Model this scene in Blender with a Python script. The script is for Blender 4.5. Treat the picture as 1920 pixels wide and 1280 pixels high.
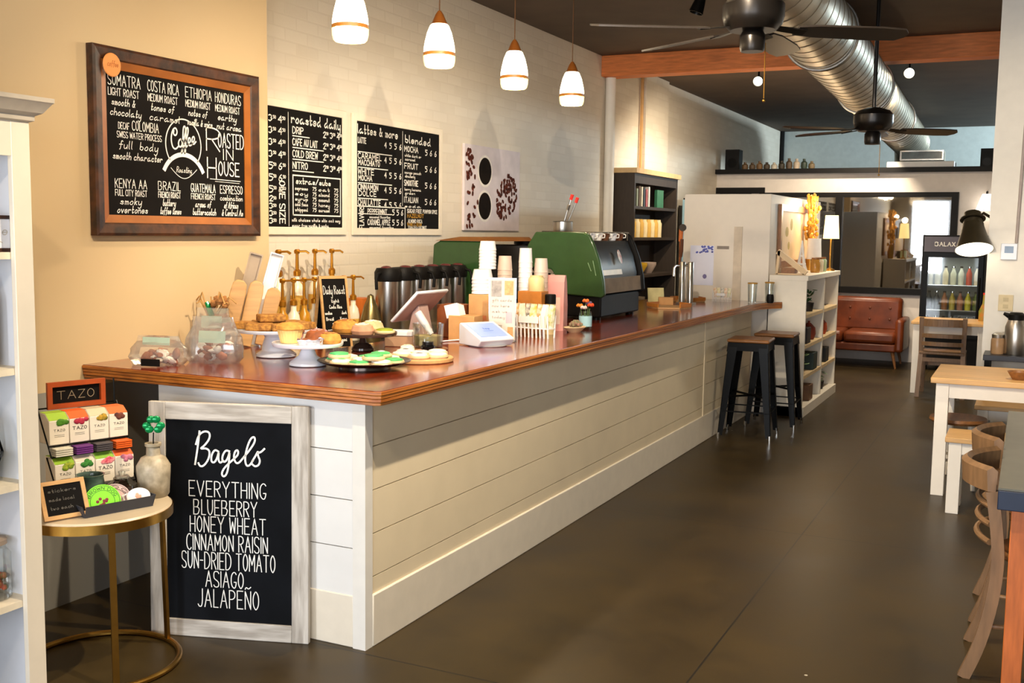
import bpy, math, random
from mathutils import Vector, Matrix
random.seed(7)
for o in list(bpy.data.objects):
    bpy.data.objects.remove(o)
C = bpy.context.scene.collection
SC = bpy.context.scene
rad = math.radians

# ------------------------------------------------------------------ camera
cam_d = bpy.data.cameras.new('camera')
cam = bpy.data.objects.new('camera', cam_d)
C.objects.link(cam)
cam_d.sensor_width = 36.0
cam_d.lens = 36.0 * 2000.0 / 1920.0
cam_d.clip_start = 0.05
_y, _p, _r = rad(25.8), rad(5.92), rad(0.78)
_f = Vector((-math.sin(_y) * math.cos(_p), math.cos(_y) * math.cos(_p), -math.sin(_p)))
_rt = Vector((math.cos(_y), math.sin(_y), 0))
_up = _rt.cross(_f)
_rt, _up = _rt * math.cos(_r) + _up * math.sin(_r), _up * math.cos(_r) - _rt * math.sin(_r)
cam.matrix_world = Matrix(((_rt.x, _up.x, -_f.x, 0), (_rt.y, _up.y, -_f.y, 0), (_rt.z, _up.z, -_f.z, 1.6), (0, 0, 0, 1)))
SC.camera = cam

# ------------------------------------------------------------------ world, exposure, big lights
SC.view_settings.view_transform = 'Standard'
SC.view_settings.look = 'None'
SC.view_settings.gamma = 1.0
SC.view_settings.use_curve_mapping = False
SC.view_settings.exposure = 0.55
w = bpy.data.worlds.new('daylight')
SC.world = w
w.use_nodes = True
w.node_tree.nodes['Background'].inputs[0].default_value = (0.86, 0.93, 1.0, 1)
w.node_tree.nodes['Background'].inputs[1].default_value = 1.6


def lamp(name, kind, loc, energy, color, size=0.1, target=None, sizey=None, spot=None, blend=0.5):
    d = bpy.data.lights.new(name, kind)
    d.energy = energy
    d.color = color
    if kind == 'AREA':
        d.size = size
        if sizey:
            d.shape = 'RECTANGLE'
            d.size_y = sizey
    else:
        d.shadow_soft_size = size
    if kind == 'SPOT':
        d.spot_size = rad(spot or 90)
        d.spot_blend = blend
    o = bpy.data.objects.new(name, d)
    C.objects.link(o)
    o.location = loc
    if target is not None:
        o.rotation_euler = (Vector(target) - Vector(loc)).to_track_quat('-Z', 'Y').to_euler()
    return o


WARM = (1.0, 0.78, 0.52)
SOFT = (1.0, 0.84, 0.62)
DAY = (0.86, 0.92, 1.0)
# daylight through the storefront windows behind the camera
lamp('storefront_daylight', 'AREA', (-2.55, -2.9, 1.6), 115, DAY, 0.9, (-2.4, 4, 0.9), 1.9)
lamp('storefront_daylight', 'AREA', (0.7, -2.9, 1.55), 120, DAY, 3.6, (-0.6, 6, 0.9), 2.0)
# window of the loft at the back, out of sight on the right
lamp('loft_daylight', 'AREA', (2.6, 16.3, 2.95), 230, (0.72, 0.9, 1.0), 1.2, (-4, 16.4, 2.9), 0.5)
# track heads above the aisle (their housings are built further down)
TRACK = [(-1.37, 1.1), (-1.37, 2.4), (-1.37, 3.6)]
for tx, ty in TRACK:
    lamp('track_spot', 'SPOT', (tx, ty, 3.08), (60, 140, 210)[int(ty > 2) + int(ty > 3)], SOFT, 0.02, (tx - 0.12, ty + 1.5, 0.6), spot=132, blend=0.35)
SPOTS = [(-2.57, 10.95), (-1.13, 10.9), (-1.9, 13.4)]  # the last one, without a fitting, is added to brighten the far partition
lamp('table_fill_spot', 'SPOT', (0.2, 6.4, 3.1), 110, SOFT, 0.04, (0.0, 7.2, 0.7), spot=100, blend=0.9)  # added spot out of view, brightens the pine table and floor
for tx, ty in SPOTS:
    lamp('ceiling_spot', 'SPOT', (tx, ty, 3.04), 150, SOFT, 0.04, (tx - 0.7 if tx < -2 else tx + 0.1, ty + 0.8, 1.0), spot=150, blend=0.9)


# ------------------------------------------------------------------ materials
def lin(h):
    h = h.lstrip('#')
    v = [int(h[i:i + 2], 16) / 255 for i in (0, 2, 4)]
    return tuple(c / 12.92 if c <= 0.04045 else ((c + 0.055) / 1.055) ** 2.4 for c in v) + (1,)


_M = {}


def mat(name, col, rough=0.6, metal=0.0, var=0.06, scale=14.0, bump=0.0, coat=0.0, stretch=(1, 1, 1), emit=None, es=0.0,
        trans=0.0, ior=1.45, alpha=1.0, col2=None, detail=4.0, spec=0.5):
    """Principled surface with a noise-driven tint (and optional bump) in object space."""
    if name in _M:
        return _M[name]
    m = bpy.data.materials.new(name)
    m.use_nodes = True
    nt = m.node_tree
    b = nt.nodes['Principled BSDF']
    b.inputs['Roughness'].default_value = rough
    b.inputs['Metallic'].default_value = metal
    b.inputs['IOR'].default_value = ior
    b.inputs['Specular IOR Level'].default_value = spec
    if coat:
        b.inputs['Coat Weight'].default_value = coat
        b.inputs['Coat Roughness'].default_value = 0.12
    if trans:
        b.inputs['Transmission Weight'].default_value = trans
    if alpha < 1:
        b.inputs['Alpha'].default_value = alpha
    if emit:
        b.inputs['Emission Color'].default_value = lin(emit)
        b.inputs['Emission Strength'].default_value = es
    tc = nt.nodes.new('ShaderNodeTexCoord')
    mp = nt.nodes.new('ShaderNodeMapping')
    mp.inputs['Scale'].default_value = stretch
    ns = nt.nodes.new('ShaderNodeTexNoise')
    ns.inputs['Scale'].default_value = scale
    ns.inputs['Detail'].default_value = detail
    nt.links.new(tc.outputs['Object'], mp.inputs['Vector'])
    nt.links.new(mp.outputs['Vector'], ns.inputs['Vector'])
    cr = nt.nodes.new('ShaderNodeValToRGB')
    a = lin(col)
    if col2:
        z = lin(col2)
        cr.color_ramp.elements[0].position = 0.35
        cr.color_ramp.elements[1].position = 0.65
        cr.color_ramp.elements[0].color = a
        cr.color_ramp.elements[1].color = z
    else:
        cr.color_ramp.elements[0].position = 0.25
        cr.color_ramp.elements[1].position = 0.75
        cr.color_ramp.elements[0].color = tuple(c * (1 - var * 2) for c in a[:3]) + (1,)
        cr.color_ramp.elements[1].color = tuple(min(1, c * (1 + var * 2)) for c in a[:3]) + (1,)
    nt.links.new(ns.outputs['Fac'], cr.inputs['Fac'])
    nt.links.new(cr.outputs['Color'], b.inputs['Base Color'])
    if bump:
        bp = nt.nodes.new('ShaderNodeBump')
        bp.inputs['Strength'].default_value = bump
        bp.inputs['Distance'].default_value = 0.01
        nt.links.new(ns.outputs['Fac'], bp.inputs['Height'])
        nt.links.new(bp.outputs['Normal'], b.inputs['Normal'])
    _M[name] = m
    return m


def glass_mat(name, col=(1, 1, 1), fac=0.12, rough=0.03, milky=0.0):
    """Thin clear glass or film: mostly see-through with a glossy sheen at grazing angles."""
    if name in _M:
        return _M[name]
    m = bpy.data.materials.new(name)
    m.use_nodes = True
    nt = m.node_tree
    nt.nodes.remove(nt.nodes['Principled BSDF'])
    out = nt.nodes['Material Output']
    tr = nt.nodes.new('ShaderNodeBsdfTransparent')
    tr.inputs[0].default_value = (*col, 1)
    gl = nt.nodes.new('ShaderNodeBsdfGlossy')
    gl.inputs['Roughness'].default_value = rough
    lw = nt.nodes.new('ShaderNodeLayerWeight')
    lw.inputs[0].default_value = 0.35
    ma = nt.nodes.new('ShaderNodeMath')
    ma.operation = 'MULTIPLY_ADD'
    ma.inputs[1].default_value = 0.5
    ma.inputs[2].default_value = fac
    ma.use_clamp = True
    mx = nt.nodes.new('ShaderNodeMixShader')
    nt.links.new(lw.outputs['Fresnel'], ma.inputs[0])
    nt.links.new(ma.outputs[0], mx.inputs[0])
    nt.links.new(tr.outputs[0], mx.inputs[1])
    nt.links.new(gl.outputs[0], mx.inputs[2])
    last = mx
    if milky:
        df = nt.nodes.new('ShaderNodeBsdfDiffuse')
        df.inputs[0].default_value = (0.9, 0.9, 0.88, 1)
        m2 = nt.nodes.new('ShaderNodeMixShader')
        m2.inputs[0].default_value = milky
        nt.links.new(mx.outputs[0], m2.inputs[1])
        nt.links.new(df.outputs[0], m2.inputs[2])
        last = m2
    nt.links.new(last.outputs[0], out.inputs[0])
    _M[name] = m
    return m


# ------------------------------------------------------------------ mesh builder
class MB:
    def __init__(self):
        self.v, self.f, self.mi = [], [], []
        self.cur = 0

    def add(self, verts, faces, mtx=None):
        n = len(self.v)
        for p in verts:
            p = Vector(p)
            self.v.append(mtx @ p if mtx else p)
        for f in faces:
            self.f.append([n + i for i in f])
            self.mi.append(self.cur)
        return self

    def box(self, x0, y0, z0, x1, y1, z1, mtx=None):
        x0, x1 = min(x0, x1), max(x0, x1)
        y0, y1 = min(y0, y1), max(y0, y1)
        z0, z1 = min(z0, z1), max(z0, z1)
        return self.add([(x0, y0, z0), (x1, y0, z0), (x1, y1, z0), (x0, y1, z0), (x0, y0, z1), (x1, y0, z1), (x1, y1, z1), (x0, y1, z1)],
                        [(0, 3, 2, 1), (4, 5, 6, 7), (0, 1, 5, 4), (1, 2, 6, 5), (2, 3, 7, 6), (3, 0, 4, 7)], mtx)

    def bar(self, p0, p1, w0, d0, w1=None, d1=None, side=(1, 0, 0)):
        """square bar from p0 to p1; w along `side`, d across"""
        w1 = w0 if w1 is None else w1
        d1 = d0 if d1 is None else d1
        p0, p1 = Vector(p0), Vector(p1)
        t = (p1 - p0).normalized()
        s = Vector(side)
        s = (s - t * s.dot(t)).normalized()
        u = t.cross(s)
        vs = []
        for p, ww, dd in ((p0, w0, d0), (p1, w1, d1)):
            for a, b in ((-1, -1), (1, -1), (1, 1), (-1, 1)):
                vs.append(p + s * a * ww / 2 + u * b * dd / 2)
        return self.add(vs, [(0, 3, 2, 1), (4, 5, 6, 7), (0, 1, 5, 4), (1, 2, 6, 5), (2, 3, 7, 6), (3, 0, 4, 7)])

    def tube(self, pts, r, n=10, close=False, caps=True):
        pts = [Vector(p) for p in pts]
        N = len(pts)
        rs = r if isinstance(r, (list, tuple)) else [r] * N
        vs, fs = [], []
        ref = None
        for i in range(N):
            if close:
                t = pts[(i + 1) % N] - pts[i - 1]
            else:
                t = pts[min(i + 1, N - 1)] - pts[max(i - 1, 0)]
            t.normalize()
            if ref is None:
                ref = Vector((0, 0, 1)) if abs(t.z) < 0.9 else Vector((1, 0, 0))
            ref = (ref - t * ref.dot(t)).normalized()
            b = t.cross(ref)
            for k in range(n):
                a = 2 * math.pi * k / n
                vs.append(pts[i] + (ref * math.cos(a) + b * math.sin(a)) * rs[i])
        M_ = N if close else N - 1
        for i in range(M_):
            for k in range(n):
                a, b2 = i * n + k, i * n + (k + 1) % n
                c, d = ((i + 1) % N) * n + (k + 1) % n, ((i + 1) % N) * n + k
                fs.append((a, b2, c, d))
        if caps and not close:
            fs.append(tuple(range(n))[::-1])
            fs.append(tuple((N - 1) * n + k for k in range(n)))
        return self.add(vs, fs)

    def lathe(self, prof, c=(0, 0, 0), n=24, mtx=None, flute=0.0, fn=0, sx=1.0, sy=1.0):
        """prof: list of (r, z) from bottom to top; r = 0 closes"""
        vs, fs, rows = [], [], []
        for r, z in prof:
            if r <= 1e-6:
                rows.append([len(vs)])
                vs.append((c[0], c[1], c[2] + z))
            else:
                row = []
                for k in range(n):
                    a = 2 * math.pi * k / n
                    q = r * (1 + (flute * math.cos(fn * a) if fn else 0))
                    row.append(len(vs))
                    vs.append((c[0] + q * math.cos(a) * sx, c[1] + q * math.sin(a) * sy, c[2] + z))
                rows.append(row)
        for a, b in zip(rows, rows[1:]):
            if len(a) == 1 and len(b) == 1:
                continue
            for k in range(n):
                k2 = (k + 1) % n
                if len(a) == 1:
                    fs.append((a[0], b[k2], b[k]))
                elif len(b) == 1:
                    fs.append((a[k], a[k2], b[0]))
                else:
                    fs.append((a[k], a[k2], b[k2], b[k]))
        return self.add(vs, fs, mtx)

    def cyl(self, c, r, h, n=20, mtx=None):
        return self.lathe([(0, 0), (r, 0), (r, h), (0, h)], c, n, mtx)

    def ball(self, c, r, n=14, m=8, jitter=0.0, mtx=None):
        rx, ry, rz = r if isinstance(r, (list, tuple)) else (r, r, r)
        vs, fs = [], []
        for i in range(m + 1):
            t = math.pi * i / m
            for k in range(n):
                a = 2 * math.pi * k / n
                j = 1 + (random.uniform(-jitter, jitter) if jitter and 0 < i < m else 0)
                vs.append((c[0] + rx * math.sin(t) * math.cos(a) * j, c[1] + ry * math.sin(t) * math.sin(a) * j, c[2] - rz * math.cos(t) * j))
        for i in range(m):
            for k in range(n):
                fs.append((i * n + k, i * n + (k + 1) % n, (i + 1) * n + (k + 1) % n, (i + 1) * n + k))
        return self.add(vs, fs, mtx)

    def prism(self, poly, h0, h1, mtx=None):
        """2-D polygon (counter-clockwise) extruded from z=h0 to z=h1"""
        n = len(poly)
        vs = [(x, y, h0) for x, y in poly] + [(x, y, h1) for x, y in poly]
        fs = [tuple(range(n))[::-1], tuple(range(n, 2 * n))] + [(i, (i + 1) % n, n + (i + 1) % n, n + i) for i in range(n)]
        return self.add(vs, fs, mtx)

    def ribbon(self, pts, wd, z=0.0, mtx=None):
        """flat stroke along 2-D points in the local XY plane"""
        q = [Vector((p[0], p[1])) for p in pts]
        q2 = [q[0]]
        for p in q[1:]:
            if (p - q2[-1]).length > 1e-6:
                q2.append(p)
        q = q2
        if len(q) < 2:
            return self
        vs, fs = [], []
        for i in range(len(q)):
            a = (q[i] - q[i - 1]).normalized() if i else (q[1] - q[0]).normalized()
            b = (q[i + 1] - q[i]).normalized() if i < len(q) - 1 else a
            t = a + b
            t = t.normalized() if t.length > 0.3 else b
            nrm = Vector((-t.y, t.x))
            k = 1 / max(0.6, nrm.dot(Vector((-b.y, b.x))))
            e0 = -a * wd * 0.4 if i == 0 else (b * wd * 0.4 if i == len(q) - 1 else Vector((0, 0)))
            for s in (1, -1):
                pp = q[i] + e0 + nrm * s * wd * 0.5 * k
                vs.append((pp.x, pp.y, z))
        for i in range(len(q) - 1):
            fs.append((2 * i, 2 * i + 1, 2 * i + 3, 2 * i + 2))
        return self.add(vs, fs, mtx)

    def build(self, name, mats, parent=None, loc=None, rot=None, bevel=0.0, smooth=35, sub=0):
        me = bpy.data.meshes.new(name)
        me.from_pydata([tuple(v) for v in self.v], [], self.f)
        if not isinstance(mats, (list, tuple)):
            mats = [mats]
        for m in mats:
            me.materials.append(m)
        if len(mats) > 1:
            me.polygons.foreach_set('material_index', self.mi)
        if smooth:
            me.shade_smooth()
            me.set_sharp_from_angle(angle=rad(smooth))
        me.update()
        o = bpy.data.objects.new(name, me)
        C.objects.link(o)
        if parent:
            o.parent = parent
        if loc is not None:
            o.location = loc
        if rot is not None:
            o.rotation_euler = rot
        if bevel:
            bm = o.modifiers.new('bevel', 'BEVEL')
            bm.width = bevel
            bm.segments = 2
            bm.limit_method = 'ANGLE'
            bm.angle_limit = rad(40)
        if sub:
            s = o.modifiers.new('sub', 'SUBSURF')
            s.levels = s.render_levels = sub
        return o


def tag(o, label, cat, group=None, kind=None):
    o['label'] = label
    o['category'] = cat
    if group:
        o['group'] = group
    if kind:
        o['kind'] = kind
    return o


def thing(name, label, cat, loc=(0, 0, 0), rz=0.0, group=None):
    o = bpy.data.objects.new(name, None)
    o.empty_display_size = 0.05
    C.objects.link(o)
    o.location = loc
    o.rotation_euler = (0, 0, rz)
    return tag(o, label, cat, group)


def struct(name, mb, m, label, cat, bevel=0.0, smooth=35):
    o = mb.build(name, m, bevel=bevel, smooth=smooth)
    return tag(o, label, cat, kind='structure')


def dup(src, loc, rz=None, label=None, group=None, scale=None):
    """copy a thing with its parts and sub-parts"""
    r = src.copy()
    C.objects.link(r)
    r.location = loc
    if rz is not None:
        r.rotation_euler = (0, 0, rz)
    if label:
        r['label'] = label
    if group:
        r['group'] = group
    if scale:
        r.scale = (scale,) * 3 if not isinstance(scale, (tuple, list)) else scale

    def kids(a, b):
        for ch in list(a.children):
            c = ch.copy()
            C.objects.link(c)
            c.parent = b
            kids(ch, c)
    kids(src, r)
    return r


# ------------------------------------------------------------------ hand lettering (stroke font)
FONT = {
    'A': '043c3c64,1757', 'B': '040c,0c4c5b5a4808,084867554404', 'C': '5b4c2c0a0624445 5'.replace(' ', ''), 'D': '040c,0c3c6a663404',
    'E': '5c0c0c040454,0848', 'F': '5c0c0c04,0848', 'G': '5b4c2c0a06244456575737', 'H': '0c04,5c54,0858', 'I': '0c04',
    'J': '4c4634241405', 'K': '0c04,5c07,2854', 'L': '0c040444', 'M': '040c0c37376c6c64', 'N': '040c0c54545c',
    'O': '2c0a062434565a3c2c', 'P': '040c,0c3c5b593808', 'Q': '2c0a062434565a3c2c,3654', 'R': '040c,0c3c5b593808,2854',
    'S': '5b4c1c0b0918475655441405', 'T': '0c6c,3c34', 'U': '0c062434565c', 'V': '0c34346c', 'W': '0c14143a3a54546c',
    'X': '0c54,5c04', 'Y': '0c38386c,3834', 'Z': '0c5c5c040454', '\u00d1': '040c0c54545c,0d1e3d5e',
    '&': '541a2c3a06143458', '0': '2c0a062434565a3c2c', '1': '1a2c24', '2': '0a2c4c5a040454', '3': '0b2c4b493857462405',
    '4': '444c4c070757', '5': '5c0c0c093958563404', '6': '4c1906143456481807', '7': '0c5c5c14', '8': '281605243546284a3c1c0a28',
    '9': '4727092c4a4534', '-': '0838', "'": '2c1a', '.': '0405', '/': '045c', '$': '5b4c1c0b0918475655441405,3d33', '+': '0848,2a26',
    'a': '4828060514244648,48455465', 'b': '0c0505243446471806', 'c': '4738180605143445', 'd': '4828060514244648,4c4554',
    'e': '06464738180605143446', 'f': '4b3c2b2413,0848', 'g': '4828060514244648,4841301002', 'h': '0c04,0628384744', 'i': '0804,0a0b',
    'j': '28221001,2a2b', 'k': '0c04,3806,1634', 'l': '0c0514', 'm': '0804,06182724,26384744', 'n': '0804,0628384744',
    'o': '280605143446473828', 'p': '0800,06284746341405', 'q': '4828060514244648,4840', 'r': '0804,06283847', 's': '47280736453405',
    't': '1c15142435,0838', 'u': '0805142446,4844', 'v': '08242448', 'w': '0814142727343458', 'x': '0844,4804', 'y': '0805142446,4842301001',
    'z': '084848040444',
}


def chaikin(p, it=2):
    for _ in range(it):
        q = [p[0]]
        for a, b in zip(p, p[1:]):
            q.append((a[0] * .75 + b[0] * .25, a[1] * .75 + b[1] * .25))
            q.append((a[0] * .25 + b[0] * .75, a[1] * .25 + b[1] * .75))
        q.append(p[-1])
        p = q
    return p


def strokes(s, gap=2.2):
    """polylines of a string, baseline 0, cap height 1, natural width"""
    out, x = [], 0.0
    for ch in s:
        if ch == ' ':
            x += 4
            continue
        g = FONT.get(ch, '0454')
        mx = 0
        for st in g.split(','):
            pts = [(int(st[i], 16), int(st[i + 1], 16) - 4) for i in range(0, len(st), 2)]
            mx = max(mx, max(p[0] for p in pts))
            if len(pts) > 2:
                pts = chaikin(pts, 2)
            out.append([((x + px) / 8, py / 8) for px, py in pts])
        x += mx + gap
    return out, max(0.1, (x - gap) / 8)


def text(mb, s, x0, x1, y, h, wd, z=0.0, align='fit', slant=0.0, jit=0.0):
    st, W = strokes(s)
    if align == 'fit':
        k = (x1 - x0) / W
        ox = x0
    else:
        k = h * 0.8 if x1 is None else x1
        ox = x0 - (W * k / 2 if align == 'c' else 0)
    for p in st:
        mb.ribbon([(ox + a * k + slant * b * h, y + b * h) for a, b in p], wd, z)
    return mb


# ------------------------------------------------------------------ special surface materials
def brick_mat():
    m = bpy.data.materials.new('painted_brick')
    m.use_nodes = True
    nt = m.node_tree
    b = nt.nodes['Principled BSDF']
    b.inputs['Roughness'].default_value = 0.6
    tc = nt.nodes.new('ShaderNodeTexCoord')
    sx = nt.nodes.new('ShaderNodeSeparateXYZ')
    cb = nt.nodes.new('ShaderNodeCombineXYZ')
    nt.links.new(tc.outputs['Object'], sx.inputs[0])
    nt.links.new(sx.outputs['Y'], cb.inputs['X'])
    nt.links.new(sx.outputs['Z'], cb.inputs['Y'])
    br = nt.nodes.new('ShaderNodeTexBrick')
    br.inputs['Scale'].default_value = 1.0
    br.inputs['Brick Width'].default_value = 0.21
    br.inputs['Row Height'].default_value = 0.072
    br.inputs['Mortar Size'].default_value = 0.007
    br.inputs['Mortar Smooth'].default_value = 0.6
    br.inputs['Color1'].default_value = lin('#e6dccb')
    br.inputs['Color2'].default_value = lin('#ded3c1')
    br.inputs['Mortar'].default_value = lin('#dfd4c2')
    nt.links.new(cb.outputs[0], br.inputs['Vector'])
    nt.links.new(br.outputs['Color'], b.inputs['Base Color'])
    ns = nt.nodes.new('ShaderNodeTexNoise')
    ns.inputs['Scale'].default_value = 25
    nt.links.new(tc.outputs['Object'], ns.inputs['Vector'])
    ad = nt.nodes.new('ShaderNodeMath')
    ad.operation = 'MULTIPLY_ADD'
    ad.inputs[1].default_value = -1.0
    nt.links.new(br.outputs['Fac'], ad.inputs[0])
    nt.links.new(ns.outputs['Fac'], ad.inputs[2])
    bp = nt.nodes.new('ShaderNodeBump')
    bp.inputs['Strength'].default_value = 0.14
    bp.inputs['Distance'].default_value = 0.006
    nt.links.new(ad.outputs[0], bp.inputs['Height'])
    nt.links.new(bp.outputs['Normal'], b.inputs['Normal'])
    return m


def two_tone_mat():
    """plaster, tan above a grey lower band"""
    m = bpy.data.materials.new('two_tone_plaster')
    m.use_nodes = True
    nt = m.node_tree
    b = nt.nodes['Principled BSDF']
    b.inputs['Roughness'].default_value = 0.7
    tc = nt.nodes.new('ShaderNodeTexCoord')
    sx = nt.nodes.new('ShaderNodeSeparateXYZ')
    nt.links.new(tc.outputs['Object'], sx.inputs[0])
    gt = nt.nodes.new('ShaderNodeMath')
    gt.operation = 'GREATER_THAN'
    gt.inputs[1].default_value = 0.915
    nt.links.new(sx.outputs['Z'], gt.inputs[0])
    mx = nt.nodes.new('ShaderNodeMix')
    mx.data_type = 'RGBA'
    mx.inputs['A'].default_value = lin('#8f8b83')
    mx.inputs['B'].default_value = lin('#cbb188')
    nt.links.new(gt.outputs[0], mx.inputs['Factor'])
    ns = nt.nodes.new('ShaderNodeTexNoise')
    ns.inputs['Scale'].default_value = 60
    nt.links.new(tc.outputs['Object'], ns.inputs['Vector'])
    bp = nt.nodes.new('ShaderNodeBump')
    bp.inputs['Strength'].default_value = 0.08
    nt.links.new(ns.outputs['Fac'], bp.inputs['Height'])
    nt.links.new(bp.outputs['Normal'], b.inputs['Normal'])
    nt.links.new(mx.outputs['Result'], b.inputs['Base Color'])
    return m


def floor_mat():
    """sealed dark concrete with saw-cut joints, stains and a soft sheen"""
    m = bpy.data.materials.new('sealed_concrete')
    m.use_nodes = True
    nt = m.node_tree
    b = nt.nodes['Principled BSDF']
    tc = nt.nodes.new('ShaderNodeTexCoord')
    n1 = nt.nodes.new('ShaderNodeTexNoise')
    n1.inputs['Scale'].default_value = 1.4
    n1.inputs['Detail'].default_value = 8
    n1.inputs['Roughness'].default_value = 0.65
    nt.links.new(tc.outputs['Object'], n1.inputs['Vector'])
    cr = nt.nodes.new('ShaderNodeValToRGB')
    cr.color_ramp.elements[0].position = 0.3
    cr.color_ramp.elements[0].color = lin('#251b09')
    cr.color_ramp.elements[1].position = 0.72
    cr.color_ramp.elements[1].color = lin('#443518')
    nt.links.new(n1.outputs['Fac'], cr.inputs['Fac'])
    # joints at X = -1.02 and every 2.45 m along Y, plus paint specks
    sx = nt.nodes.new('ShaderNodeSeparateXYZ')
    nt.links.new(tc.outputs['Object'], sx.inputs[0])

    def line(sock, off, period, wdt):
        a = nt.nodes.new('ShaderNodeMath')
        a.operation = 'ADD'
        a.inputs[1].default_value = off
        nt.links.new(sock, a.inputs[0])
        md = nt.nodes.new('ShaderNodeMath')
        md.operation = 'PINGPONG'
        md.inputs[1].default_value = period / 2
        nt.links.new(a.outputs[0], md.inputs[0])
        lt = nt.nodes.new('ShaderNodeMath')
        lt.operation = 'LESS_THAN'
        lt.inputs[1].default_value = wdt
        nt.links.new(md.outputs[0], lt.inputs[0])
        return lt.outputs[0]
    jx = line(sx.outputs['X'], 1.02, 2.6, 0.004)
    jy = line(sx.outputs['Y'], -5.72, 2.45, 0.0035)
    mxj = nt.nodes.new('ShaderNodeMath')
    mxj.operation = 'MAXIMUM'
    nt.links.new(jx, mxj.inputs[0])
    nt.links.new(jy, mxj.inputs[1])
    mix = nt.nodes.new('ShaderNodeMix')
    mix.data_type = 'RGBA'
    nt.links.new(mxj.outputs[0], mix.inputs['Factor'])
    nt.links.new(cr.outputs['Color'], mix.inputs['A'])
    mix.inputs['B'].default_value = lin('#17130d')
    vo = nt.nodes.new('ShaderNodeTexVoronoi')
    vo.inputs['Scale'].default_value = 2.4
    nt.links.new(tc.outputs['Object'], vo.inputs['Vector'])
    sp = nt.nodes.new('ShaderNodeMath')
    sp.operation = 'LESS_THAN'
    sp.inputs[1].default_value = 0.016
    nt.links.new(vo.outputs['Distance'], sp.inputs[0])
    mix2 = nt.nodes.new('ShaderNodeMix')
    mix2.data_type = 'RGBA'
    nt.links.new(sp.outputs[0], mix2.inputs['Factor'])
    nt.links.new(mix.outputs['Result'], mix2.inputs['A'])
    mix2.inputs['B'].default_value = lin('#b9b1a0')
    nt.links.new(mix2.outputs['Result'], b.inputs['Base Color'])
    mr = nt.nodes.new('ShaderNodeMapRange')
    mr.inputs['To Min'].default_value = 0.3
    mr.inputs['To Max'].default_value = 0.5
    nt.links.new(n1.outputs['Fac'], mr.inputs['Value'])
    nt.links.new(mr.outputs['Result'], b.inputs['Roughness'])
    b.inputs['Specular IOR Level'].default_value = 0.35
    bp = nt.nodes.new('ShaderNodeBump')
    bp.inputs['Strength'].default_value = 0.06
    nt.links.new(n1.outputs['Fac'], bp.inputs['Height'])
    nt.links.new(bp.outputs['Normal'], b.inputs['Normal'])
    return m


WHITE = mat('white_paint', '#e9e4da', 0.55, var=0.015)
CREAM = mat('cream_paint', '#e3d8c3', 0.6, var=0.015)
COUNTERP = mat('cream_shiplap_paint', '#e3d3b4', 0.5, var=0.02, scale=6)
TANW = mat('tan_plaster', '#e2c595', 0.7, var=0.02)
BLACKP = mat('black_paint', '#110f0e', 0.5, var=0.05, spec=0.18)
BLACKM = mat('black_metal', '#0a0908', 0.33, 0.0, var=0.08, spec=0.12)
CEIL = mat('dark_ceiling_paint', '#594a3d', 0.75, var=0.08, scale=3)
CHALK = mat('chalkboard_black', '#14110f', 0.85, var=0.12, scale=5, spec=0.15)
CHALKB = mat('chalkboard_blue_black', '#0c0e12', 0.8, var=0.3, scale=4, spec=0.15)
CHALKW = mat('chalk_white', '#f2efe8', 0.8, var=0.03)
CHALKG = mat('chalk_grey', '#b9b2a8', 0.8, var=0.05)
BEAM = mat('beam_wood', '#d2783c', 0.6, var=0.14, scale=6, stretch=(1, 8, 8), bump=0.1)
TOPW = mat('counter_mahogany', '#742408', 0.2, var=0.28, scale=3, stretch=(7, 0.6, 7), coat=0.6, detail=6)
TOPS = mat('counter_mahogany_cross', '#63200c', 0.2, var=0.28, scale=3, stretch=(0.6, 7, 7), coat=0.6, detail=6)
PLY = mat('edge_ply', '#c2752c', 0.35, var=0.0, scale=40, stretch=(0.25, 0.05, 1.6), col2='#94501b', coat=0.3, detail=3)
STEEL = mat('brushed_steel', '#b9b4ac', 0.28, 1.0, var=0.06, scale=30, stretch=(1, 1, 0.1))
CHROME = mat('chrome', '#d5d2cc', 0.12, 1.0, var=0.02)
BRASS = mat('brushed_gold', '#b3873e', 0.3, 1.0, var=0.08)
GOLDP = mat('gold_pump', '#b97d22', 0.35, 0.75, var=0.06)
DUCTM = mat('galvanised_sheet', '#b0a795', 0.4, 0.9, var=0.12, scale=5)
WOODL = mat('light_wood', '#c89a63', 0.5, var=0.1, scale=5, stretch=(1, 9, 9))
WOODT = mat('table_pine', '#cfa46c', 0.4, var=0.09, scale=4, stretch=(0.8, 9, 9))
WOODM = mat('mid_brown_wood', '#8a5a30', 0.45, var=0.14, scale=6, stretch=(8, 1, 8))
WOODC = mat('chair_wood', '#77593c', 0.45, var=0.12, scale=8, stretch=(6, 6, 1))
WOODO = mat('orange_wood', '#b5602b', 0.45, var=0.12, scale=8, stretch=(8, 8, 1))
WOODD = mat('dark_brown_wood', '#33281f', 0.6, var=0.12, scale=8, stretch=(6, 6, 1))
FRAMEB = mat('rustic_frame_wood', '#4f2a10', 0.5, var=0.0, col2='#26140a', scale=16, bump=0.3)
FRAMEO = mat('honey_frame_wood', '#96551a', 0.4, var=0.12, scale=8)
GREYW = mat('whitewashed_wood', '#cdc6bc', 0.7, var=0.0, col2='#a1988d', scale=5, stretch=(9, 1, 9), bump=0.1)
GREYWX = mat('whitewashed_rail_wood', '#cdc6bc', 0.7, var=0.0, col2='#a1988d', scale=5, stretch=(1, 9, 9), bump=0.1)
LEATHER = mat('brown_leather', '#6a3014', 0.35, var=0.22, scale=6, bump=0.15)
MARBLE = mat('pale_marble', '#c4b398', 0.3, var=0.06, scale=6)
GLASS = glass_mat('clear_glass', (0.97, 0.99, 0.98), 0.06)
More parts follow.
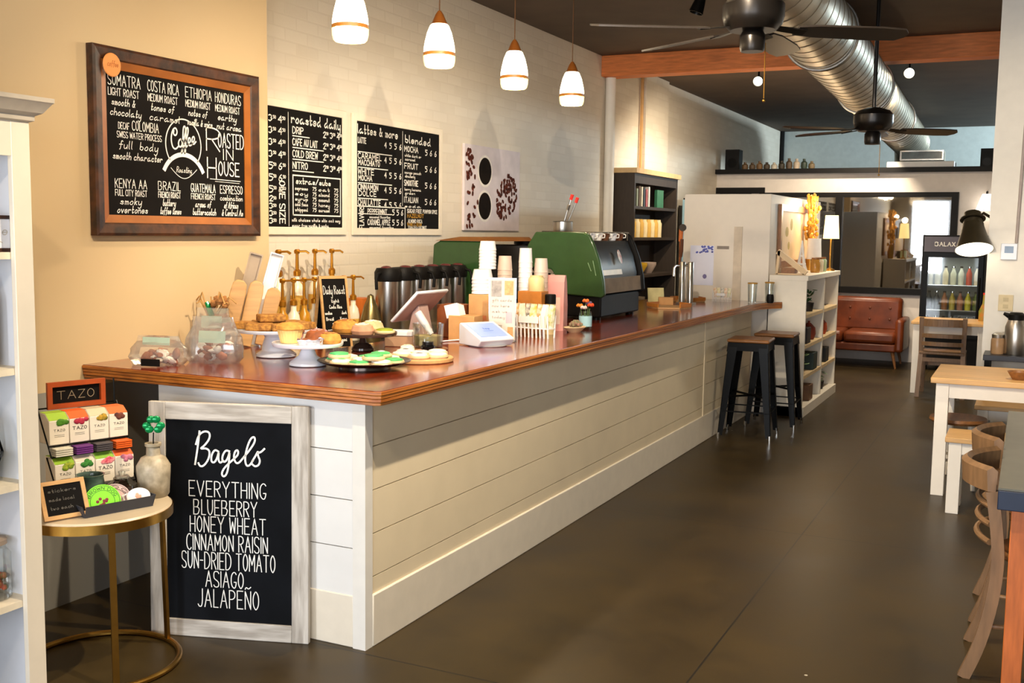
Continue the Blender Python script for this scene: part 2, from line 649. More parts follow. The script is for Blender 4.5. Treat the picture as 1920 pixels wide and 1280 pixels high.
FILM = glass_mat('clear_film', (0.97, 0.97, 0.96), 0.10, 0.12, 0.10)
DARKGL = glass_mat('smoked_glass', (0.42, 0.36, 0.30), 0.15, 0.02)
WINDOWG = glass_mat('window_glass', (0.62, 0.60, 0.55), 0.22, 0.02)

# ------------------------------------------------------------------ room shell
struct('floor', MB().box(-4.1, -3.6, -0.1, 4.2, 18.7, 0), floor_mat(), 'dark sealed concrete floor with saw-cut joints', 'floor')
struct('ceiling', MB().box(-4.1, -3.6, 3.32, 4.2, 18.7, 3.45), CEIL, 'dark painted ceiling above the whole room', 'ceiling')
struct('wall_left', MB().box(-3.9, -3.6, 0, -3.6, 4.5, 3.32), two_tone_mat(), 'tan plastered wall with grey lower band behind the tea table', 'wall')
mb = MB().box(-4.1, 4.5, 0, -3.9, 18.7, 3.32)
mb.box(-3.9, 11.2, 2.27, -3.84, 12.0, 3.32)
struct('wall_brick', mb, brick_mat(), 'white painted brick wall behind the menus', 'wall')
struct('wall_back', MB().box(-3.9, 18.4, 0, 4.2, 18.7, 3.32), mat('pale_blue_white_paint', '#ccd2cc', 0.6, var=0.03), 'pale upper wall at the far end of the loft', 'wall')
# far partition with a window and a doorway
mb = MB()
for b in ((-3.9, 0, -3.3, 0.9), (-3.3, 0, 4.2, 0.9), (-0.9, 0.9, 4.2, 2.13), (-3.3, 2.13, 4.2, 2.40), (-3.9, 2.2, -3.3, 2.40), (-3.42, 0.9, -3.3, 2.2)):
    mb.box(b[0], 14.4, b[1], b[2], 14.55, b[3])
struct('wall_partition', mb, mat('lilac_white_paint', '#d9cfc6', 0.6, var=0.02), 'white partition wall across the far end below the loft', 'wall')
struct('trim_1', MB().box(-3.9, 14.3, 2.40, 4.2, 18.4, 2.46), BLACKP, 'dark ledge along the top of the far partition', 'ledge')
struct('door_1', MB().box(-3.86, 14.44, 0, -3.42, 14.5, 2.2).box(-3.9, 14.37, 2.14, -3.24, 14.4, 2.22), BLACKP, 'dark doorway header beside the bookcase', 'door')
win = MB()
for b in ((-3.3, 0.86, -0.84, 0.94), (-3.3, 2.09, -0.84, 2.15), (-3.3, 0.94, -3.24, 2.09), (-0.92, 0.94, -0.84, 2.09), (-2.31, 0.94, -2.22, 2.09)):
    win.box(b[0], 14.33, b[1], b[2], 14.44, b[3])
wf = struct('window_1', win, BLACKP, 'wide black framed interior window above the leather sofa', 'window')
MB().box(-3.24, 14.385, 0.94, -2.31, 14.395, 2.09).box(-2.22, 14.385, 0.94, -0.92, 14.395, 2.09).build('window_glass', WINDOWG, wf)
# room behind that window
mb = MB().box(-3.9, 17.4, 0, 4.2, 17.5, 2.40)
struct('wall_inner', mb, mat('brown_panel', '#6e5a40', 0.6, var=0.2, scale=2.5, stretch=(6, 1, 0.5)), 'brown wall seen dimly through the interior window', 'wall')
lamp('back_room_lamp', 'POINT', (-1.5, 16.2, 2.1), 14, WARM, 0.1)
# right-hand wall end that cuts the view
struct('wall_right', MB().box(-0.29, 8.70, 0, 4.2, 8.92, 3.32), WHITE, 'white wall end at the right with thermostat', 'wall')
struct('wall_east', MB().box(4.0, -3.6, 0, 4.2, 18.7, 3.32), CREAM, 'far right side wall out of view', 'wall')
fw = MB()
for b in ((-3.9, 0, -3.05, 3.32), (-2.05, 0, -1.3, 3.32), (2.7, 0, 4.2, 3.32), (-3.05, 2.6, -2.05, 3.32), (-1.3, 2.6, 2.7, 3.32), (-1.3, 0, 2.7, 0.45), (-3.05, 0, -2.05, 0.3)):
    fw.box(b[0], -3.3, b[1], b[2], -3.1, b[3])
struct('wall_front', fw, CREAM, 'storefront wall behind the viewer', 'wall')
tag(MB().box(-3.9, 10.0, 3.12, 4.0, 10.22, 3.32).build('ceiling_beam', BEAM, bevel=0.006), 'rough orange-brown timber beam crossing the dark ceiling', 'beam', kind='structure')
struct('trim_2', MB().tube([(-3.845, 10.13, 0), (-3.845, 10.13, 3.12)], 0.05, 14), WHITE, 'white vertical pipe on the brick wall under the beam', 'pipe')
struct('trim_3', MB().tube([(-3.87, 11.15, 2.28), (-3.87, 11.15, 3.3)], 0.018, 10), mat('tan_conduit', '#c79a62', 0.5), 'thin tan conduit on the brick wall above the bookcase', 'conduit')
struct('trim_4', MB().tube([(-3.87, 18.33, 2.46), (-3.87, 18.33, 3.32)], 0.04, 8), BLACKP, 'dark corner pipe of the loft', 'pipe')


# ------------------------------------------------------------------ the counter
def shiplap(mb, axis, a0, a1, face, z0, z1, depth, rows):
    for k in range(rows):
        p, q = z0 + (z1 - z0) * k / rows, z0 + (z1 - z0) * (k + 1) / rows - 0.004
        if axis == 'x':
            mb.box(a0, face, p, a1, face + depth, q)
        else:
            mb.box(face - depth, a0, p, face, a1, q)


counter = thing('service_counter', 'long L-shaped cream shiplap counter with thick glossy wooden top', 'counter', (-2.6, 3.3, 0))
OX, OY = -2.6, 3.3


def cpart(name, mb, m, **k):
    for i, v in enumerate(mb.v):
        mb.v[i] = Vector((v.x - OX, v.y - OY, v.z))
    return mb.build(name, m, counter, **k)


cpart('base_core', MB().box(-2.98, 3.32, 0, -2.216, 9.44, 0.95).box(-3.22, 3.32, 0, -2.98, 4.05, 0.95), COUNTERP)
mb = MB()
shiplap(mb, 'x', -3.22, -2.253, 3.302, 0.205, 0.952, 0.018, 4)
cpart('end_planks', mb, mat('daylit_shiplap_paint', '#e4e2de', 0.5, var=0.02, scale=5), smooth=0)  # whiter copy of the front planks' paint, cool daylight put into its colour
mb = MB()
shiplap(mb, 'y', 3.345, 9.44, -2.202, 0.275, 0.952, 0.014, 4)
mb.box(-2.216, 3.345, 0.205, -2.202, 9.44, 0.271)
cpart('front_planks', mb, COUNTERP, smooth=0)
cpart('corner_post', MB().box(-2.253, 3.295, 0, -2.196, 3.345, 0.953), mat('white_corner_paint', '#e2ded6', 0.5, var=0.02))
cpart('skirting', MB().box(-2.216, 3.345, 0, -2.192, 9.44, 0.205).box(-3.22, 3.298, 0, -2.253, 3.32, 0.205), mat('skirting_paint', '#e0d6c4', 0.5, var=0.02), bevel=0.004)
cpart('batten', MB().box(-2.205, 7.93, 0.205, -2.196, 7.98, 0.953), COUNTERP)
outline = [(-3.598, 3.25), (-2.125, 3.25), (-2.103, 3.262), (-2.10, 3.285), (-2.09, 8.9), (-2.05, 9.2), (-1.98, 9.38), (-1.94, 9.45), (-3.06, 9.45), (-3.06, 4.38), (-3.598, 4.38)]


def inset(poly, d):
    return [(x - (d if x > -2.5 and y < 9.4 else 0), y + (d if y < 3.3 else 0)) for x, y in poly]


cpart('top_core', MB().prism(inset(outline, 0.013), 0.956, 1.0075), mat('edge_groove_dark', '#4a1f0a', 0.5, var=0.1))
mb = MB()
for k, (ins, z0, z1) in enumerate(((0.009, 0.955, 0.9655), (0.004, 0.968, 0.9795), (0.003, 0.981, 0.993), (0.0, 0.9945, 1.008))):
    mb.prism(inset(outline, ins), z0, z1)
cpart('top_edge', mb, PLY, bevel=0.0015)
cpart('worktop', MB().prism(inset(outline, 0.006), 1.0082, 1.0105), TOPW, smooth=0)

# back counter along the brick wall
bc = thing('back_counter', 'low back counter along the brick wall behind the machines', 'counter', (-3.6, 4.6, 0))
MB().box(-0.28, 0.0, 0, 0.22, 4.7, 0.9).build('cabinet_body', CREAM, bc)
MB().box(-0.29, -0.02, 0.9, 0.25, 4.72, 0.94).build('worktop', WOODD, bc, bevel=0.004)


# ------------------------------------------------------------------ framed boards
WALLROT = (rad(90), 0, rad(90))      # local x along the wall, local y up, local z into the room


def wall_thing(name, label, cat, loc, group=None, rot=WALLROT):
    o = thing(name, label, cat, loc, 0, group)
    o.rotation_euler = rot
    return o


def frame_mb(x0, y0, x1, y1, wd, z0, z1, prof=None):
    """mitred frame; prof gives inner-to-outer (offset, height) steps"""
    prof = prof or [(0, z0), (0, z1), (wd, z1), (wd, z0)]
    mb = MB()
    rings = []
    for off, z in prof:
        rings.append([(x0 + off, y0 + off, z), (x1 - off, y0 + off, z), (x1 - off, y1 - off, z), (x0 + off, y1 - off, z)])
    vs = [p for r in rings for p in r]
    fs = []
    n = len(rings)
    for i in range(n):
        j = (i + 1) % n
        for k in range(4):
            k2 = (k + 1) % 4
            fs.append((i * 4 + k, i * 4 + k2, j * 4 + k2, j * 4 + k))
    return mb.add(vs, fs)


# coffee origins board: outer 3.318..4.39 along the wall, 1.556..2.357 up
cb = wall_thing('coffee_board', 'large wooden framed chalkboard listing roasted coffees on the tan wall', 'chalkboard', (-3.598, 3.318, 1.556))
W, H = 1.07, 0.80
frame_mb(0, 0, W, H, 0.085, 0, 0.04, [(0, 0), (0, 0.035), (0.012, 0.04), (0.05, 0.03), (0.058, 0.022), (0.058, 0)]).build('frame', FRAMEB, cb, smooth=20)
frame_mb(0.056, 0.056, W - 0.056, H - 0.056, 0.03, 0, 0.02, [(0, 0), (0, 0.024), (0.034, 0.013), (0.034, 0)]).build('inner_frame', FRAMEO, cb, smooth=20)
MB().box(0.03, 0.03, 0.002, W - 0.03, H - 0.03, 0.009).build('board', CHALK, cb)
L, z, t = MB(), 0.0105, 0.0034
bx0, bx1, by0, by1 = 0.095, W - 0.095, 0.09, H - 0.09
bw, bh = bx1 - bx0, by1 - by0


def bt(s, u0, u1, v, h, wd=t, slant=0.0):
    text(L, s, bx0 + u0 * bw, bx0 + u1 * bw, by0 + v * bh, h * bh, wd, z, slant=slant)


for u0, u1, ls in ((0.01, 0.22, ('SUMATRA', 'LIGHT ROAST', 'smooth &', 'chocolaty')), (0.27, 0.49, ('COSTA RICA', 'MEDIUM ROAST', 'tones of', 'caramel')),
                   (0.54, 0.74, ('ETHIOPIA', 'MEDIUM ROAST', 'notes of', 'vanilla & spice')), (0.77, 0.98, ('HONDURAS', 'MEDIUM ROAST', 'earthy', 'nut aroma'))):
    bt(ls[0], u0, u1, 0.895, 0.075)
    bt(ls[1], u0, u1 - 0.01, 0.825, 0.05, t * .9)
    bt(ls[2], u0 + 0.02, u1 - 0.04, 0.76, 0.05, t, 0.2)
    bt(ls[3], u0 + 0.01, u1, 0.69, 0.05, t, 0.2)
bt('DECAF', 0.07, 0.14, 0.60, 0.045, t * .8)
bt('COLOMBIA', 0.16, 0.34, 0.60, 0.065)
bt('SWISS WATER PROCESS', 0.06, 0.36, 0.54, 0.042, t * .8)
bt('full  body', 0.07, 0.33, 0.465, 0.055, t, 0.2)
bt('smooth character', 0.03, 0.36, 0.39, 0.05, t, 0.2)
for u0, u1, ls in ((0.04, 0.25, ('KENYA AA', 'FULL CITY ROAST', 'smoky', 'overtones')), (0.33, 0.49, ('BRAZIL', 'FRENCH ROAST', 'buttery', 'toffee tones')),
                   (0.57, 0.76, ('GUATEMALA', 'FRENCH ROAST', 'aroma of', 'butterscotch')), (0.80, 0.985, ('ESPRESSO', 'combination', 'of African', '& Central Am'))):
    bt(ls[0], u0, u1, 0.19, 0.062)
    bt(ls[1], u0, u1, 0.135, 0.042, t * .85)
    bt(ls[2], u0 + 0.03, u1 - 0.04, 0.075, 0.05, t, 0.2)
    bt(ls[3], u0 + 0.01, u1, 0.015, 0.05, t, 0.2)
# roundel: ring, script, ribbon
cx, cy, rr = bx0 + 0.52 * bw, by0 + 0.535 * bh, 0.118
L.ribbon([(cx + rr * 0.98 * math.cos(a), cy + rr * 1.0 * math.sin(a)) for a in [rad(-38 + k * 256 / 48) for k in range(49)]], 0.006, z)
coffee = [[(.30, .68), (.28, .60), (.36, .56), (.42, .66), (.36, .76), (.26, .70), (.20, .50), (.24, .30), (.34, .24), (.44, .32)],
          [(.52, .50), (.46, .46), (.44, .36), (.50, .30), (.57, .36), (.57, .46), (.52, .50), (.60, .46)],
          [(.60, .44), (.70, .70), (.68, .82), (.62, .80), (.60, .60), (.58, .20), (.54, .16), (.56, .26), (.64, .36)],
          [(.66, .40), (.78, .66), (.78, .80), (.72, .78), (.70, .60), (.68, .20), (.64, .16), (.66, .28), (.76, .38)],
          [(.76, .38), (.86, .48), (.84, .56), (.78, .54), (.77, .42), (.82, .36), (.90, .40)],
          [(.90, .40), (1.0, .52), (.98, .60), (.92, .58), (.90, .46), (.96, .40), (1.04, .48)]]
for p in coffee:
    L.ribbon(chaikin([(cx + (a - 0.62) * 0.195, cy + 0.01 + (b - 0.42) * 0.195) for a, b in p], 2), 0.0075, z)
arc = [(cx + 0.145 * math.cos(a), cy - 0.19 + 0.145 * math.sin(a)) for a in [rad(150 - k * 5) for k in range(25)]]
L.ribbon(arc, 0.021, z)
L.ribbon([(cx - 0.085 + 0.17 * k / 14, cy - 0.11 - 0.045 * math.sin(math.pi * k / 14)) for k in range(15)], 0.003, z)
text(L, 'Roasting', cx - 0.05, cx + 0.05, cy - 0.128, 0.026, 0.0025, z, slant=0.2)
bt('R', 0.695, 0.80, 0.515, 0.175, t * 1.9)
bt('OASTED', 0.79, 1.0, 0.55, 0.11, t * 1.6)
bt('IN', 0.83, 0.91, 0.455, 0.08, t * 1.5)
bt('H', 0.70, 0.77, 0.305, 0.155, t * 1.9)
bt('OUSE', 0.79, 0.96, 0.33, 0.105, t * 1.7)
L.ribbon([(bx0 + 0.72 * bw, by0 + 0.297 * bh), (bx0 + 0.97 * bw, by0 + 0.292 * bh)], 0.003, z)
L.ribbon([(bx0 + 0.76 * bw, by0 + 0.280 * bh), (bx0 + 0.96 * bw, by0 + 0.275 * bh)], 0.002, z)
L.build('lettering', CHALKW, cb, smooth=0)
MB().lathe([(0, 0), (0.047, 0), (0.05, 0.003), (0.047, 0.006), (0, 0.006)], (0.1, H - 0.078, 0.037), 28).build('paper_sticker', mat('orange_sticker', '#d98b45', 0.6), cb)
lm = MB()
text(lm, 'coffee', 0.072, 0.13, H - 0.085, 0.026, 0.002, 0.0435, slant=0.2)
lm.build('sticker_print', mat('sticker_brown', '#9a4f1c', 0.7), cb, smooth=0)

# two menu boards on the brick
def menu_board(label, y0, wd):
    m = wall_thing('menu_board', label, 'menu board', (-3.898, y0, 1.56))
    frame_mb(0, 0, wd, 0.765, 0.045, 0, 0.017).build('frame', mat('cream_frame', '#e8dcc6', 0.5, var=0.02), m, bevel=0.003)
    MB().box(0.03, 0.03, 0.002, wd - 0.03, 0.735, 0.012).build('board', CHALK, m)
    return m


T2 = 0.0065
m1 = menu_board('tall black menu board half hidden behind the tan wall end', 4.48, 1.14)
L = MB()


def mt(s, x0, x1, y, h, wd=T2, slant=0.0):
    text(L, s, x0, x1, y, h, wd, 0.0135, slant=slant)


for k in range(7):
    yy = 0.635 - k * 0.066
    for j in range(3):
        mt(('4', '5', '6')[j] if k > 3 else ('3', '3', '4')[j], 0.30 + j * 0.085, 0.33 + j * 0.085, yy, 0.036)
        mt('50', 0.338 + j * 0.085, 0.362 + j * 0.085, yy + 0.018, 0.016, 0.004)
for k in range(4):
    mt('2' if k < 1 else '3', 0.385, 0.415, 0.17 - k * 0.042 + 0.02, 0.03)
    mt('50', 0.42, 0.445, 0.20 - k * 0.042, 0.015, 0.004)
L.ribbon([(0.56, 0.05), (0.56, 0.70)], 0.004, 0.0135)
mt('roasted daily', 0.59, 1.075, 0.645, 0.055, 0.008)
for k, (s, q) in enumerate((('DRIP', 0.70), ('CAFE AU LAIT', 0.84), ('COLD BREW', 0.84), ('NITRO', 0.74))):
    yy = 0.585 - k * 0.067
    mt(s, 0.60, q, yy, 0.038, 0.0062)
    L.ribbon([(0.60, yy - 0.014), (q + 0.06, yy - 0.014)], 0.006, 0.0135)
    for j in range(3):
        mt('234'[j], 0.90 + j * 0.07, 0.925 + j * 0.07, yy, 0.034)
        mt('50', 0.93 + j * 0.07, 0.95 + j * 0.07, yy + 0.018, 0.015, 0.004)
L.ribbon([(0.60, 0.115), (0.60, 0.345), (1.075, 0.345), (1.075, 0.115), (0.60, 0.115)], 0.008, 0.0135)
mt('extras/subs', 0.63, 0.97, 0.298, 0.034)
for k, (s, s2) in enumerate((('espresso', 'oat'), ('soy', 'almond'), ('syrup', 'coconut'), ('cold foam', 'honey'), ('whipped', 'caramel'))):
    yy = 0.262 - k * 0.031
    mt(s, 0.62, 0.74, yy, 0.02, 0.0042)
    mt('75', 0.79, 0.825, yy, 0.02, 0.0042)
    mt(s2, 0.85, 0.96, yy, 0.02, 0.0042)
    mt('75', 1.01, 1.05, yy, 0.02, 0.0042)
for k, s in enumerate(('milk choices whole skim oat soy', 'sugar free vanilla & mocha')):
    mt(s, 0.59, 1.07 - 0.12 * k, 0.078 - k * 0.032, 0.018, 0.004)
# vertical ONE SIZE
v0 = len(L.v)
text(L, 'ONE SIZE', 0.0, 0.24, 0.0, 0.05, 0.0075, 0.0135)
for i in range(v0, len(L.v)):
    p = L.v[i]
    L.v[i] = Vector((0.475 + p.y, 0.305 - p.x, p.z))
L.build('lettering', CHALKW, m1, smooth=0)

m2 = menu_board('wide black menu board of lattes beside the coffee poster', 5.69, 1.14)
L = MB()
mt('lattes & more', 0.055, 0.53, 0.645, 0.055, 0.008)
mt('blended', 0.63, 0.97, 0.63, 0.05, 0.008)
for k, (s, q, s2) in enumerate((('LATTE', 0.15, None), ('CARAMEL', 0.33, 'MACCHIATO'), ('WHITE', 0.24, 'MOCHA'), ('CINNAMON', 0.29, 'DOLCE'), ('CHAI LATTE', 0.32, None))):
    yy = 0.585 - k * 0.098
    mt(s, 0.06, q, yy, 0.034, 0.0062)
    if s2:
        mt(s2, 0.065, q - 0.02, yy - 0.04, 0.032, 0.006)
    L.ribbon([(0.06, yy - 0.056), (0.46 - 0.05 * (k % 2), yy - 0.056)], 0.006, 0.0135)
    for j in range(4):
        mt('4556'[j], 0.37 + j * 0.062, 0.392 + j * 0.062, yy - 0.01, 0.034)
for k, (s, s2, s3) in enumerate((('MOCHA', 'white dark or', 'caramel'), ('FRUIT', 'mango peach', 'strawberry'), ('SMOOTHIE', 'berry banana', 'green'), ('ITALIAN', 'soda', ''))):
    yy = 0.57 - k * 0.115
    mt(s, 0.62, 0.80, yy, 0.036, 0.0062)
    mt(s2, 0.625, 0.84, yy - 0.034, 0.018, 0.004)
    if s3:
        mt(s3, 0.63, 0.76, yy - 0.06, 0.018, 0.004)
    for j in range(3):
        mt('566'[j], 0.90 + j * 0.065, 0.925 + j * 0.065, yy - 0.008, 0.036)
L.ribbon([(0.595, 0.20), (0.595, 0.70)], 0.004, 0.0135)
L.ribbon([(0.05, 0.185), (0.63, 0.185), (0.63, 0.045)], 0.007, 0.0135)
for k, (s, q) in enumerate((('PEPPERMINT', 0.40), ('CARAMEL APPLE', 0.44))):
    yy = 0.135 - k * 0.068
    mt(s, 0.17, q, yy, 0.034, 0.006)
    mt('seasonal favorites', 0.19, q + 0.04, yy - 0.024, 0.016, 0.004)
    for j in range(3):
        mt('556'[j], 0.47 + j * 0.055, 0.492 + j * 0.055, yy, 0.034)
mt('SUGAR FREE', 0.66, 0.85, 0.155, 0.024, 0.0048)
mt('PUMPKIN SPICE', 0.87, 1.07, 0.155, 0.024, 0.0048)
mt('ALMOND ROCA', 0.67, 0.86, 0.085, 0.024, 0.0048)
mt('TOASTED COCONUT', 0.67, 0.92, 0.042, 0.022, 0.0045)
v0 = len(L.v)
text(L, 'FLAVORS', 0.0, 0.20, 0.0, 0.05, 0.0075, 0.0135)
for i in range(v0, len(L.v)):
    p = L.v[i]
    L.v[i] = Vector((0.125 - p.y, 0.04 + p.x * 0.75, p.z))
L.build('lettering', CHALKW, m2, smooth=0)
L = MB()
mt('HAZELNUT', 0.66, 0.88, 0.122, 0.024, 0.0055)
mt('VANILLA BEAN', 0.66, 0.85, 0.063, 0.022, 0.0055)
L.build('orange_lettering', mat('chalk_orange', '#b98a2c', 0.8), m2, smooth=0)

# unframed poster: two coffee cups and spilled beans
po = wall_thing('coffee_poster', 'square poster of two black coffees and spilled beans on the brick wall', 'poster', (-3.898, 7.16, 1.60))
MB().box(0, 0, 0, 0.965, 0.65, 0.02).build('canvas', mat('poster_ground', '#dcd0d4', 0.6, var=0.05, scale=9), po)
mb = MB()
for yy in (0.19, 0.46):
    mb.lathe([(0, 0), (0.125, 0), (0.125, 0.001), (0, 0.001)], (0.335, yy, 0.0205), 30)
mb.build('printed_cups', mat('print_white', '#efe9e2', 0.6), po, smooth=0)
mb = MB()
for yy in (0.19, 0.46):
    mb.lathe([(0, 0), (0.105, 0), (0.105, 0.001), (0, 0.001)], (0.335, yy, 0.022), 30)
mb.build('printed_coffee', mat('print_coffee', '#1c140d', 0.85, var=0.15, spec=0.1), po, smooth=0)
mb = MB()
rb = random.Random(3)
for k in range(150):
    if k < 105:
        a, q = rb.uniform(0, 6.28), rb.random() ** 0.5
        x, yy = 0.72 + 0.20 * q * math.cos(a), 0.27 + 0.17 * q * math.sin(a) + 0.05 * math.cos(a)
    elif k < 135:
        x, yy = rb.uniform(0.02, 0.15) * rb.uniform(0.6, 1.3), rb.choice((rb.uniform(0.5, 0.63), rb.uniform(0.02, 0.12), rb.uniform(0.4, 0.63)))
    else:
        x, yy = rb.uniform(0.04, 0.22), rb.uniform(0.04, 0.5)
    an = rb.uniform(0, 3.14)
    mb.lathe([(0, 0), (0.017, 0), (0.017, 0.001), (0, 0.001)], (0, 0, 0), 8, Matrix.Translation((min(0.94, max(0.02, x)), min(0.63, max(0.02, yy)), 0.0205 + 0.00002 * k)) @ Matrix.Rotation(an, 4, 'Z') @ Matrix.Diagonal((1.25, 0.8, 1, 1)))
o = mb.build('printed_beans', mat('print_bean', '#6b301d', 0.8, var=0.0, col2='#33140c', scale=40, spec=0.15), po, smooth=0)

# ------------------------------------------------------------------ bagels chalkboard leaning at the counter end
bg = thing('bagels_chalkboard', 'tall whitewashed framed Bagels chalkboard leaning on the counter end', 'chalkboard', (-2.736, 3.158, 0.0))
bg.rotation_euler = (rad(90 - 1.2), 0, rad(17.9))
W, H = 0.645, 0.925
h = W / 2
for x in (-h, h - 0.068):
    MB().box(x, 0.0, -0.012, x + 0.068, H, 0.012).build('frame_stile', GREYW, bg, bevel=0.003)
for y in (0, H - 0.068):
    MB().box(-h + 0.068, y, -0.012, h - 0.068, y + 0.068, 0.0118).build('frame_rail', GREYWX, bg, bevel=0.003)
MB().box(-h + 0.06, 0.06, -0.009, h - 0.06, H - 0.06, 0.004).build('board', CHALKB, bg)
L = MB()


def bz(p):
    """corner-fitted: crop coordinates of the board to board-local"""
    x, y = p
    f = (y - 68) / 1140.0
    xl, xr = 50 + 27 * f, 825 + 5 * f
    u = (x - xl) / (xr - xl)
    yt, yb = 58 + 20 * u, 1182 + 38 * u
    return (-h + u * W, H * (1 - (y - yt) / (yb - yt)))


B = [[(300, 200), (293, 270), (280, 358)],
     [(283, 262), (297, 215), (325, 198), (350, 205), (350, 235), (325, 268), (303, 284), (335, 280), (352, 296), (345, 335), (322, 366), (304, 368), (296, 352)],
     [(393, 296), (375, 286), (359, 312), (358, 345), (374, 350), (388, 325), (395, 292), (392, 335), (402, 352), (416, 338)],
     [(446, 294), (428, 288), (412, 315), (412, 343), (428, 345), (442, 318), (447, 290), (444, 350), (436, 400), (420, 418), (408, 404), (418, 378), (445, 350), (470, 328)],
     [(470, 328), (488, 310), (488, 288), (474, 290), (466, 320), (476, 350), (492, 350), (512, 325)],
     [(512, 325), (545, 285), (570, 245), (566, 222), (548, 230), (530, 275), (520, 330), (528, 364), (545, 360), (560, 335)],
     [(556, 340), (574, 310), (584, 290), (582, 312), (594, 335), (588, 358), (570, 366), (556, 354)],
     [(582, 300), (598, 296), (614, 280)]]
for p in B:
    L.ribbon([bz(q) for q in chaikin(p, 2)], 0.0075, 0.0055)
for s, x0, x1, yb, yt in (('EVERYTHING', 253, 622, 515, 442), ('BLUEBERRY', 276, 580, 603, 532), ('HONEY WHEAT', 260, 622, 688, 613), ('CINNAMON RAISIN', 244, 632, 776, 700),
                          ('SUN-DRIED TOMATO', 222, 668, 866, 786), ('ASIAGO', 338, 518, 952, 876), ('JALAPE\u00d1O', 302, 592, 1052, 966)):
    a, b = bz((x0, yb)), bz((x1, yb))
    hh = bz((x0, yt))[1] - a[1]
    text(L, s, a[0], b[0], (a[1] + b[1]) / 2, hh, 0.0038, 0.0055)
L.build('lettering', CHALKW, bg, smooth=0)

# ------------------------------------------------------------------ round gold side table
tbx, tby = -2.99, 2.745
tt = thing('side_table', 'round pale-topped side table with gold frame beside the Bagels chalkboard', 'table', (tbx, tby, 0))
R0 = 0.268
MB().lathe([(0, 0.575), (R0 - 0.008, 0.575), (R0 - 0.004, 0.579), (R0 - 0.004, 0.589), (R0 - 0.01, 0.595), (0, 0.595)], (0, 0, 0), 64).build('tabletop', MARBLE, tt)
MB().lathe([(R0 - 0.004, 0.555), (R0, 0.555), (R0, 0.588), (R0 - 0.004, 0.588), (R0 - 0.004, 0.555)], (0, 0, 0), 64).build('rim', BRASS, tt)
MB().tube([(0.28 * math.cos(a), 0.28 * math.sin(a), 0.011) for a in [k * math.pi / 40 for k in range(80)]], 0.011, 10, close=True).build('base_ring', BRASS, tt)
for a in (75, 205, 328):
    p = (math.cos(rad(a)), math.sin(rad(a)))
    MB().bar((p[0] * 0.277, p[1] * 0.277, 0.012), (p[0] * 0.262, p[1] * 0.262, 0.57), 0.022, 0.012, side=(-p[1], p[0], 0)).build('leg', BRASS, tt)

TZ = 0.596
# tea carton rack on the table
RA = rad(62)        # rack runs parallel-ish to the wall and faces the viewer
tr = thing('tea_rack', 'two-tier black wire rack of tea cartons on the round side table', 'display rack', (-3.135, 2.835, TZ), rad(72))
mb = MB()
rw = 0.30
for x in (-rw / 2, rw / 2):
    mb.tube([(x, -0.10, 0.004), (x, 0.065, 0.004), (x, 0.065, 0.33), (x, 0.068, 0.42)], 0.003, 6)
    mb.tube([(x, -0.10, 0.004), (x, -0.10, 0.05), (x, -0.02, 0.165), (x, -0.06, 0.17), (x, 0.05, 0.335)], 0.003, 6)
for y, zz in ((-0.10, 0.004), (0.065, 0.004), (-0.10, 0.05), (-0.06, 0.17), (-0.045, 0.208), (0.065, 0.33)):
    mb.tube([(-rw / 2, y, zz), (rw / 2, y, zz)], 0.003, 6)
mb.build('wire_frame', BLACKM, tr)
sg = MB().box(-0.095, 0.066, 0.335, 0.095, 0.072, 0.415).build('sign_board', CHALK, tr)
frame_mb(-0.11, 0.325, 0.11, 0.425, 0.018, 0, 0.014).build('sign_frame', mat('orange_sign_frame', '#a8481a', 0.5, var=0.1), sg, loc=(0, 0.066, 0), rot=(rad(90), 0, 0))
L = MB()
text(L, 'TAZO', -0.07, 0.07, 0.358, 0.03, 0.0022, 0)
L.build('sign_lettering', mat('faint_gold', '#94836a', 0.7), sg, loc=(0, 0.0648, 0), rot=(rad(90), 0, 0), smooth=0)
CART = mat('carton_white', '#e8dcc8', 0.6, var=0.02)
PRINTK = mat('print_dark', '#3a3128', 0.7)


def carton(lbl, top, art, loc, big, foot):
    """tea carton: body with slanted open top panel, artwork, word, row of sachets below"""
    c = thing('tea_carton', lbl, 'tea box', loc, rad(72), 'tea cartons on the wire rack')
    c.scale = (1, 1, 0.82)
    w2 = 0.036
    b = MB()
    poly = [(-0.0, 0.0), (-0.0, 0.106), (0.034, 0.135), (0.085, 0.135), (0.085, 0.0)]
    mt_ = Matrix(((0, 0, 1, 0), (1, 0, 0, 0), (0, 1, 0, 0), (0, 0, 0, 1)))
    b.prism(poly, -w2, w2, mt_)
    b.build('carton_body', CART, c, bevel=0.002)
    MB().prism([(0.002, 0.1082), (0.0338, 0.1353), (0.084, 0.1353), (0.084, 0.1366), (0.0335, 0.1366), (0.001, 0.1092)][::-1], -w2 + 0.001, w2 - 0.001, mt_).build('carton_top', mat('carton_top_' + top, top, 0.5), c)
    p = MB()
    rr_ = random.Random(top + art + lbl)
    for k in range(12):
        a, q = rr_.uniform(0, 6.28), rr_.uniform(0, 0.019)
        p.ball((0.008 + q * math.cos(a) * 1.1, -0.001, 0.098 + q * math.sin(a) * 0.6), (0.0105, 0.0022, 0.0105), 8, 4)
    p.build('carton_artwork', mat('carton_art_' + art, art, 0.6, var=0.0, scale=70, col2=foot), c)
    l2 = MB()
    hh = 0.014 if big else 0.010
    ww = 0.026 if big else 0.02
    text(l2, 'TAZO', -ww, ww, 0.058, hh, 0.0022 if big else 0.0014, 0)
    for k in range(2):
        l2.ribbon([(-0.018, 0.042 - k * 0.007), (0.018, 0.042 - k * 0.007)], 0.0012, 0)
    l2.build('carton_print', PRINTK, c, loc=(0, -0.0007, 0), rot=(rad(90), 0, 0), smooth=0)
    return c


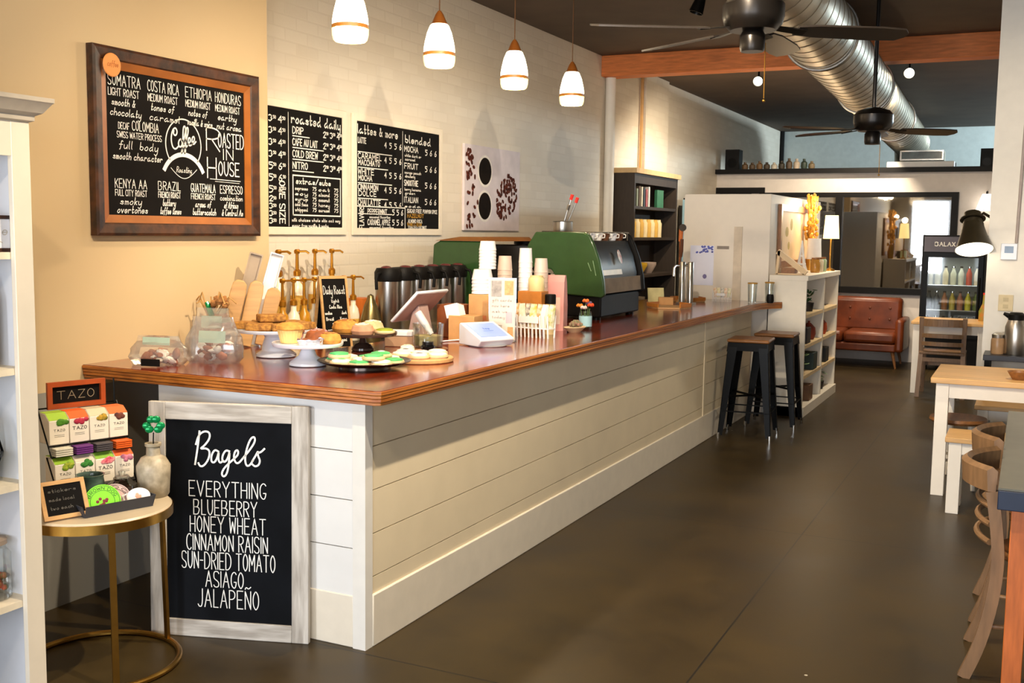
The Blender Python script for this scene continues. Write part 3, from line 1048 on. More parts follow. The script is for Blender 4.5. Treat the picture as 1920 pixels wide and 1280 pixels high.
cs, sn = math.cos(rad(72)), math.sin(rad(72))


def rk(x, y, z):
    return (-3.135 + x * cs - y * sn, 2.835 + x * sn + y * cs, TZ + z)


TOPROW = [('green-topped tea carton, leftmost of the upper rack row', '#9fc23c', '#4f8a1e', '#3b6b1a', 0), ('orange-topped tea carton with pink flowers, second of the upper row', '#e8642a', '#c8324b', '#8f2136', 1),
          ('tea carton with yellow and green fruit, third of the upper row', '#cfc0a0', '#c79a2e', '#33501c', 0), ('orange-topped tea carton, rightmost of the upper rack row', '#dd6a33', '#7a4030', '#4a241c', 0)]
LOWROW = [('green-topped tea carton with yellow blossom, leftmost of the lower row', '#8fb32e', '#a8b02e', '#4f7f1e', 0), ('tea carton with dark mint leaves, second of the lower row', '#d8cbb4', '#3f8a35', '#2a5f22', 0),
          ('green-topped tea carton with red berries, third of the lower row', '#86b23c', '#d0425a', '#f0a0a0', 1), ('orange-topped tea carton with pink petals, rightmost of the lower row', '#e0602c', '#d77f95', '#93566e', 0)]
for k, (l, a, b, c, big) in enumerate(TOPROW):
    carton(l, a, b, rk(-0.1125 + k * 0.075, -0.045, 0.212), big, c)
for k, (l, a, b, c, big) in enumerate(LOWROW):
    carton(l, a, b, rk(-0.1125 + k * 0.075, -0.085, 0.058), big, c)
for k, (col, lab) in enumerate((('#d9d2bd', 'stack of pale tea sachets in the rack, leftmost'), ('#6b2f78', 'stack of purple tea sachets in the rack'), ('#4d4648', 'stack of grey tea sachets in the rack'), ('#e25f1e', 'stack of orange tea sachets in the rack, rightmost'))):
    s = MB()
    for q in range(4):
        s.box(-0.031, -0.03, q * 0.0075, 0.031, 0.02, q * 0.0075 + 0.005)
    tag(s.build('tea_sachets', mat('sachet_' + col, col, 0.5), loc=rk(-0.1125 + k * 0.075, -0.055, 0.175), rot=(0, 0, rad(72)), smooth=0), lab, 'tea bags', 'tea sachets in the rack')

# things in front of the rack on the side table
sl = thing('small_chalkboard', 'small pine framed slate standing on the left of the side table', 'chalkboard', (-2.925, 2.56, TZ + 0.004))
sl.rotation_euler = (rad(66), 0, rad(70))
MB().box(-0.066, 0.004, 0.001, 0.066, 0.126, 0.006).build('slate', CHALK, sl)
frame_mb(-0.078, -0.002, 0.078, 0.132, 0.014, -0.002, 0.01).build('frame', WOODL, sl)
L = MB()
for k, s in enumerate(('stickers', 'made local', 'two each')):
    text(L, s, -0.05, 0.045 - 0.01 * k, 0.092 - k * 0.03, 0.012, 0.0012, 0.0066)
L.build('lettering', mat('faint_chalk', '#6d675f', 0.8), sl, smooth=0)

ty = thing('sticker_tray', 'dark grey rectangular tray of stickers on the side table', 'tray', (-2.89, 2.73, TZ), rad(72))
DGREY = mat('slate_grey_plastic', '#33343a', 0.5, var=0.06)
MB().box(-0.125, -0.055, 0.0, 0.125, 0.055, 0.005).build('tray_base', DGREY, ty)
mb = MB()
for p0, p1 in (((-0.125, -0.055), (0.125, -0.055)), ((0.125, -0.055), (0.125, 0.055)), ((0.125, 0.055), (-0.125, 0.055)), ((-0.125, 0.055), (-0.125, -0.055))):
    n = (p1[1] - p0[1], -(p1[0] - p0[0]))
    ln = math.hypot(*n)
    n = (n[0] / ln, n[1] / ln)
    k = 0.012
    mb.add([(p0[0], p0[1], 0.003), (p1[0], p1[1], 0.003), (p1[0] + n[0] * k, p1[1] + n[1] * k, 0.04), (p0[0] + n[0] * k, p0[1] + n[1] * k, 0.04),
            (p0[0] - n[0] * .003, p0[1] - n[1] * .003, 0.003), (p1[0] - n[0] * .003, p1[1] - n[1] * .003, 0.003), (p1[0] + n[0] * (k - .004), p1[1] + n[1] * (k - .004), 0.04), (p0[0] + n[0] * (k - .004), p0[1] + n[1] * (k - .004), 0.04)],
           [(0, 1, 2, 3), (5, 4, 7, 6), (3, 2, 6, 7), (0, 3, 7, 4), (1, 5, 6, 2)])
mb.build('tray_side', DGREY, ty, smooth=0)


def rota(c, rz, tilt):
    return Matrix.Translation(c) @ Matrix.Rotation(rz, 4, 'Z') @ Matrix.Rotation(tilt, 4, 'X')


def on_tray(x, y, z):
    a = rad(72)
    return (-2.89 + x * math.cos(a) - y * math.sin(a), 2.73 + x * math.sin(a) + y * math.cos(a), TZ + z)


def sticker(name, lbl, loc, r, base, ring, art, word, shape=None, sx=1.0):
    o = thing(name, lbl, 'sticker', loc, rad(36), 'stickers in the grey tray')
    o.rotation_euler = (rad(74), 0, rad(55))
    mb = MB()
    mb.lathe([(0, -0.001), (r, -0.001), (r, 0.001), (0, 0.001)], (0, 0, 0), 36, sx=sx)
    mb.build('sticker_sheet', base, o)
    L = MB()
    if ring:
        for q in (0.93, 0.66):
            L.ribbon([(r * q * sx * math.cos(k * math.pi / 24), r * q * math.sin(k * math.pi / 24)) for k in range(49)], 0.0016, 0.0014)
    if word:
        st, Wd = strokes(word)
        for p in st:
            pp = []
            for a, b in p:
                ang = rad(158) - rad(136) * a / Wd
                q = r * (0.71 + 0.16 * b)
                pp.append((q * math.cos(ang), q * math.sin(ang)))
            L.ribbon(pp, 0.0018, 0.0015)
    if L.v:
        L.build('sticker_print', PRINTK, o, smooth=0)
    if art:
        m2_ = MB()
        rr_ = random.Random(word or 'x')
        for k in range(9):
            a = rr_.uniform(0, 6.28)
            q = rr_.uniform(0, 0.3) * r
            m2_.ball((q * math.cos(a), q * math.sin(a), 0.001), (0.006, 0.006, 0.001), 7, 4)
        m2_.build('sticker_emblem', art, o)
    return o


sticker('round_sticker', 'round bright green sticker lettered BROWN DOG in the grey tray', on_tray(-0.045, -0.018, 0.036), 0.062, mat('sticker_green', '#86e832', 0.5, var=0.02), True, mat('sticker_emblem_red', '#7a2230', 0.6), 'BROWN DOG')
sticker('round_sticker', 'round pink and white sticker tucked behind the green one', on_tray(0.012, 0.006, 0.032), 0.055, mat('sticker_pink', '#e6c2bd', 0.5), True, None, 'DOG')
cw = sticker('cup_sticker', 'white coffee-cup shaped sticker at the right of the tray', on_tray(0.085, -0.026, 0.037), 0.03, mat('sticker_white', '#efe9e4', 0.5), False, mat('sticker_peach', '#e3a184', 0.6), None, sx=1.35)
MB().tube([(-0.038, 0.012, 0), (-0.055, 0.006, 0), (-0.05, -0.012, 0), (-0.034, -0.012, 0)], 0.0028, 6).build('sticker_handle', _M['sticker_white'], cw)
# small pottery cups and a glass bowl between tray and rack
gp = thing('glazed_cup', 'dark green drip-glazed pottery cup in front of the tea rack', 'cup', on_tray(-0.035, 0.098, 0.0))
MB().lathe([(0, 0), (0.04, 0), (0.048, 0.03), (0.05, 0.075), (0.046, 0.105), (0.05, 0.115), (0.045, 0.115), (0.041, 0.105), (0.043, 0.03), (0, 0.01)], (0, 0, 0), 28).build('cup_body', mat('dark_glaze', '#24302b', 0.15, var=0.0, col2='#5a6f62', scale=14), gp)
tag(MB().lathe([(0, 0), (0.028, 0.0), (0.04, 0.018), (0.034, 0.036), (0.03, 0.036), (0.034, 0.018), (0, 0.006)], (0, 0, 0), 20).build('spotted_bowl', mat('spotted_ceramic', '#e8dfd2', 0.4, var=0.0, col2='#8a3f3f', scale=60), loc=on_tray(-0.005, 0.045, 0.006)), 'tiny cream bowl with red spots in the sticker tray', 'bowl')
jb = thing('glass_jar', 'round clear glass jar with stopper behind the sticker tray', 'jar', on_tray(0.085, 0.10, 0.0))
jb.scale = (0.85, 0.85, 0.9)
MB().lathe([(0, 0.002), (0.05, 0.002), (0.066, 0.03), (0.062, 0.065), (0.036, 0.085), (0.036, 0.092)], (0, 0, 0), 28).build('jar_body', DARKGL, jb)
MB().lathe([(0, 0.092), (0.034, 0.092), (0.03, 0.1), (0.012, 0.104), (0.016, 0.118), (0, 0.126)], (0, 0, 0), 20).build('stopper', GLASS, jb)
mb = MB()
for k in range(12):
    a = k * 2.4
    mb.ball((0.03 * math.cos(a) * (0.4 + 0.05 * k), 0.03 * math.sin(a) * (0.4 + 0.05 * k), 0.014 + 0.003 * k), 0.011, 8, 5)
o = mb.build('candies', mat('brown_candy', '#6b4636', 0.35, var=0.2), jb)
o['kind'] = 'stuff'
ug = thing('stoneware_bottle', 'speckled grey stoneware bottle on the right of the side table', 'vase', (-2.905, 2.945, TZ))
MB().lathe([(0, 0), (0.05, 0), (0.056, 0.01), (0.061, 0.09), (0.062, 0.115), (0.045, 0.145), (0.026, 0.155), (0.024, 0.185), (0.03, 0.19), (0.03, 0.2), (0.02, 0.2), (0.02, 0.15), (0, 0.14)], (0, 0, 0), 30).build('bottle_body', mat('speckled_stoneware', '#b5a68d', 0.45, var=0.0, col2='#8c8069', scale=30), ug)
sh = thing('shamrock_pick', 'shiny green shamrock pick standing in the stoneware bottle', 'decoration', (-2.905, 2.945, TZ + 0.17), rad(47))
sh.scale = (1.3, 1.3, 1.15)
MB().tube([(0, 0, 0), (0.002, 0, 0.06)], 0.0018, 6).build('stem', BLACKM, sh)
SHAM = mat('shamrock_foil', '#0f8a4c', 0.22, 0.4, var=0.15)
for k in range(3):
    a = rad(90 + k * 120)
    mb = MB()
    for d in (-0.5, 0.5):
        q = (0.019 * math.cos(a + d * 0.75), 0.019 * math.sin(a + d * 0.75))
        mb.ball((0.003 + q[0], -q[0] * 0.3, 0.085 + q[1]), (0.0125, 0.006, 0.0125), 10, 6)
    mb.build('leaf', SHAM, sh)

# ------------------------------------------------------------------ white shelf unit at the far left
SHW = mat('shelf_white', '#dcdde2', 0.5, var=0.015)
ls = thing('shelf_unit', 'tall white shelf unit with cornice at the left edge of the photo', 'shelf unit', (-3.42, 1.258, 0))
D = 0.5
SH_H = 1.985
for y in (0.0, 1.165):
    MB().box(0.005, y, 0, D - 0.02, y + 0.022, SH_H - 0.06).build('side_panel', SHW, ls)
MB().box(0.003, 0.0, 0.05, 0.012, 1.187, SH_H - 0.06).build('back_panel', SHW, ls)
for y in (-0.005, 1.125):
    MB().box(D - 0.02, y, 0, D, y + 0.07, SH_H - 0.06).build('face_stile', mat('stile_warm_lit', '#e2d6c2', 0.5, var=0.015), ls, bevel=0.002)  # white like the sides, the warm light on this face put into its colour
MB().box(D - 0.019, 0.065, SH_H - 0.17, D - 0.001, 1.125, SH_H - 0.06).build('face_rail', _M['stile_warm_lit'], ls)
mb = MB()
prof = [(0.0, -0.06), (0.012, -0.055), (0.012, -0.04), (0.03, -0.03), (0.05, 0.0), (0.055, 0.004), (0.055, 0.018)]
rings = [[(0.004, -0.005 - a, SH_H + b), (D + a, -0.005 - a, SH_H + b), (D + a, 1.195 + a, SH_H + b), (0.004, 1.195 + a, SH_H + b)] for a, b in prof]
vs = [p for r in rings for p in r]
fs = [(i * 4 + k, i * 4 + (k + 1) % 4, (i + 1) * 4 + (k + 1) % 4, (i + 1) * 4 + k) for i in range(len(rings) - 1) for k in range(4)]
fs += [(3, 2, 1, 0), tuple(len(vs) - 4 + k for k in range(4))]
mb.add(vs, fs).build('cornice', mat('cornice_grey', '#b9ad9c', 0.5), ls, smooth=20)
SHZ = [0.36, 0.755, 1.135, 1.51]
for zz in SHZ:
    MB().box(0.012, 0.022, zz - 0.022, D - 0.022, 1.165, zz).build('shelf_board', mat('shelf_board_cream', '#e3d5bb', 0.5), ls)
# contents near its right end
cv = thing('boxed_print', 'white lettered block with brown edges on the top shelf of the left unit', 'decoration', (-3.03, 2.335, 1.5105))
MB().box(-0.05, -0.10, 0.012, 0.05, 0.08, 0.105).build('block', mat('block_white', '#d9dae0', 0.6), cv)
for z_ in (0.0, 0.105):
    MB().box(-0.052, -0.102, z_, 0.052, 0.082, z_ + 0.012).build('edge', FRAMEB, cv)
L = MB()
text(L, 'coffee', -0.09, 0.07, 0.055, 0.03, 0.003, 0)
text(L, 'bar', -0.04, 0.05, 0.02, 0.025, 0.003, 0)
L.build('lettering', CHALKG, cv, loc=(0.0508, 0, 0), rot=WALLROT, smooth=0)
bo = thing('tall_bottle', 'tall dark bottle on the middle shelf of the left unit', 'bottle', (-3.06, 2.355, 1.1355))
MB().lathe([(0, 0), (0.05, 0), (0.053, 0.02), (0.053, 0.22), (0.03, 0.29), (0.018, 0.32), (0.018, 0.38), (0, 0.38)], (0, 0, 0), 24).build('bottle_body', mat('dark_bottle', '#231a1d', 0.2), bo)
lt = thing('terrarium', 'black framed geometric glass terrarium of green stones on the left shelf', 'terrarium', (-3.07, 2.298, 0.7555))
mb, g = MB(), MB()
n = 6
rr_ = [(0.075, 0.002), (0.115, 0.09), (0.085, 0.20), (0.02, 0.25)]
ring = [[(q * math.cos(k * math.pi / 3 + 0.3), q * math.sin(k * math.pi / 3 + 0.3), zz) for k in range(n)] for q, zz in rr_]
for i in range(len(ring)):
    for k in range(n):
        mb.tube([ring[i][k], ring[i][(k + 1) % n]], 0.004, 6)
        if i < len(ring) - 1:
            mb.tube([ring[i][k], ring[i + 1][k]], 0.004, 6)
            g.add([ring[i][k], ring[i][(k + 1) % n], ring[i + 1][(k + 1) % n], ring[i + 1][k]], [(0, 1, 2, 3)])
mb.build('frame', BLACKM, lt)
g.build('glass_pane', GLASS, lt, smooth=0)
mb = MB()
rs_ = random.Random(5)
for k in range(40):
    a, q = rs_.uniform(0, 6.28), rs_.uniform(0, 0.075)
    mb.ball((q * math.cos(a), q * math.sin(a), rs_.uniform(0.02, 0.11)), 0.017, 7, 5, 0.2)
o = mb.build('stones', mat('green_stones', '#1f6b45', 0.4, var=0.0, col2='#9fc7b0', scale=40), lt)
o['kind'] = 'stuff'
gj = thing('storage_jar', 'clear glass jar with red and green sweets on the lowest shelf', 'jar', (-3.05, 2.35, 0.3605))
MB().lathe([(0, 0.002), (0.06, 0.002), (0.066, 0.01), (0.066, 0.15), (0.05, 0.17), (0.05, 0.185)], (0, 0, 0), 26).build('jar_body', GLASS, gj)
MB().lathe([(0, 0.185), (0.055, 0.185), (0.055, 0.2), (0, 0.205)], (0, 0, 0), 24).build('lid', mat('tan_lid', '#9a8672', 0.5), gj)
mb = MB()
for k in range(30):
    a, q = rs_.uniform(0, 6.28), rs_.uniform(0, 0.05)
    mb.ball((q * math.cos(a), q * math.sin(a), rs_.uniform(0.015, 0.075)), 0.012, 7, 5)
o = mb.build('sweets', mat('mixed_sweets', '#b8452f', 0.4, var=0.0, col2='#2f7a4a', scale=30), gj)
o['kind'] = 'stuff'

# ------------------------------------------------------------------ things on the counter
CT = 1.0107
PORC = mat('white_porcelain', '#e4e6ec', 0.2, var=0.01)
KRAFT = mat('kraft_card', '#c9965f', 0.7, var=0.05, scale=20)
PAPERW = mat('paper_white', '#f0ece8', 0.6, var=0.02)
MINT = mat('mint_label', '#b7cdb7', 0.6, var=0.05)
BROWNB = mat('baked_brown', '#8a4a24', 0.7, var=0.2, scale=40, bump=0.3)
GOLDB = mat('baked_gold', '#c98a3a', 0.7, var=0.18, scale=40, bump=0.3)
OAT = mat('oat_bar', '#b88238', 0.8, var=0.0, col2='#80501f', scale=60, bump=0.5)
COOKIE = mat('cookie_dough', '#d9b98b', 0.7, var=0.12, scale=30, bump=0.2)
ICEG = mat('green_icing', '#4fb36a', 0.35, var=0.12)
ICEW = mat('white_icing', '#eee4d6', 0.4, var=0.04)
FOIL = mat('silver_foil', '#cfd0d8', 0.25, 0.9, var=0.2, scale=60)
PINKB = mat('pink_icing', '#d79a94', 0.4, var=0.1)


def bag(lbl, loc, w_, d_, hgt, label_z, black=False, dark=BROWNB, rz=0.0):
    """clear cellophane bag of treats with a mint header label"""
    o = thing('treat_bag', lbl, 'bag', loc, rz, 'cellophane treat bags at the counter end')
    rr_ = random.Random(lbl)
    n, rows = 20, [(0.86, 0.0), (1.0, 0.02), (1.05, hgt * 0.3), (0.98, hgt * 0.55), (0.82, hgt * 0.8), (0.78, hgt)]
    vs, fs = [], []
    for q, zz in rows:
        for k in range(n):
            a = 2 * math.pi * k / n
            j = 1 + rr_.uniform(-0.06, 0.06)
            sq = 1 / max(abs(math.cos(a)), abs(math.sin(a))) ** 0.6
            thin = 1.0 if zz < hgt * 0.6 else (0.55 if zz < hgt * 0.9 else 0.25)
            vs.append((w_ / 2 * q * math.cos(a) * sq * j, d_ / 2 * q * math.sin(a) * sq * j * thin, zz))
    for i in range(len(rows) - 1):
        for k in range(n):
            fs.append((i * n + k, i * n + (k + 1) % n, (i + 1) * n + (k + 1) % n, (i + 1) * n + k))
    MB().add(vs, fs).build('film', FILM, o, smooth=25)
    b = MB()
    for k in range(26):
        a = rr_.uniform(0, 6.28)
        q = rr_.uniform(0, 0.72)
        m4 = Matrix.Translation((w_ / 2 * q * math.cos(a), d_ / 2 * q * math.sin(a), rr_.uniform(0.02, hgt * 0.42))) @ Matrix.Rotation(rr_.uniform(0, 3), 4, 'X') @ Matrix.Rotation(rr_.uniform(0, 3), 4, 'Z')
        b.cur = k % 3
        b.ball((0, 0, 0), (0.026, 0.017, 0.011), 9, 6, 0.12, m4)
    t_ = b.build('treats', [dark, ICEW, mat('treat_rust', '#a8613a', 0.6, var=0.15)], o)
    t_['kind'] = 'stuff'
    MB().box(-w_ * 0.24, -d_ * 0.3, label_z, w_ * 0.28, -d_ * 0.3 + 0.002, label_z + hgt * 0.26).build('header_label', MINT, o, rot=(rad(-6), 0, 0))
    if black:
        MB().box(-w_ * 0.16, -d_ * 0.60, 0.004, w_ * 0.2, -d_ * 0.60 + 0.002, 0.034).build('price_card', CHALK, o)
    return o


bag('low cellophane bag of pink treats with black price card', (-3.32, 3.41, CT), 0.24, 0.13, 0.125, 0.085, True, rz=0.25)
bag('taller cellophane bag with square mint label by the white cake stand', (-3.185, 3.60, CT), 0.24, 0.13, 0.20, 0.085, rz=0.25)
bag('third cellophane bag standing behind the taller one', (-3.40, 3.84, CT), 0.2, 0.13, 0.215, 0.12, rz=0.2)
# dried posy with a green spring behind the bags
dp = thing('dried_posy', 'small dried posy with tan loops behind the treat bags', 'decoration', (-3.49, 3.93, CT))
MB().lathe([(0, 0), (0.035, 0), (0.042, 0.06), (0.034, 0.11), (0.03, 0.11), (0, 0.02)], (0, 0, 0), 18).build('pot', mat('tan_pot', '#9b7a55', 0.6), dp)
mb = MB()
rs_ = random.Random(11)
for k in range(9):
    a = k * 0.7
    dx, dy = math.cos(a) * rs_.uniform(0.04, 0.12), math.sin(a) * rs_.uniform(0.02, 0.06)
    mb.tube([(0, 0, 0.08), (dx * 0.4, dy * 0.4, 0.18), (dx, dy, 0.24 + 0.02 * (k % 3)), (dx * 1.4, dy * 1.4, 0.23)], 0.004, 6)
mb.build('dried_stems', mat('straw', '#b98d52', 0.8, var=0.15), dp)
mb = MB()
for k in range(8):
    a = k * 0.9
    mb.ball((0.05 + 0.03 * math.cos(a), 0.03 * math.sin(a), 0.22 + 0.01 * (k % 4)), 0.016, 8, 6, 0.2)
mb.build('dried_heads', mat('dried_brown', '#9c6a3a', 0.9, var=0.2, scale=60), dp)
mb = MB()
mb.tube([(0.03, -0.02, 0.15), (0.02, -0.03, 0.19), (0.0, -0.03, 0.235)], [0.012, 0.014, 0.01], 8)
mb.build('green_ribbon', SHAM, dp)

# wooden paddles and white trays leaning at the end of the tan wall
for k, (y, hh, lab) in enumerate(((4.0, 0.345, 'leftmost'), (4.13, 0.335, 'middle'), (4.27, 0.30, 'rightmost'))):
    o = thing('serving_paddle', '%s of three leaning wooden serving paddles behind the pastries' % lab, 'serving board', (-3.47 if k < 2 else -3.40, y if k < 2 else 4.185, CT), 0, 'wooden serving paddles')
    o.rotation_euler = (0, 0, rad(38))
    m4 = Matrix.Rotation(rad(13), 4, 'Y') @ Matrix.Rotation(rad(90), 4, 'X')
    MB().prism([(-0.036, 0.01), (0.036, 0.01), (0.037, hh * 0.84), (0.032, hh * 0.95), (0.015, hh), (-0.015, hh), (-0.032, hh * 0.95), (-0.037, hh * 0.84)], -0.012, 0.012, m4).build('board', [WOODL, WOODT, WOODL][k], o, bevel=0.004)
TRAYT = mat('taupe_tray', '#a8957f', 0.5, var=0.04)
for k, (x, y, lab) in enumerate(((-3.56, 4.16, 'taupe tray leaning at the tan wall end, left of the white tray'), (-3.475, 4.215, 'white steel-rimmed tray leaning at the tan wall end before the syrups'))):
    o = thing('serving_tray', lab, 'tray', (x, y, CT + 0.005), rad(40), 'white trays leaning by the syrup bottles')
    m4 = Matrix.Rotation(rad(15), 4, 'Y') @ Matrix.Rotation(rad(90), 4, 'X')
    MB().box(-0.028, 0, -0.006, 0.028, 0.47, 0.004, m4).build('tray_base', PAPERW if k else TRAYT, o)
    MB().box(-0.033, 0, -0.008, -0.027, 0.472, 0.018, m4).box(0.027, 0, -0.008, 0.033, 0.472, 0.018, m4).box(-0.027, 0.465, -0.008, 0.027, 0.472, 0.018, m4).build('tray_rim', STEEL if k else TRAYT, o)


# cake stands
def cake_stand(name, lbl, loc, r, hgt, rb, m, neck=0.4):
    o = thing(name, lbl, 'cake stand', loc)
    MB().lathe([(0, 0.004), (rb * 0.9, 0.0), (rb, 0.004), (rb * 0.98, 0.014), (rb * 0.72, 0.03), (rb * (neck + 0.12), hgt * 0.45), (rb * neck, hgt * 0.7), (rb * (neck + 0.1), hgt - 0.02), (0, hgt - 0.016)], (0, 0, 0), 40).build('pedestal', m, o)
    MB().lathe([(0, hgt - 0.016), (r * 0.7, hgt - 0.016), (r * 0.97, hgt - 0.012), (r, hgt - 0.004), (r, hgt + 0.004), (r * 0.97, hgt + 0.003), (r * 0.94, hgt - 0.002), (0, hgt - 0.002)], (0, 0, 0), 56).build('plate', m, o)
    return o


S1 = (-3.10, 3.92, CT)
cake_stand('cake_stand', 'large white porcelain cake stand of oat bars', S1, 0.187, 0.128, 0.092, PORC, 0.55)
S2 = (-2.78, 3.73, CT)
cake_stand('cake_stand', 'smaller white porcelain cake stand holding the golden muffin', S2, 0.152, 0.098, 0.08, PORC, 0.36)
S3 = (-2.90, 4.33, CT)
cs3 = cake_stand('cake_stand', 'smoked glass cake stand behind the two white ones', S3, 0.168, 0.088, 0.055, mat('smoked_glass_solid', '#4a3830', 0.08, var=0.05), 0.24)


def pastry(kind, lbl, loc, size, rz=0.0, group=None, mats=None):
    if kind == 'muffin':
        o = thing('muffin', lbl, 'muffin', loc, rz, group)
        s = size
        MB().lathe([(0, 0), (s * 0.72, 0), (s * 0.98, s * 1.0), (0, s * 1.0)], (0, 0, 0), 48, flute=0.02, fn=24).build('muffin_case', (mats or [mat('muffin_pale', '#e6c077', 0.7, var=0.08)])[0], o)
        MB().lathe([(s * 0.95, s * 0.98), (s * 1.12, s * 1.08), (s * 1.05, s * 1.32), (s * 0.7, s * 1.52), (0, s * 1.6)], (0, 0, 0), 24, flute=0.03, fn=5).build('muffin_top', (mats or [0, GOLDB])[1] if mats else GOLDB, o)
    elif kind == 'bar':
        o = MB().box(-size, -size * 0.75, 0, size, size * 0.75, size * 0.55).build('oat_bar', OAT, loc=loc, rot=(0, 0, rz), bevel=0.006)
        tag(o, lbl, 'pastry', group)
    elif kind == 'roll':
        o = thing('pastry_roll', lbl, 'pastry', loc, rz, group)
        s = size
        MB().lathe([(0, 0), (s * 0.9, 0), (s, s * 0.3), (s * 0.85, s * 0.72), (s * 0.45, s * 0.92), (0, s * 0.95)], (0, 0, 0), 24, flute=0.05, fn=6).build('roll_body', (mats or [BROWNB])[0], o)
        pts = [(s * 0.72 * (1 - k / 30) * math.cos(k * 0.5), s * 0.72 * (1 - k / 30) * math.sin(k * 0.5), s * (0.80 + 0.005 * k)) for k in range(28)]
        MB().tube(pts, s * 0.07, 6).build('icing_swirl', (mats or [0, PINKB])[1] if mats else PINKB, o)
    elif kind == 'cookie':
        o = thing('iced_cookie', lbl, 'cookie', loc, rz, group)
        s = size
        MB().lathe([(0, 0), (s * 0.95, 0), (s, s * 0.14), (s * 0.93, s * 0.3), (0, s * 0.36)], (0, 0, 0), 26, flute=0.02, fn=7).build('cookie_base', COOKIE, o)
        MB().lathe([(s * 0.82, s * 0.3), (s * 0.8, s * 0.42), (s * 0.5, s * 0.5), (0, s * 0.5)], (0, 0, 0), 26, flute=0.06, fn=5).build('icing', (mats or [ICEG])[0], o)
        if mats and len(mats) > 1:
            MB().ball((s * 0.1, 0, s * 0.5), (s * 0.35, s * 0.3, s * 0.07), 12, 5).build('icing_spot', mats[1], o)
    elif kind == 'brownie':
        o = thing('wrapped_brownie', lbl, 'pastry', loc, rz, group)
        s = size
        MB().box(-s, -s * 0.7, s * 0.12, s, s * 0.7, s * 0.62).build('brownie', BROWNB, o, bevel=0.006)
        mb = MB()
        rr_ = random.Random(lbl)
        n = 24
        vs, fs = [], []
        for q, zz in ((0.9, 0), (1.08, 0.0), (1.15, 0.5), (1.2, 0.62)):
            for k in range(n):
                a = 2 * math.pi * k / n
                sq = 1 / max(abs(math.cos(a)), abs(math.sin(a)))
                j = 1 + rr_.uniform(-0.05, 0.05)
                vs.append((s * q * math.cos(a) * sq * j, s * 0.7 * q * math.sin(a) * sq * j, s * zz * (1 + rr_.uniform(-.2, .2) * (zz > 0))))
        for i in range(3):
            for k in range(n):
                fs.append((i * n + k, i * n + (k + 1) % n, (i + 1) * n + (k + 1) % n, (i + 1) * n + k))
        mb.add(vs, fs).build('foil_case', FOIL, o, smooth=20)
    return o


# oat bars on stand one: placed on a ring and a second layer
zz = S1[2] + 0.1275
G1 = 'oat bars on the large white cake stand'
bars = [(-0.115, -0.06, 'front left'), (-0.01, -0.105, 'front middle'), (0.10, -0.065, 'front right'), (-0.10, 0.055, 'back left'), (0.01, 0.09, 'back middle'), (0.105, 0.05, 'back right')]
for k, (x, y, pos) in enumerate(bars):
    pastry('bar', 'thick golden oat bar, %s of the large white cake stand' % pos, (S1[0] + x, S1[1] + y, zz), 0.058, 0.3 + 0.25 * k, G1)
pastry('bar', 'uppermost golden oat bar lying across the others on the cake stand', (S1[0] - 0.02, S1[1] - 0.01, zz + 0.0335), 0.06, 0.9, G1)
# stand two
z2 = S2[2] + 0.0975
G2 = 'pastries on the smaller white cake stand'
pastry('muffin', 'big golden muffin in a pale case on the smaller white stand', (S2[0] - 0.07, S2[1] - 0.03, z2), 0.056, 0)
pastry('brownie', 'brownie in crumpled silver foil at the front of the smaller stand', (S2[0] + 0.058, S2[1] - 0.055, z2), 0.042, 0.35, G2)
pastry('roll', 'brown glazed roll right behind the golden muffin', (S2[0] - 0.01, S2[1] + 0.085, z2), 0.056, 0, G2)
pastry('roll', 'pinkish glazed roll at the right rear of the smaller stand', (S2[0] + 0.085, S2[1] + 0.045, z2), 0.05, 1.2, G2, [GOLDB, BROWNB])
pastry('muffin', 'small pink-cased muffin at the left edge of the smaller stand', (S2[0] - 0.105, S2[1] + 0.055, z2), 0.036, 0, G2, [PINKB, BROWNB])
# stand three
z3 = S3[2] + 0.0875
G3 = 'pastries on the smoked glass stand'
pastry('roll', 'wide golden pastry at the left of the smoked glass stand', (S3[0] - 0.085, S3[1] - 0.02, z3), 0.066, 0.4, G3, [GOLDB, BROWNB])
pastry('roll', 'pale iced bun in the middle of the smoked glass stand', (S3[0] + 0.04, S3[1] - 0.06, z3), 0.056, 2.0, G3, [mat('pink_dough', '#cf9a78', 0.7, var=0.12), ICEW])
pastry('cookie', 'yellow-green iced cookie at the right of the smoked glass stand', (S3[0] + 0.108, S3[1] + 0.03, z3), 0.05, 0, G3, [mat('lime_icing', '#8f9c2a', 0.4, var=0.15)])
pastry('roll', 'tan bun at the rear of the smoked glass stand', (S3[0] + 0.0, S3[1] + 0.085, z3), 0.058, 0.2, G3, [COOKIE, ICEW])

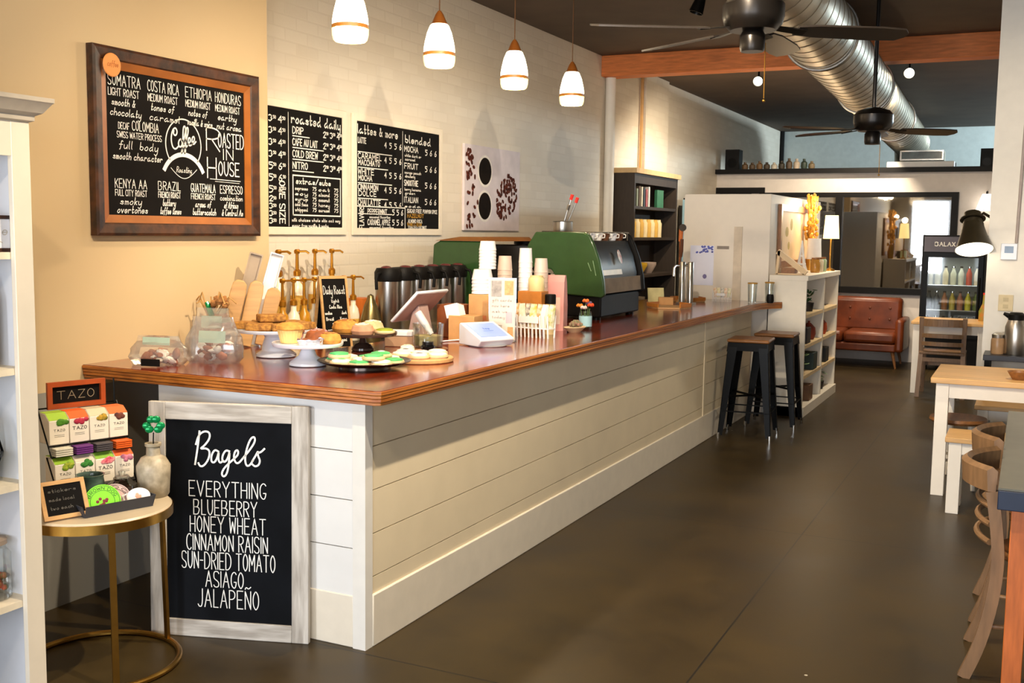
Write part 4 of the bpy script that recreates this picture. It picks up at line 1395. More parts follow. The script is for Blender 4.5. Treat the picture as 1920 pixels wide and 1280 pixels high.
# dark footed tray with green-iced cookies
TR = (-2.53, 3.79, CT)
tr_ = thing('cookie_tray', 'round dark metal tray of green-iced cookies near the counter corner', 'tray', TR)
MB().lathe([(0, 0.004), (0.10, 0.004), (0.105, 0.0), (0.112, 0.0), (0.11, 0.012), (0.16, 0.018), (0.195, 0.03), (0.20, 0.034), (0.195, 0.036), (0.158, 0.024), (0, 0.02)], (0, 0, 0), 56).build('tray_body', mat('dark_silver', '#4a413d', 0.2, 0.9, var=0.1), tr_)
zc = TR[2] + 0.022
CG = 'green-iced cookies on the dark tray'
ck = [(-0.105, -0.055, 0, [ICEG]), (-0.04, -0.115, 0, [ICEW, ICEG]), (0.045, -0.105, 0, [ICEG, ICEW]), (0.115, -0.05, 0, [ICEW, ICEG]), (0.12, 0.04, 0, [ICEG]), (0.0, -0.02, 0, [ICEW]), (-0.115, 0.045, 0, [ICEW, ICEG]),
      (-0.03, 0.08, 0, [ICEG]), (0.06, 0.105, 0, [ICEW]), (-0.075, -0.075, 1, [ICEG]), (0.085, -0.06, 1, [ICEG]), (0.06, 0.035, 1, [ICEG, ICEW])]
pos = ['left front', 'front, left of middle', 'front, right of middle', 'right front', 'right edge', 'middle', 'left edge', 'back, left of middle', 'back right']
for k, (x, y, lay, ms) in enumerate(ck):
    lab = ('round iced cookie lying %s of the dark tray' % pos[k]) if k < 9 else ('green-iced cookie stacked on top %s of the dark tray' % ('left', 'right front', 'right rear')[k - 9])
    pastry('cookie', lab, (TR[0] + x, TR[1] + y, zc + 0.0245 * lay), 0.049, k * 0.7, CG, ms)
# honey wooden board with pale cookies
BD = (-2.455, 4.13, CT)
tag(MB().lathe([(0, 0), (0.145, 0), (0.15, 0.004), (0.15, 0.016), (0.146, 0.02), (0, 0.02)], (0, 0, 0), 48).build('round_board', WOODL, loc=BD), 'round honey-coloured wooden board behind the cookie tray', 'serving board')
for k, (x, y, ms, lab) in enumerate(((-0.06, -0.06, [ICEW], 'front left'), (0.04, -0.085, [ICEW, FOIL], 'front'), (0.095, -0.01, [ICEW], 'right'), (-0.01, 0.02, [ICEW, PINKB], 'middle'), (0.03, 0.10, [ICEW], 'back'), (-0.095, 0.03, [ICEW, FOIL], 'left'))):
    pastry('cookie', 'pale iced cookie at the %s of the round wooden board' % lab, (BD[0] + x, BD[1] + y, BD[2] + 0.0205), 0.049, k, 'pale cookies on the wooden board', ms)

# candle glass on a coaster
cd_ = thing('coaster', 'round brown coaster under the glass tumbler', 'coaster', (-2.655, 4.54, CT))
MB().lathe([(0, 0), (0.095, 0), (0.098, 0.005), (0.095, 0.01), (0, 0.01)], (0, 0, 0), 36).build('coaster_disc', WOODM, cd_)
gl = thing('glass_tumbler', 'wide clear glass tumbler holding a pale scoop on the counter', 'glass', (-2.655, 4.54, CT + 0.0105))
MB().lathe([(0, 0.0), (0.072, 0.0), (0.078, 0.12), (0.074, 0.12), (0.068, 0.012), (0, 0.01)], (0, 0, 0), 36).build('glass_wall', GLASS, gl)
MB().lathe([(0, 0.013), (0.066, 0.013), (0.069, 0.06), (0, 0.06)], (0, 0, 0), 30).build('tan_filling', mat('tan_sand', '#b0a070', 0.8, var=0.15, scale=60), gl)
sc = tag(MB().tube([(-0.055, -0.01, 0.17), (-0.02, -0.005, 0.12), (0.02, 0.0, 0.065)], [0.02, 0.019, 0.012], 12).build('scoop', mat('pale_grey_plastic', '#c9c5c4', 0.4), loc=(-2.655, 4.54, CT + 0.012)), 'pale tubular scoop leaning in the glass tumbler', 'scoop')
inkp = thing('dark_jar', 'small black glass jar in front of the tumbler', 'jar', (-2.595, 4.435, CT))
MB().lathe([(0, 0), (0.032, 0), (0.035, 0.008), (0.035, 0.03), (0.026, 0.038), (0, 0.038)], (0, 0, 0), 24).build('jar_body', mat('black_glass', '#0c0d0e', 0.06), inkp)
MB().lathe([(0, 0.038), (0.027, 0.038), (0.027, 0.052), (0, 0.053)], (0, 0, 0), 24).build('lid', mat('jar_lid_black', '#141414', 0.25), inkp)
pastry('roll', 'small white scone on the counter left of the black jar', (-2.69, 4.40, CT), 0.038, 0, None, [ICEW, COOKIE])
# tan cash box and white tissue box in the service well
tag(MB().box(-0.09, -0.06, 0, 0.09, 0.06, 0.055).build('tan_box', mat('tan_card', '#b9916f', 0.6), loc=(-2.84, 4.62, CT), rot=(0, 0, 0.3), bevel=0.004), 'low tan box below the register screen', 'box')
tag(MB().box(-0.075, -0.05, 0, 0.075, 0.05, 0.025).build('white_box', PAPERW, loc=(-2.855, 4.60, CT + 0.0555), rot=(0, 0, 0.3), bevel=0.004), 'flat white box on top of the tan box', 'box')

# register tablet seen from behind
rg = thing('register', 'white point-of-sale tablet on a stand seen from behind', 'register', (-2.935, 4.93, CT))
m4 = Matrix.Translation((0.0, 0, 0.185)) @ Matrix.Rotation(rad(-45), 4, 'Y')
m4b = m4
mb = MB()
mb.box(-0.115, -0.165, -0.008, 0.115, 0.165, 0.008, m4)
mb.build('tablet_case', PORC, rg, bevel=0.006)
MB().box(-0.105, -0.155, -0.0095, 0.105, 0.155, -0.0085, m4).build('tablet_back', mat('rose_grey_plastic', '#b99a8f', 0.45), rg)
MB().box(-0.1, -0.14, 0.0083, 0.1, 0.14, 0.009, m4).build('tablet_screen', BLACKP, rg)
MB().prism([(-0.07, 0.0), (0.06, 0.0), (0.06, 0.012), (0.02, 0.19), (-0.02, 0.15), (-0.05, 0.012), (-0.07, 0.012)], -0.05, 0.05, Matrix.Rotation(rad(90), 4, 'X')).build('stand', _M['rose_grey_plastic'], rg, bevel=0.004)

tag(MB().box(-0.07, -0.07, 0, 0.07, 0.07, 0.18).build('wooden_box', mat('reddish_brown_box', '#84451f', 0.5, var=0.12), loc=(-2.872, 5.19, CT), rot=(0, 0, 0.05), bevel=0.004), 'reddish brown box right of the register screen', 'box')
ka = thing('napkin_dispenser', 'short kraft napkin dispenser with white napkins fanned on top', 'dispenser', (-2.715, 5.04, CT), 0.08)
MB().box(-0.075, -0.06, 0, 0.075, 0.06, 0.135).build('dispenser_body', KRAFT, ka, bevel=0.003)
mb = MB()
for k in range(5):
    mb.box(-0.06, -0.045 + 0.018 * k, 0.135, 0.02, -0.043 + 0.018 * k, 0.205 - 0.004 * k, Matrix.Rotation(rad(-14), 4, 'Y') @ Matrix.Translation((-0.0, 0, 0)))
mb.build('napkins', PAPERW, ka)
kb = thing('cup_box', 'taller kraft box under the stacks of white cups', 'box', (-2.695, 5.25, CT), 0.05)
MB().box(-0.08, -0.07, 0, 0.08, 0.07, 0.24).build('box_body', KRAFT, kb, bevel=0.003)
MB().box(-0.03, -0.0715, 0.10, 0.03, -0.0705, 0.125).build('printed_stamp', mat('red_stamp', '#c9764a', 0.7), kb)


def cup_stack(lbl, loc, r0, r1, hgt, n, m, group='stacks of paper cups'):
    """nested upside-down cups: rims show as steps"""
    o = thing('cup_stack', lbl, 'cup stack', loc, 0, group)
    step = hgt / (n + 2.0)
    for k in range(n):
        zb = k * step
        top = hgt if k == n - 1 else zb + step * 1.15
        f = 1.0 if k == n - 1 else 0.12
        rt = r0 + (r1 - r0) * 0.0
        hh = (top - zb)
        re = r1 if k == n - 1 else r0 * 0.985
        prof = [(0, zb), (r0 * 0.93, zb), (r0 * 1.03, zb + 0.002), (r0 * 1.03, zb + 0.007), (r0, zb + 0.008), (re, top)]
        if k == n - 1:
            prof.append((0, top))
        MB().lathe(prof, (0, 0, 0), 28).build('cup', m, o)
    return o


CUPW = mat('paper_cup', '#efebe8', 0.5, var=0.01)
CUPT = glass_mat('clear_cup', (0.93, 0.88, 0.84), 0.2, 0.1)
CUPP = mat('frosted_cup', '#d9c3b3', 0.35, var=0.04)
cup_stack('wide stack of white cups on the kraft box', (-2.72, 5.24, CT + 0.2405), 0.058, 0.048, 0.135, 5, CUPW)
cup_stack('tall narrow stack of white cups, highest of all', (-2.715, 5.29, CT + 0.376), 0.047, 0.040, 0.155, 7, CUPW)
cup_stack('stack of pale cups right of the tallest white stack', (-2.72, 5.52, CT), 0.042, 0.036, 0.445, 14, CUPP)
cup_stack('bright white slim cup stack in the middle of the cup group', (-2.655, 5.66, CT), 0.040, 0.035, 0.49, 15, CUPW)
cup_stack('stack of frosted cups, rightmost of the cup group', (-2.60, 5.76, CT), 0.042, 0.036, 0.43, 13, CUPP)

# acrylic sign holder with printed sheet
ss = thing('sign_holder', 'clear acrylic holder with printed flyer standing before the cups', 'sign', (-2.515, 5.08, CT), rad(14))
MB().box(-0.075, -0.03, 0, 0.075, 0.04, 0.005).build('foot', GLASS, ss)
MB().box(-0.075, -0.003, 0.005, 0.075, 0.0035, 0.34).build('acrylic_sheet', FILM, ss)
MB().box(-0.07, -0.0045, 0.01, 0.07, -0.0035, 0.335).build('flyer', mat('flyer_paper', '#d9cdc0', 0.6, var=0.05), ss)
mb = MB()
mb.cur = 0
for x0, z0, x1, z1, c in ((-0.06, 0.24, -0.005, 0.325, 0), (0.012, 0.25, 0.06, 0.325, 1), (-0.05, 0.05, 0.0, 0.09, 0), (0.03, 0.02, 0.06, 0.08, 1), (0.02, 0.10, 0.055, 0.16, 2)):
    mb.cur = c
    mb.box(x0, -0.0056, z0, x1, -0.0047, z1)
mb.build('flyer_pictures', [mat('flyer_grey', '#a29a92', 0.6, var=0.15, scale=60), mat('flyer_orange', '#d8a06a', 0.6, var=0.15, scale=60), mat('flyer_pink', '#d3b0b4', 0.6, var=0.1)], ss)
L = MB()
for k, s in enumerate(('gift cards', 'now here', 'ask us', 'today')):
    text(L, s, -0.055, 0.05 - 0.012 * k, 0.215 - k * 0.03, 0.014, 0.0016, 0)
L.build('flyer_lettering', mat('flyer_ink', '#8d7f78', 0.7), ss, loc=(0, -0.0058, 0), rot=(rad(90), 0, 0), smooth=0)

# white card terminal with tilted screen
tm = thing('card_terminal', 'white card terminal with lit tilted screen on the counter', 'payment terminal', (-2.50, 4.87, CT), rad(62))
mb = MB()
mb.prism([(-0.10, 0.004), (0.075, 0.004), (0.10, 0.035), (0.098, 0.043), (-0.088, 0.115), (-0.10, 0.108)], -0.105, 0.105, Matrix(((0, 0, 1, 0), (-1, 0, 0, 0), (0, 1, 0, 0), (0, 0, 0, 1))))
mb.build('terminal_body', PORC, tm, bevel=0.008)
sl_ = math.atan2(0.072, 0.186)
m4 = Matrix.Translation((0, -0.005, 0.0797)) @ Matrix.Rotation(sl_, 4, 'X')
MB().box(-0.085, -0.075, 0.0, 0.085, 0.078, 0.0016, m4).build('screen', mat('lit_screen', '#7f98e0', 0.3, emit='#b9caff', es=0.15, var=0.01), tm)
L = MB()
text(L, 'tap', -0.018, 0.02, 0.008, 0.016, 0.0028, 0.0022)
L.ribbon([(-0.03, -0.012), (0.03, -0.012)], 0.003, 0.0022)
for i, v in enumerate(L.v):
    L.v[i] = m4 @ v
L.build('screen_text', mat('screen_blue', '#4a6fc4', 0.5), tm, smooth=0)
MB().lathe([(0, 0), (0.095, 0), (0.098, 0.004), (0.09, 0.006), (0, 0.006)], (0, -0.01, 0), 32).build('foot', mat('pale_grey_rubber', '#a8a4a4', 0.6), tm)
cbl = MB().tube([(-2.60, 4.95, CT + 0.006), (-2.66, 5.0, CT + 0.012), (-2.74, 4.95, CT + 0.006), (-2.78, 4.84, CT + 0.005), (-2.80, 4.76, CT + 0.005)], 0.004, 8)
tag(cbl.build('power_cable', PORC), 'white cable curving from the card terminal along the counter', 'cable')

# white picket snack holder
sp = thing('snack_holder', 'white picket-fence holder of snack packets on the counter', 'holder', (-2.475, 5.40, CT), rad(-9))
mb = MB()
for k in range(10):
    x = -0.115 + k * 0.0255
    mb.bar((x, -0.032, 0.0), (x, -0.04, 0.125), 0.008, 0.006)
    if k % 3 == 0:
        mb.bar((x, 0.032, 0.0), (x, 0.04, 0.125), 0.008, 0.006)
mb.build('picket', PAPERW, sp)
MB().box(-0.075, -0.046, 0.082, 0.055, -0.04, 0.118).build('front_panel', PAPERW, sp)
MB().box(-0.12, -0.036, 0.05, 0.12, 0.036, 0.056).build('tray', PAPERW, sp)
MB().bar((-0.1275, -0.05, 0.0), (-0.1275, -0.052, 0.16), 0.008, 0.006).build('side_post', PAPERW, sp)
PK = [('#d9932f', 'amber'), ('#e8d7b8', 'cream'), ('#4d4a4c', 'dark grey'), ('#d8c24e', 'yellow'), ('#c9852b', 'honey'), ('#e9e2d6', 'white'), ('#b9b96a', 'lime')]
for k, (c, nm) in enumerate(PK):
    x = -0.10 + k * 0.033
    vs, fs = [], []
    rows = [(0.0, 0.012), (0.03, 0.016), (0.1, 0.016), (0.13, 0.003)]
    b = MB()
    for z_, th in rows:
        for q in ((-0.021, 0), (-0.014, -th), (0.014, -th), (0.021, 0), (0.014, th), (-0.014, th)):
            vs.append((q[0], q[1], z_))
    for i in range(3):
        for j in range(6):
            fs.append((i * 6 + j, i * 6 + (j + 1) % 6, (i + 1) * 6 + (j + 1) % 6, (i + 1) * 6 + j))
    fs += [tuple(range(6))[::-1], tuple(18 + j for j in range(6))]
    a = rad(-9)
    px, py = x, (-0.012 if k % 2 else 0.014)
    o = b.add(vs, fs).build('snack_packet', mat('packet_' + nm.replace(' ', '_'), c, 0.35, var=0.0, scale=40, col2='#efe6d4'), loc=(-2.475 + px * math.cos(a) - py * math.sin(a), 5.40 + px * math.sin(a) + py * math.cos(a), CT + 0.0565), rot=(rad(4 * (-1) ** k), rad(5 * (k - 3) * 0.6), a))
    tag(o, '%s snack packet standing in the white picket holder' % nm, 'snack', 'snack packets in the picket holder')
# kraft boxes, cream jar, dark tin and pink bag behind it
tag(MB().box(-0.075, -0.05, 0, 0.075, 0.05, 0.245).build('kraft_box', mat('orange_kraft', '#b5702a', 0.65, var=0.1), loc=(-2.575, 5.60, CT), bevel=0.003), 'orange-brown box behind the picket holder', 'box')
cj = thing('cream_canister', 'cream canister standing on the orange-brown box', 'canister', (-2.555, 5.60, CT + 0.2455))
MB().lathe([(0, 0), (0.045, 0), (0.047, 0.004), (0.047, 0.07), (0.04, 0.08), (0, 0.08)], (0, 0, 0), 26).build('canister_body', mat('cream_glaze', '#e6cf96', 0.4, var=0.03), cj)
MB().lathe([(0, 0.08), (0.038, 0.08), (0.038, 0.09), (0, 0.092)], (0, 0, 0), 24).build('lid', _M['cream_glaze'], cj)
dt = thing('dark_tin', 'small black tin on a cream jar beside the pink bag', 'tin', (-2.47, 5.61, CT))
MB().lathe([(0, 0), (0.03, 0), (0.03, 0.175), (0, 0.175)], (0, 0, 0), 22).build('jar', _M['cream_glaze'], dt)
MB().lathe([(0, 0.175), (0.032, 0.175), (0.032, 0.225), (0.028, 0.23), (0, 0.23)], (0, 0, 0), 22).build('tin_lid', BLACKP, dt)
pb = thing('paper_bag', 'tall pink paper bag beside the green espresso machine', 'bag', (-2.55, 5.86, CT), rad(8))
mb = MB()
n = 4
rows = [(0.065, 0.045, 0), (0.066, 0.046, 0.15), (0.064, 0.03, 0.29), (0.064, 0.012, 0.33)]
vs = [(sx * a, sy * b, z_) for a, b, z_ in rows for sx, sy in ((-1, -1), (1, -1), (1, 1), (-1, 1))]
fs = [(i * 4 + k, i * 4 + (k + 1) % 4, (i + 1) * 4 + (k + 1) % 4, (i + 1) * 4 + k) for i in range(3) for k in range(4)] + [(3, 2, 1, 0), (12, 13, 14, 15)]
mb.add(vs, fs).build('bag_body', mat('pink_paper', '#d99a92', 0.6, var=0.1, scale=3), pb, smooth=0)
MB().box(-0.04, -0.0475, 0.04, 0.045, -0.0465, 0.20).build('bag_label', mat('pale_pink_label', '#e2c3b3', 0.6, var=0.05), pb)

# bread-shaped pouch with succulent, and flower pens in a jar
su = thing('succulent', 'tiny succulent in a pale wooden boat planter on the counter', 'plant', (-2.395, 5.80, CT), rad(70))
MB().lathe([(0, 0), (0.03, 0), (0.062, 0.03), (0.058, 0.034), (0.026, 0.01), (0, 0.01)], (0, 0, 0), 26, sx=1.35, sy=0.8).build('planter', mat('pale_maple', '#e0c39a', 0.5, var=0.08), su)
MB().ball((0, 0, 0.02), (0.055, 0.03, 0.014), 14, 6).build('soil', mat('soil', '#4a3b2c', 0.9, var=0.2, scale=60), su)
mb = MB()
for r_ in range(3):
    for k in range(7):
        a = k * 0.9 + r_ * 0.4
        q = 0.012 + 0.011 * r_
        mb.ball((0.01 + q * math.cos(a), q * math.sin(a), 0.062 - 0.008 * r_), (0.011, 0.007, 0.011), 7, 5)
mb.build('rosette', mat('succulent_green', '#7d8f63', 0.6, var=0.0, col2='#b47f72', scale=40), su)
fj = thing('pen_jar', 'glass jar with pale blue label holding flower-topped pens', 'jar', (-2.40, 5.98, CT))
MB().lathe([(0, 0.002), (0.036, 0.002), (0.039, 0.01), (0.039, 0.10), (0.035, 0.108), (0.035, 0.112)], (0, 0, 0), 26).build('jar_body', GLASS, fj)
MB().lathe([(0.0395, 0.022), (0.0398, 0.085)], (0, 0, 0), 26).build('jar_label', mat('pale_blue_label', '#a9d3dc', 0.5, var=0.05), fj)
for k, (x, y, z_, c, nm) in enumerate(((-0.035, -0.01, 0.145, '#d9862b', 'amber'), (0.0, 0.0, 0.175, '#d9702e', 'orange'), (0.035, -0.005, 0.15, '#d9481e', 'red-orange'), (0.012, 0.02, 0.16, '#6d5a78', 'violet'), (0.0, -0.03, 0.135, '#e6cfc6', 'pale pink'))):
    o = thing('flower_pen', '%s flower-topped pen in the glass jar' % nm, 'pen', (-2.40, 5.98, CT), 0, 'flower pens in the jar')
    MB().tube([(x * 0.3, y * 0.3, 0.012), (x * 0.8, y * 0.8, z_ - 0.02)], 0.003, 6).build('stem', mat('pen_green', '#5f7a45', 0.5), o)
    mb = MB()
    for q in range(7):
        a = q * 0.9
        mb.ball((x + 0.011 * math.cos(a), y + 0.011 * math.sin(a), z_ + 0.004 * (q % 2)), (0.011, 0.011, 0.009), 8, 5)
    mb.build('flower_head', mat('petal_' + nm.replace(' ', '_'), c, 0.6, var=0.12), o)

# ------------------------------------------------------------------ green espresso machine on the counter
GREEN = mat('green_enamel', '#2d4b25', 0.3, var=0.06, coat=0.3)
em = thing('espresso_machine', 'large green-sided espresso machine standing on the counter', 'espresso machine', (-2.80, 6.62, CT))
XZ = Matrix(((1, 0, 0, 0), (0, 0, 1, 0), (0, 1, 0, 0), (0, 0, 0, 1)))     # polygon x,z extruded along y
side = [(-0.235, 0.585), (-0.29, 0.50), (-0.33, 0.365), (-0.30, 0.345), (-0.115, 0.335), (-0.09, 0.30), (-0.045, 0.185), (-0.01, 0.168), (0.255, 0.155), (0.275, 0.175), (0.265, 0.27), (0.235, 0.40), (0.195, 0.50), (0.16, 0.565), (0.12, 0.588)]
side = [(x, z_) for x, z_ in side][::-1]
for y, m_ in ((0.0, GREEN), (0.80, BLACKP)):
    MB().prism(side, y, y + 0.035, XZ).build('side_panel', m_, em, bevel=0.008)
DKP = mat('dark_polished_steel', '#17120e', 0.26, 0.0, var=0.12, spec=0.3)
MB().prism([(-0.20, 0.40), (-0.02, 0.36), (0.02, 0.19), (0.235, 0.175), (0.23, 0.30), (0.20, 0.42), (0.15, 0.53), (-0.2, 0.53)], 0.036, 0.799, XZ).build('body', DKP, em, bevel=0.005)
MB().prism([(0.246, 0.18), (0.262, 0.18), (0.252, 0.28), (0.236, 0.28)][::-1], 0.05, 0.79, XZ).build('lower_back_panel', mat('warm_steel', '#7d6b58', 0.2, 0.9, var=0.15), em)
MB().box(-0.24, 0.03, 0.02, 0.24, 0.80, 0.17).build('base', BLACKP, em, bevel=0.01)
for x in (-0.15, 0.19):
    for y in (0.08, 0.74):
        MB().lathe([(0, 0), (0.03, 0), (0.022, 0.065), (0, 0.065)], (x, y, 0), 14).build('foot', BLACKM, em)
MB().box(-0.26, 0.05, 0.0855, -0.02, 0.78, 0.115).build('drip_tray', STEEL, em, bevel=0.004)
mb = MB()
mb.tube([(-0.2, 0.04, 0.585), (0.145, 0.04, 0.585), (0.145, 0.80, 0.585), (-0.2, 0.80, 0.585)], 0.006, 8, close=True)
for x in (-0.19, -0.02, 0.14):
    for y in (0.05, 0.42, 0.79):
        mb.tube([(x, y, 0.53), (x, y, 0.585)], 0.004, 6)
mb.build('cup_rail', CHROME, em)
for k in range(2):
    y = 0.24 + 0.32 * k
    g = MB().lathe([(0, 0.30), (0.036, 0.30), (0.038, 0.35), (0.03, 0.38), (0, 0.38)], (-0.15, y, 0), 20).build('group_head', CHROME, em)
    MB().lathe([(0, 0.27), (0.03, 0.27), (0.036, 0.285), (0.036, 0.3), (0, 0.3)], (-0.15, y, 0), 20).tube([(-0.18, y, 0.287), (-0.22, y, 0.285)], 0.009, 8).build('portafilter', CHROME, g)
    MB().tube([(-0.22, y, 0.285), (-0.25, y, 0.283), (-0.34, y, 0.272)], [0.012, 0.017, 0.014], 12).build('handle', mat('dark_rosewood', '#33191a', 0.3), g)
for y in (0.08, 0.74):
    MB().tube([(-0.17, y, 0.36), (-0.22, y, 0.32), (-0.24, y, 0.2)], 0.005, 8).build('steam_wand', CHROME, em)
em_b = MB()
em_b.lathe([(0, 0), (0.028, 0), (0.03, 0.004), (0, 0.006)], (0, 0, 0), 24, Matrix.Translation((0.2275, 0.40, 0.42)) @ Matrix.Rotation(rad(72), 4, 'Y'), sx=1.7)
em_b.build('emblem', mat('emblem_red', '#b02a2a', 0.35, var=0.0, col2='#d9d2c8', scale=25), em)
MB().prism([(0.2385, 0.30), (0.2455, 0.30), (0.238, 0.335), (0.231, 0.335)][::-1], 0.06, 0.42, XZ).build('lit_window', mat('cream_plate', '#cbb58c', 0.3), em)
GLSP = MB()
for y in (0.0,):
    for dx, z0, z1 in ((0.20, 0.30, 0.40), (0.165, 0.33, 0.385)):
        GLSP.tube([(dx + 0.012, -0.001, z0), (dx - 0.012, -0.001, z1)], 0.0022, 6)
GLSP.build('vent_slot', mat('pale_green_trim', '#8fae86', 0.4), em)
# cups warming on top
for k in range(5):
    o = thing('espresso_cup', ['white', 'cream', 'brown-banded', 'white-rimmed', 'small brown'][k] + ' espresso cup warming on top of the espresso machine', 'cup', (-2.69, 6.76 + 0.14 * k, CT + 0.531), 0, 'cups on the espresso machine')
    MB().lathe([(0, 0), (0.024, 0), (0.034, 0.03), (0.037, 0.058), (0.034, 0.058), (0.03, 0.03), (0, 0.008)], (0, 0, 0), 20).build('cup_body', [PORC, PAPERW, mat('brown_cup', '#6a4430', 0.3), PORC, _M['brown_cup']][k], o)
    MB().tube([(0.034, 0, 0.046), (0.052, 0, 0.04), (0.05, 0, 0.02), (0.032, 0, 0.018)], 0.004, 6).build('cup_handle', PAPERW, o)
cn = thing('steel_canister', 'brushed steel canister standing on the espresso machine', 'canister', (-2.935, 6.86, CT + 0.531))
MB().lathe([(0, 0), (0.066, 0), (0.068, 0.004), (0.068, 0.125), (0.071, 0.128), (0.066, 0.13), (0.063, 0.006), (0, 0.006)], (0, 0, 0), 32).build('canister_wall', STEEL, cn)
for k, (x, y, h_) in enumerate(((0.055, 0.0, 0.27), (0.085, 0.02, 0.25), (0.04, -0.02, 0.20))):
    o = thing('thermometer', '%s milk thermometer leaning in the steel canister' % ['longest red-tipped', 'second red-tipped', 'short grey-tipped'][k], 'thermometer', (-2.935, 6.86, CT + 0.538), 0, 'thermometers in the steel canister')
    MB().tube([(-0.02, y, 0), (x, y, h_)], 0.006, 8).build('probe', STEEL, o)
    MB().tube([(x, y, h_), (x + 0.012, y, h_ + 0.035)], [0.011, 0.012], 10).build('tip', mat('red_tip', '#d6322a', 0.4) if k < 2 else STEEL, o)

# ------------------------------------------------------------------ machines and bottles on the back counter
BZ = 0.9405
gm = thing('second_espresso_machine', 'smaller green-sided machine on the back counter behind the cups', 'espresso machine', (-3.55, 6.46, BZ))
MB().prism([(-0.2, 0.10), (0.15, 0.14), (0.21, 0.20), (0.235, 0.50), (0.22, 0.585), (-0.14, 0.585), (-0.19, 0.56), (-0.2, 0.40)], 0.0, 0.04, XZ).build('side_panel', GREEN, gm, bevel=0.01)
MB().box(-0.18, 0.041, 0.16, 0.2, 0.72, 0.56).build('body', DKP, gm, bevel=0.01)
MB().box(-0.16, 0.02, 0.0, 0.16, 0.70, 0.14).build('base', BLACKP, gm)
MB().prism([(-0.17, 0.586), (0.23, 0.586), (0.2, 0.615), (0.03, 0.615)], -0.01, 0.74, XZ).build('top_tray', mat('amber_trim', '#7d4f22', 0.35), gm)
for k, (dy, s) in enumerate(((0.88, 1.0), (1.10, 0.95))):
    o = thing('coffee_grinder', ('nearer' if k == 0 else 'farther') + ' black coffee grinder with hopper behind the cup stacks', 'grinder', (-3.42, 6.42 + dy, BZ), 0, 'black grinders on the back counter')
    MB().lathe([(0, 0), (0.09, 0), (0.09, 0.03), (0.075, 0.05), (0.075, 0.34), (0, 0.34)], (0, 0, 0), 24).build('grinder_body', BLACKM, o)
    MB().lathe([(0.03, 0.34), (0.085, 0.44), (0.09, 0.56), (0, 0.56)], (0, 0, 0), 24).build('hopper', mat('brown_hopper', '#3a2a20', 0.15), o)
    MB().lathe([(0, 0.56), (0.094, 0.56), (0.094, 0.585), (0.02, 0.60), (0, 0.60)], (0, 0, 0), 24).build('lid', BLACKP, o)
    MB().ball((0.09, -0.02, 0.5), 0.012, 10, 6).build('knob', PORC, o)

ORD = ['first', 'second', 'third', 'fourth', 'fifth', 'sixth', 'seventh', 'eighth']
ap0 = None
for k in range(6):
    loc = (-3.50, 5.50 + 0.168 * k, BZ)
    lab = 'steel coffee airpot with black pump lid, %s from the left on the back counter' % ORD[k]
    if ap0 is None:
        ap0 = thing('airpot', lab, 'airpot', loc, rad(-90), 'steel airpots on the back counter')
        MB().lathe([(0, 0), (0.072, 0), (0.076, 0.01), (0.076, 0.345), (0, 0.345)], (0, 0, 0), 32).build('steel_body', STEEL, ap0)
        MB().lathe([(0, 0.345), (0.08, 0.345), (0.083, 0.36), (0.083, 0.40), (0.07, 0.425), (0, 0.43)], (0, 0, 0), 28).build('pump_lid', BLACKP, ap0)
        MB().tube([(0.07, 0, 0.40), (0.115, 0, 0.39), (0.13, 0, 0.35), (0.125, 0, 0.30)], 0.010, 8).build('spout', BLACKP, ap0)
        MB().ball((0.02, 0.0, 0.427), (0.04, 0.03, 0.012), 12, 6).build('lever', mat('dark_red_lever', '#5a2626', 0.4), ap0)
    else:
        dup(ap0, loc, 0.0, lab)
# water-jug style pitcher left of the airpots
pc = thing('steel_pitcher', 'rounded steel milk pitcher left of the airpots', 'pitcher', (-3.48, 5.28, BZ))
MB().lathe([(0, 0), (0.06, 0), (0.062, 0.02), (0.06, 0.13), (0.04, 0.21), (0.022, 0.25), (0.018, 0.27), (0, 0.28)], (0, 0, 0), 28).build('pitcher_body', mat('bronze_steel', '#8c7c52', 0.3, 0.9, var=0.1), pc)

# syrup bottles with gold pumps
CLEARB = mat('pale_syrup_bottle', '#e9dfc9', 0.25, var=0.08)
AMBERB = mat('amber_syrup_bottle', '#b8801f', 0.25, var=0.15)
rs = MB().box(-3.885, 4.62, BZ, -3.67, 5.42, 1.09)
tag(rs.build('bottle_riser', BLACKP, bevel=0.004), 'black riser step under the rear row of syrup bottles', 'riser')


def syrup(lab, loc, m, rz):
    o = thing('syrup_bottle', lab, 'syrup bottle', loc, rz, 'gold-pumped syrup bottles')
    MB().lathe([(0, 0), (0.036, 0), (0.038, 0.006), (0.038, 0.15), (0.03, 0.19), (0.016, 0.21), (0.015, 0.24), (0, 0.24)], (0, 0, 0), 20).build('bottle', m, o)
    MB().lathe([(0.0385, 0.04), (0.0387, 0.13)], (0, 0, 0), 20).build('label', mat('syrup_label_cream' if m is AMBERB else 'syrup_label_gold', '#efe6d3' if m is AMBERB else '#dfae4c', 0.5), o)
    p = MB().lathe([(0, 0.24), (0.02, 0.24), (0.02, 0.265), (0.009, 0.275), (0.007, 0.37), (0, 0.37)], (0, 0, 0), 14).build('pump', GOLDP, o)
    MB().lathe([(0, 0.365), (0.014, 0.365), (0.017, 0.38), (0.012, 0.388), (0, 0.388)], (0, 0, 0), 12).tube([(0, 0, 0.376), (0.05, 0, 0.378), (0.068, 0, 0.366)], 0.005, 6).build('pump_head', GOLDP, p)
    return o


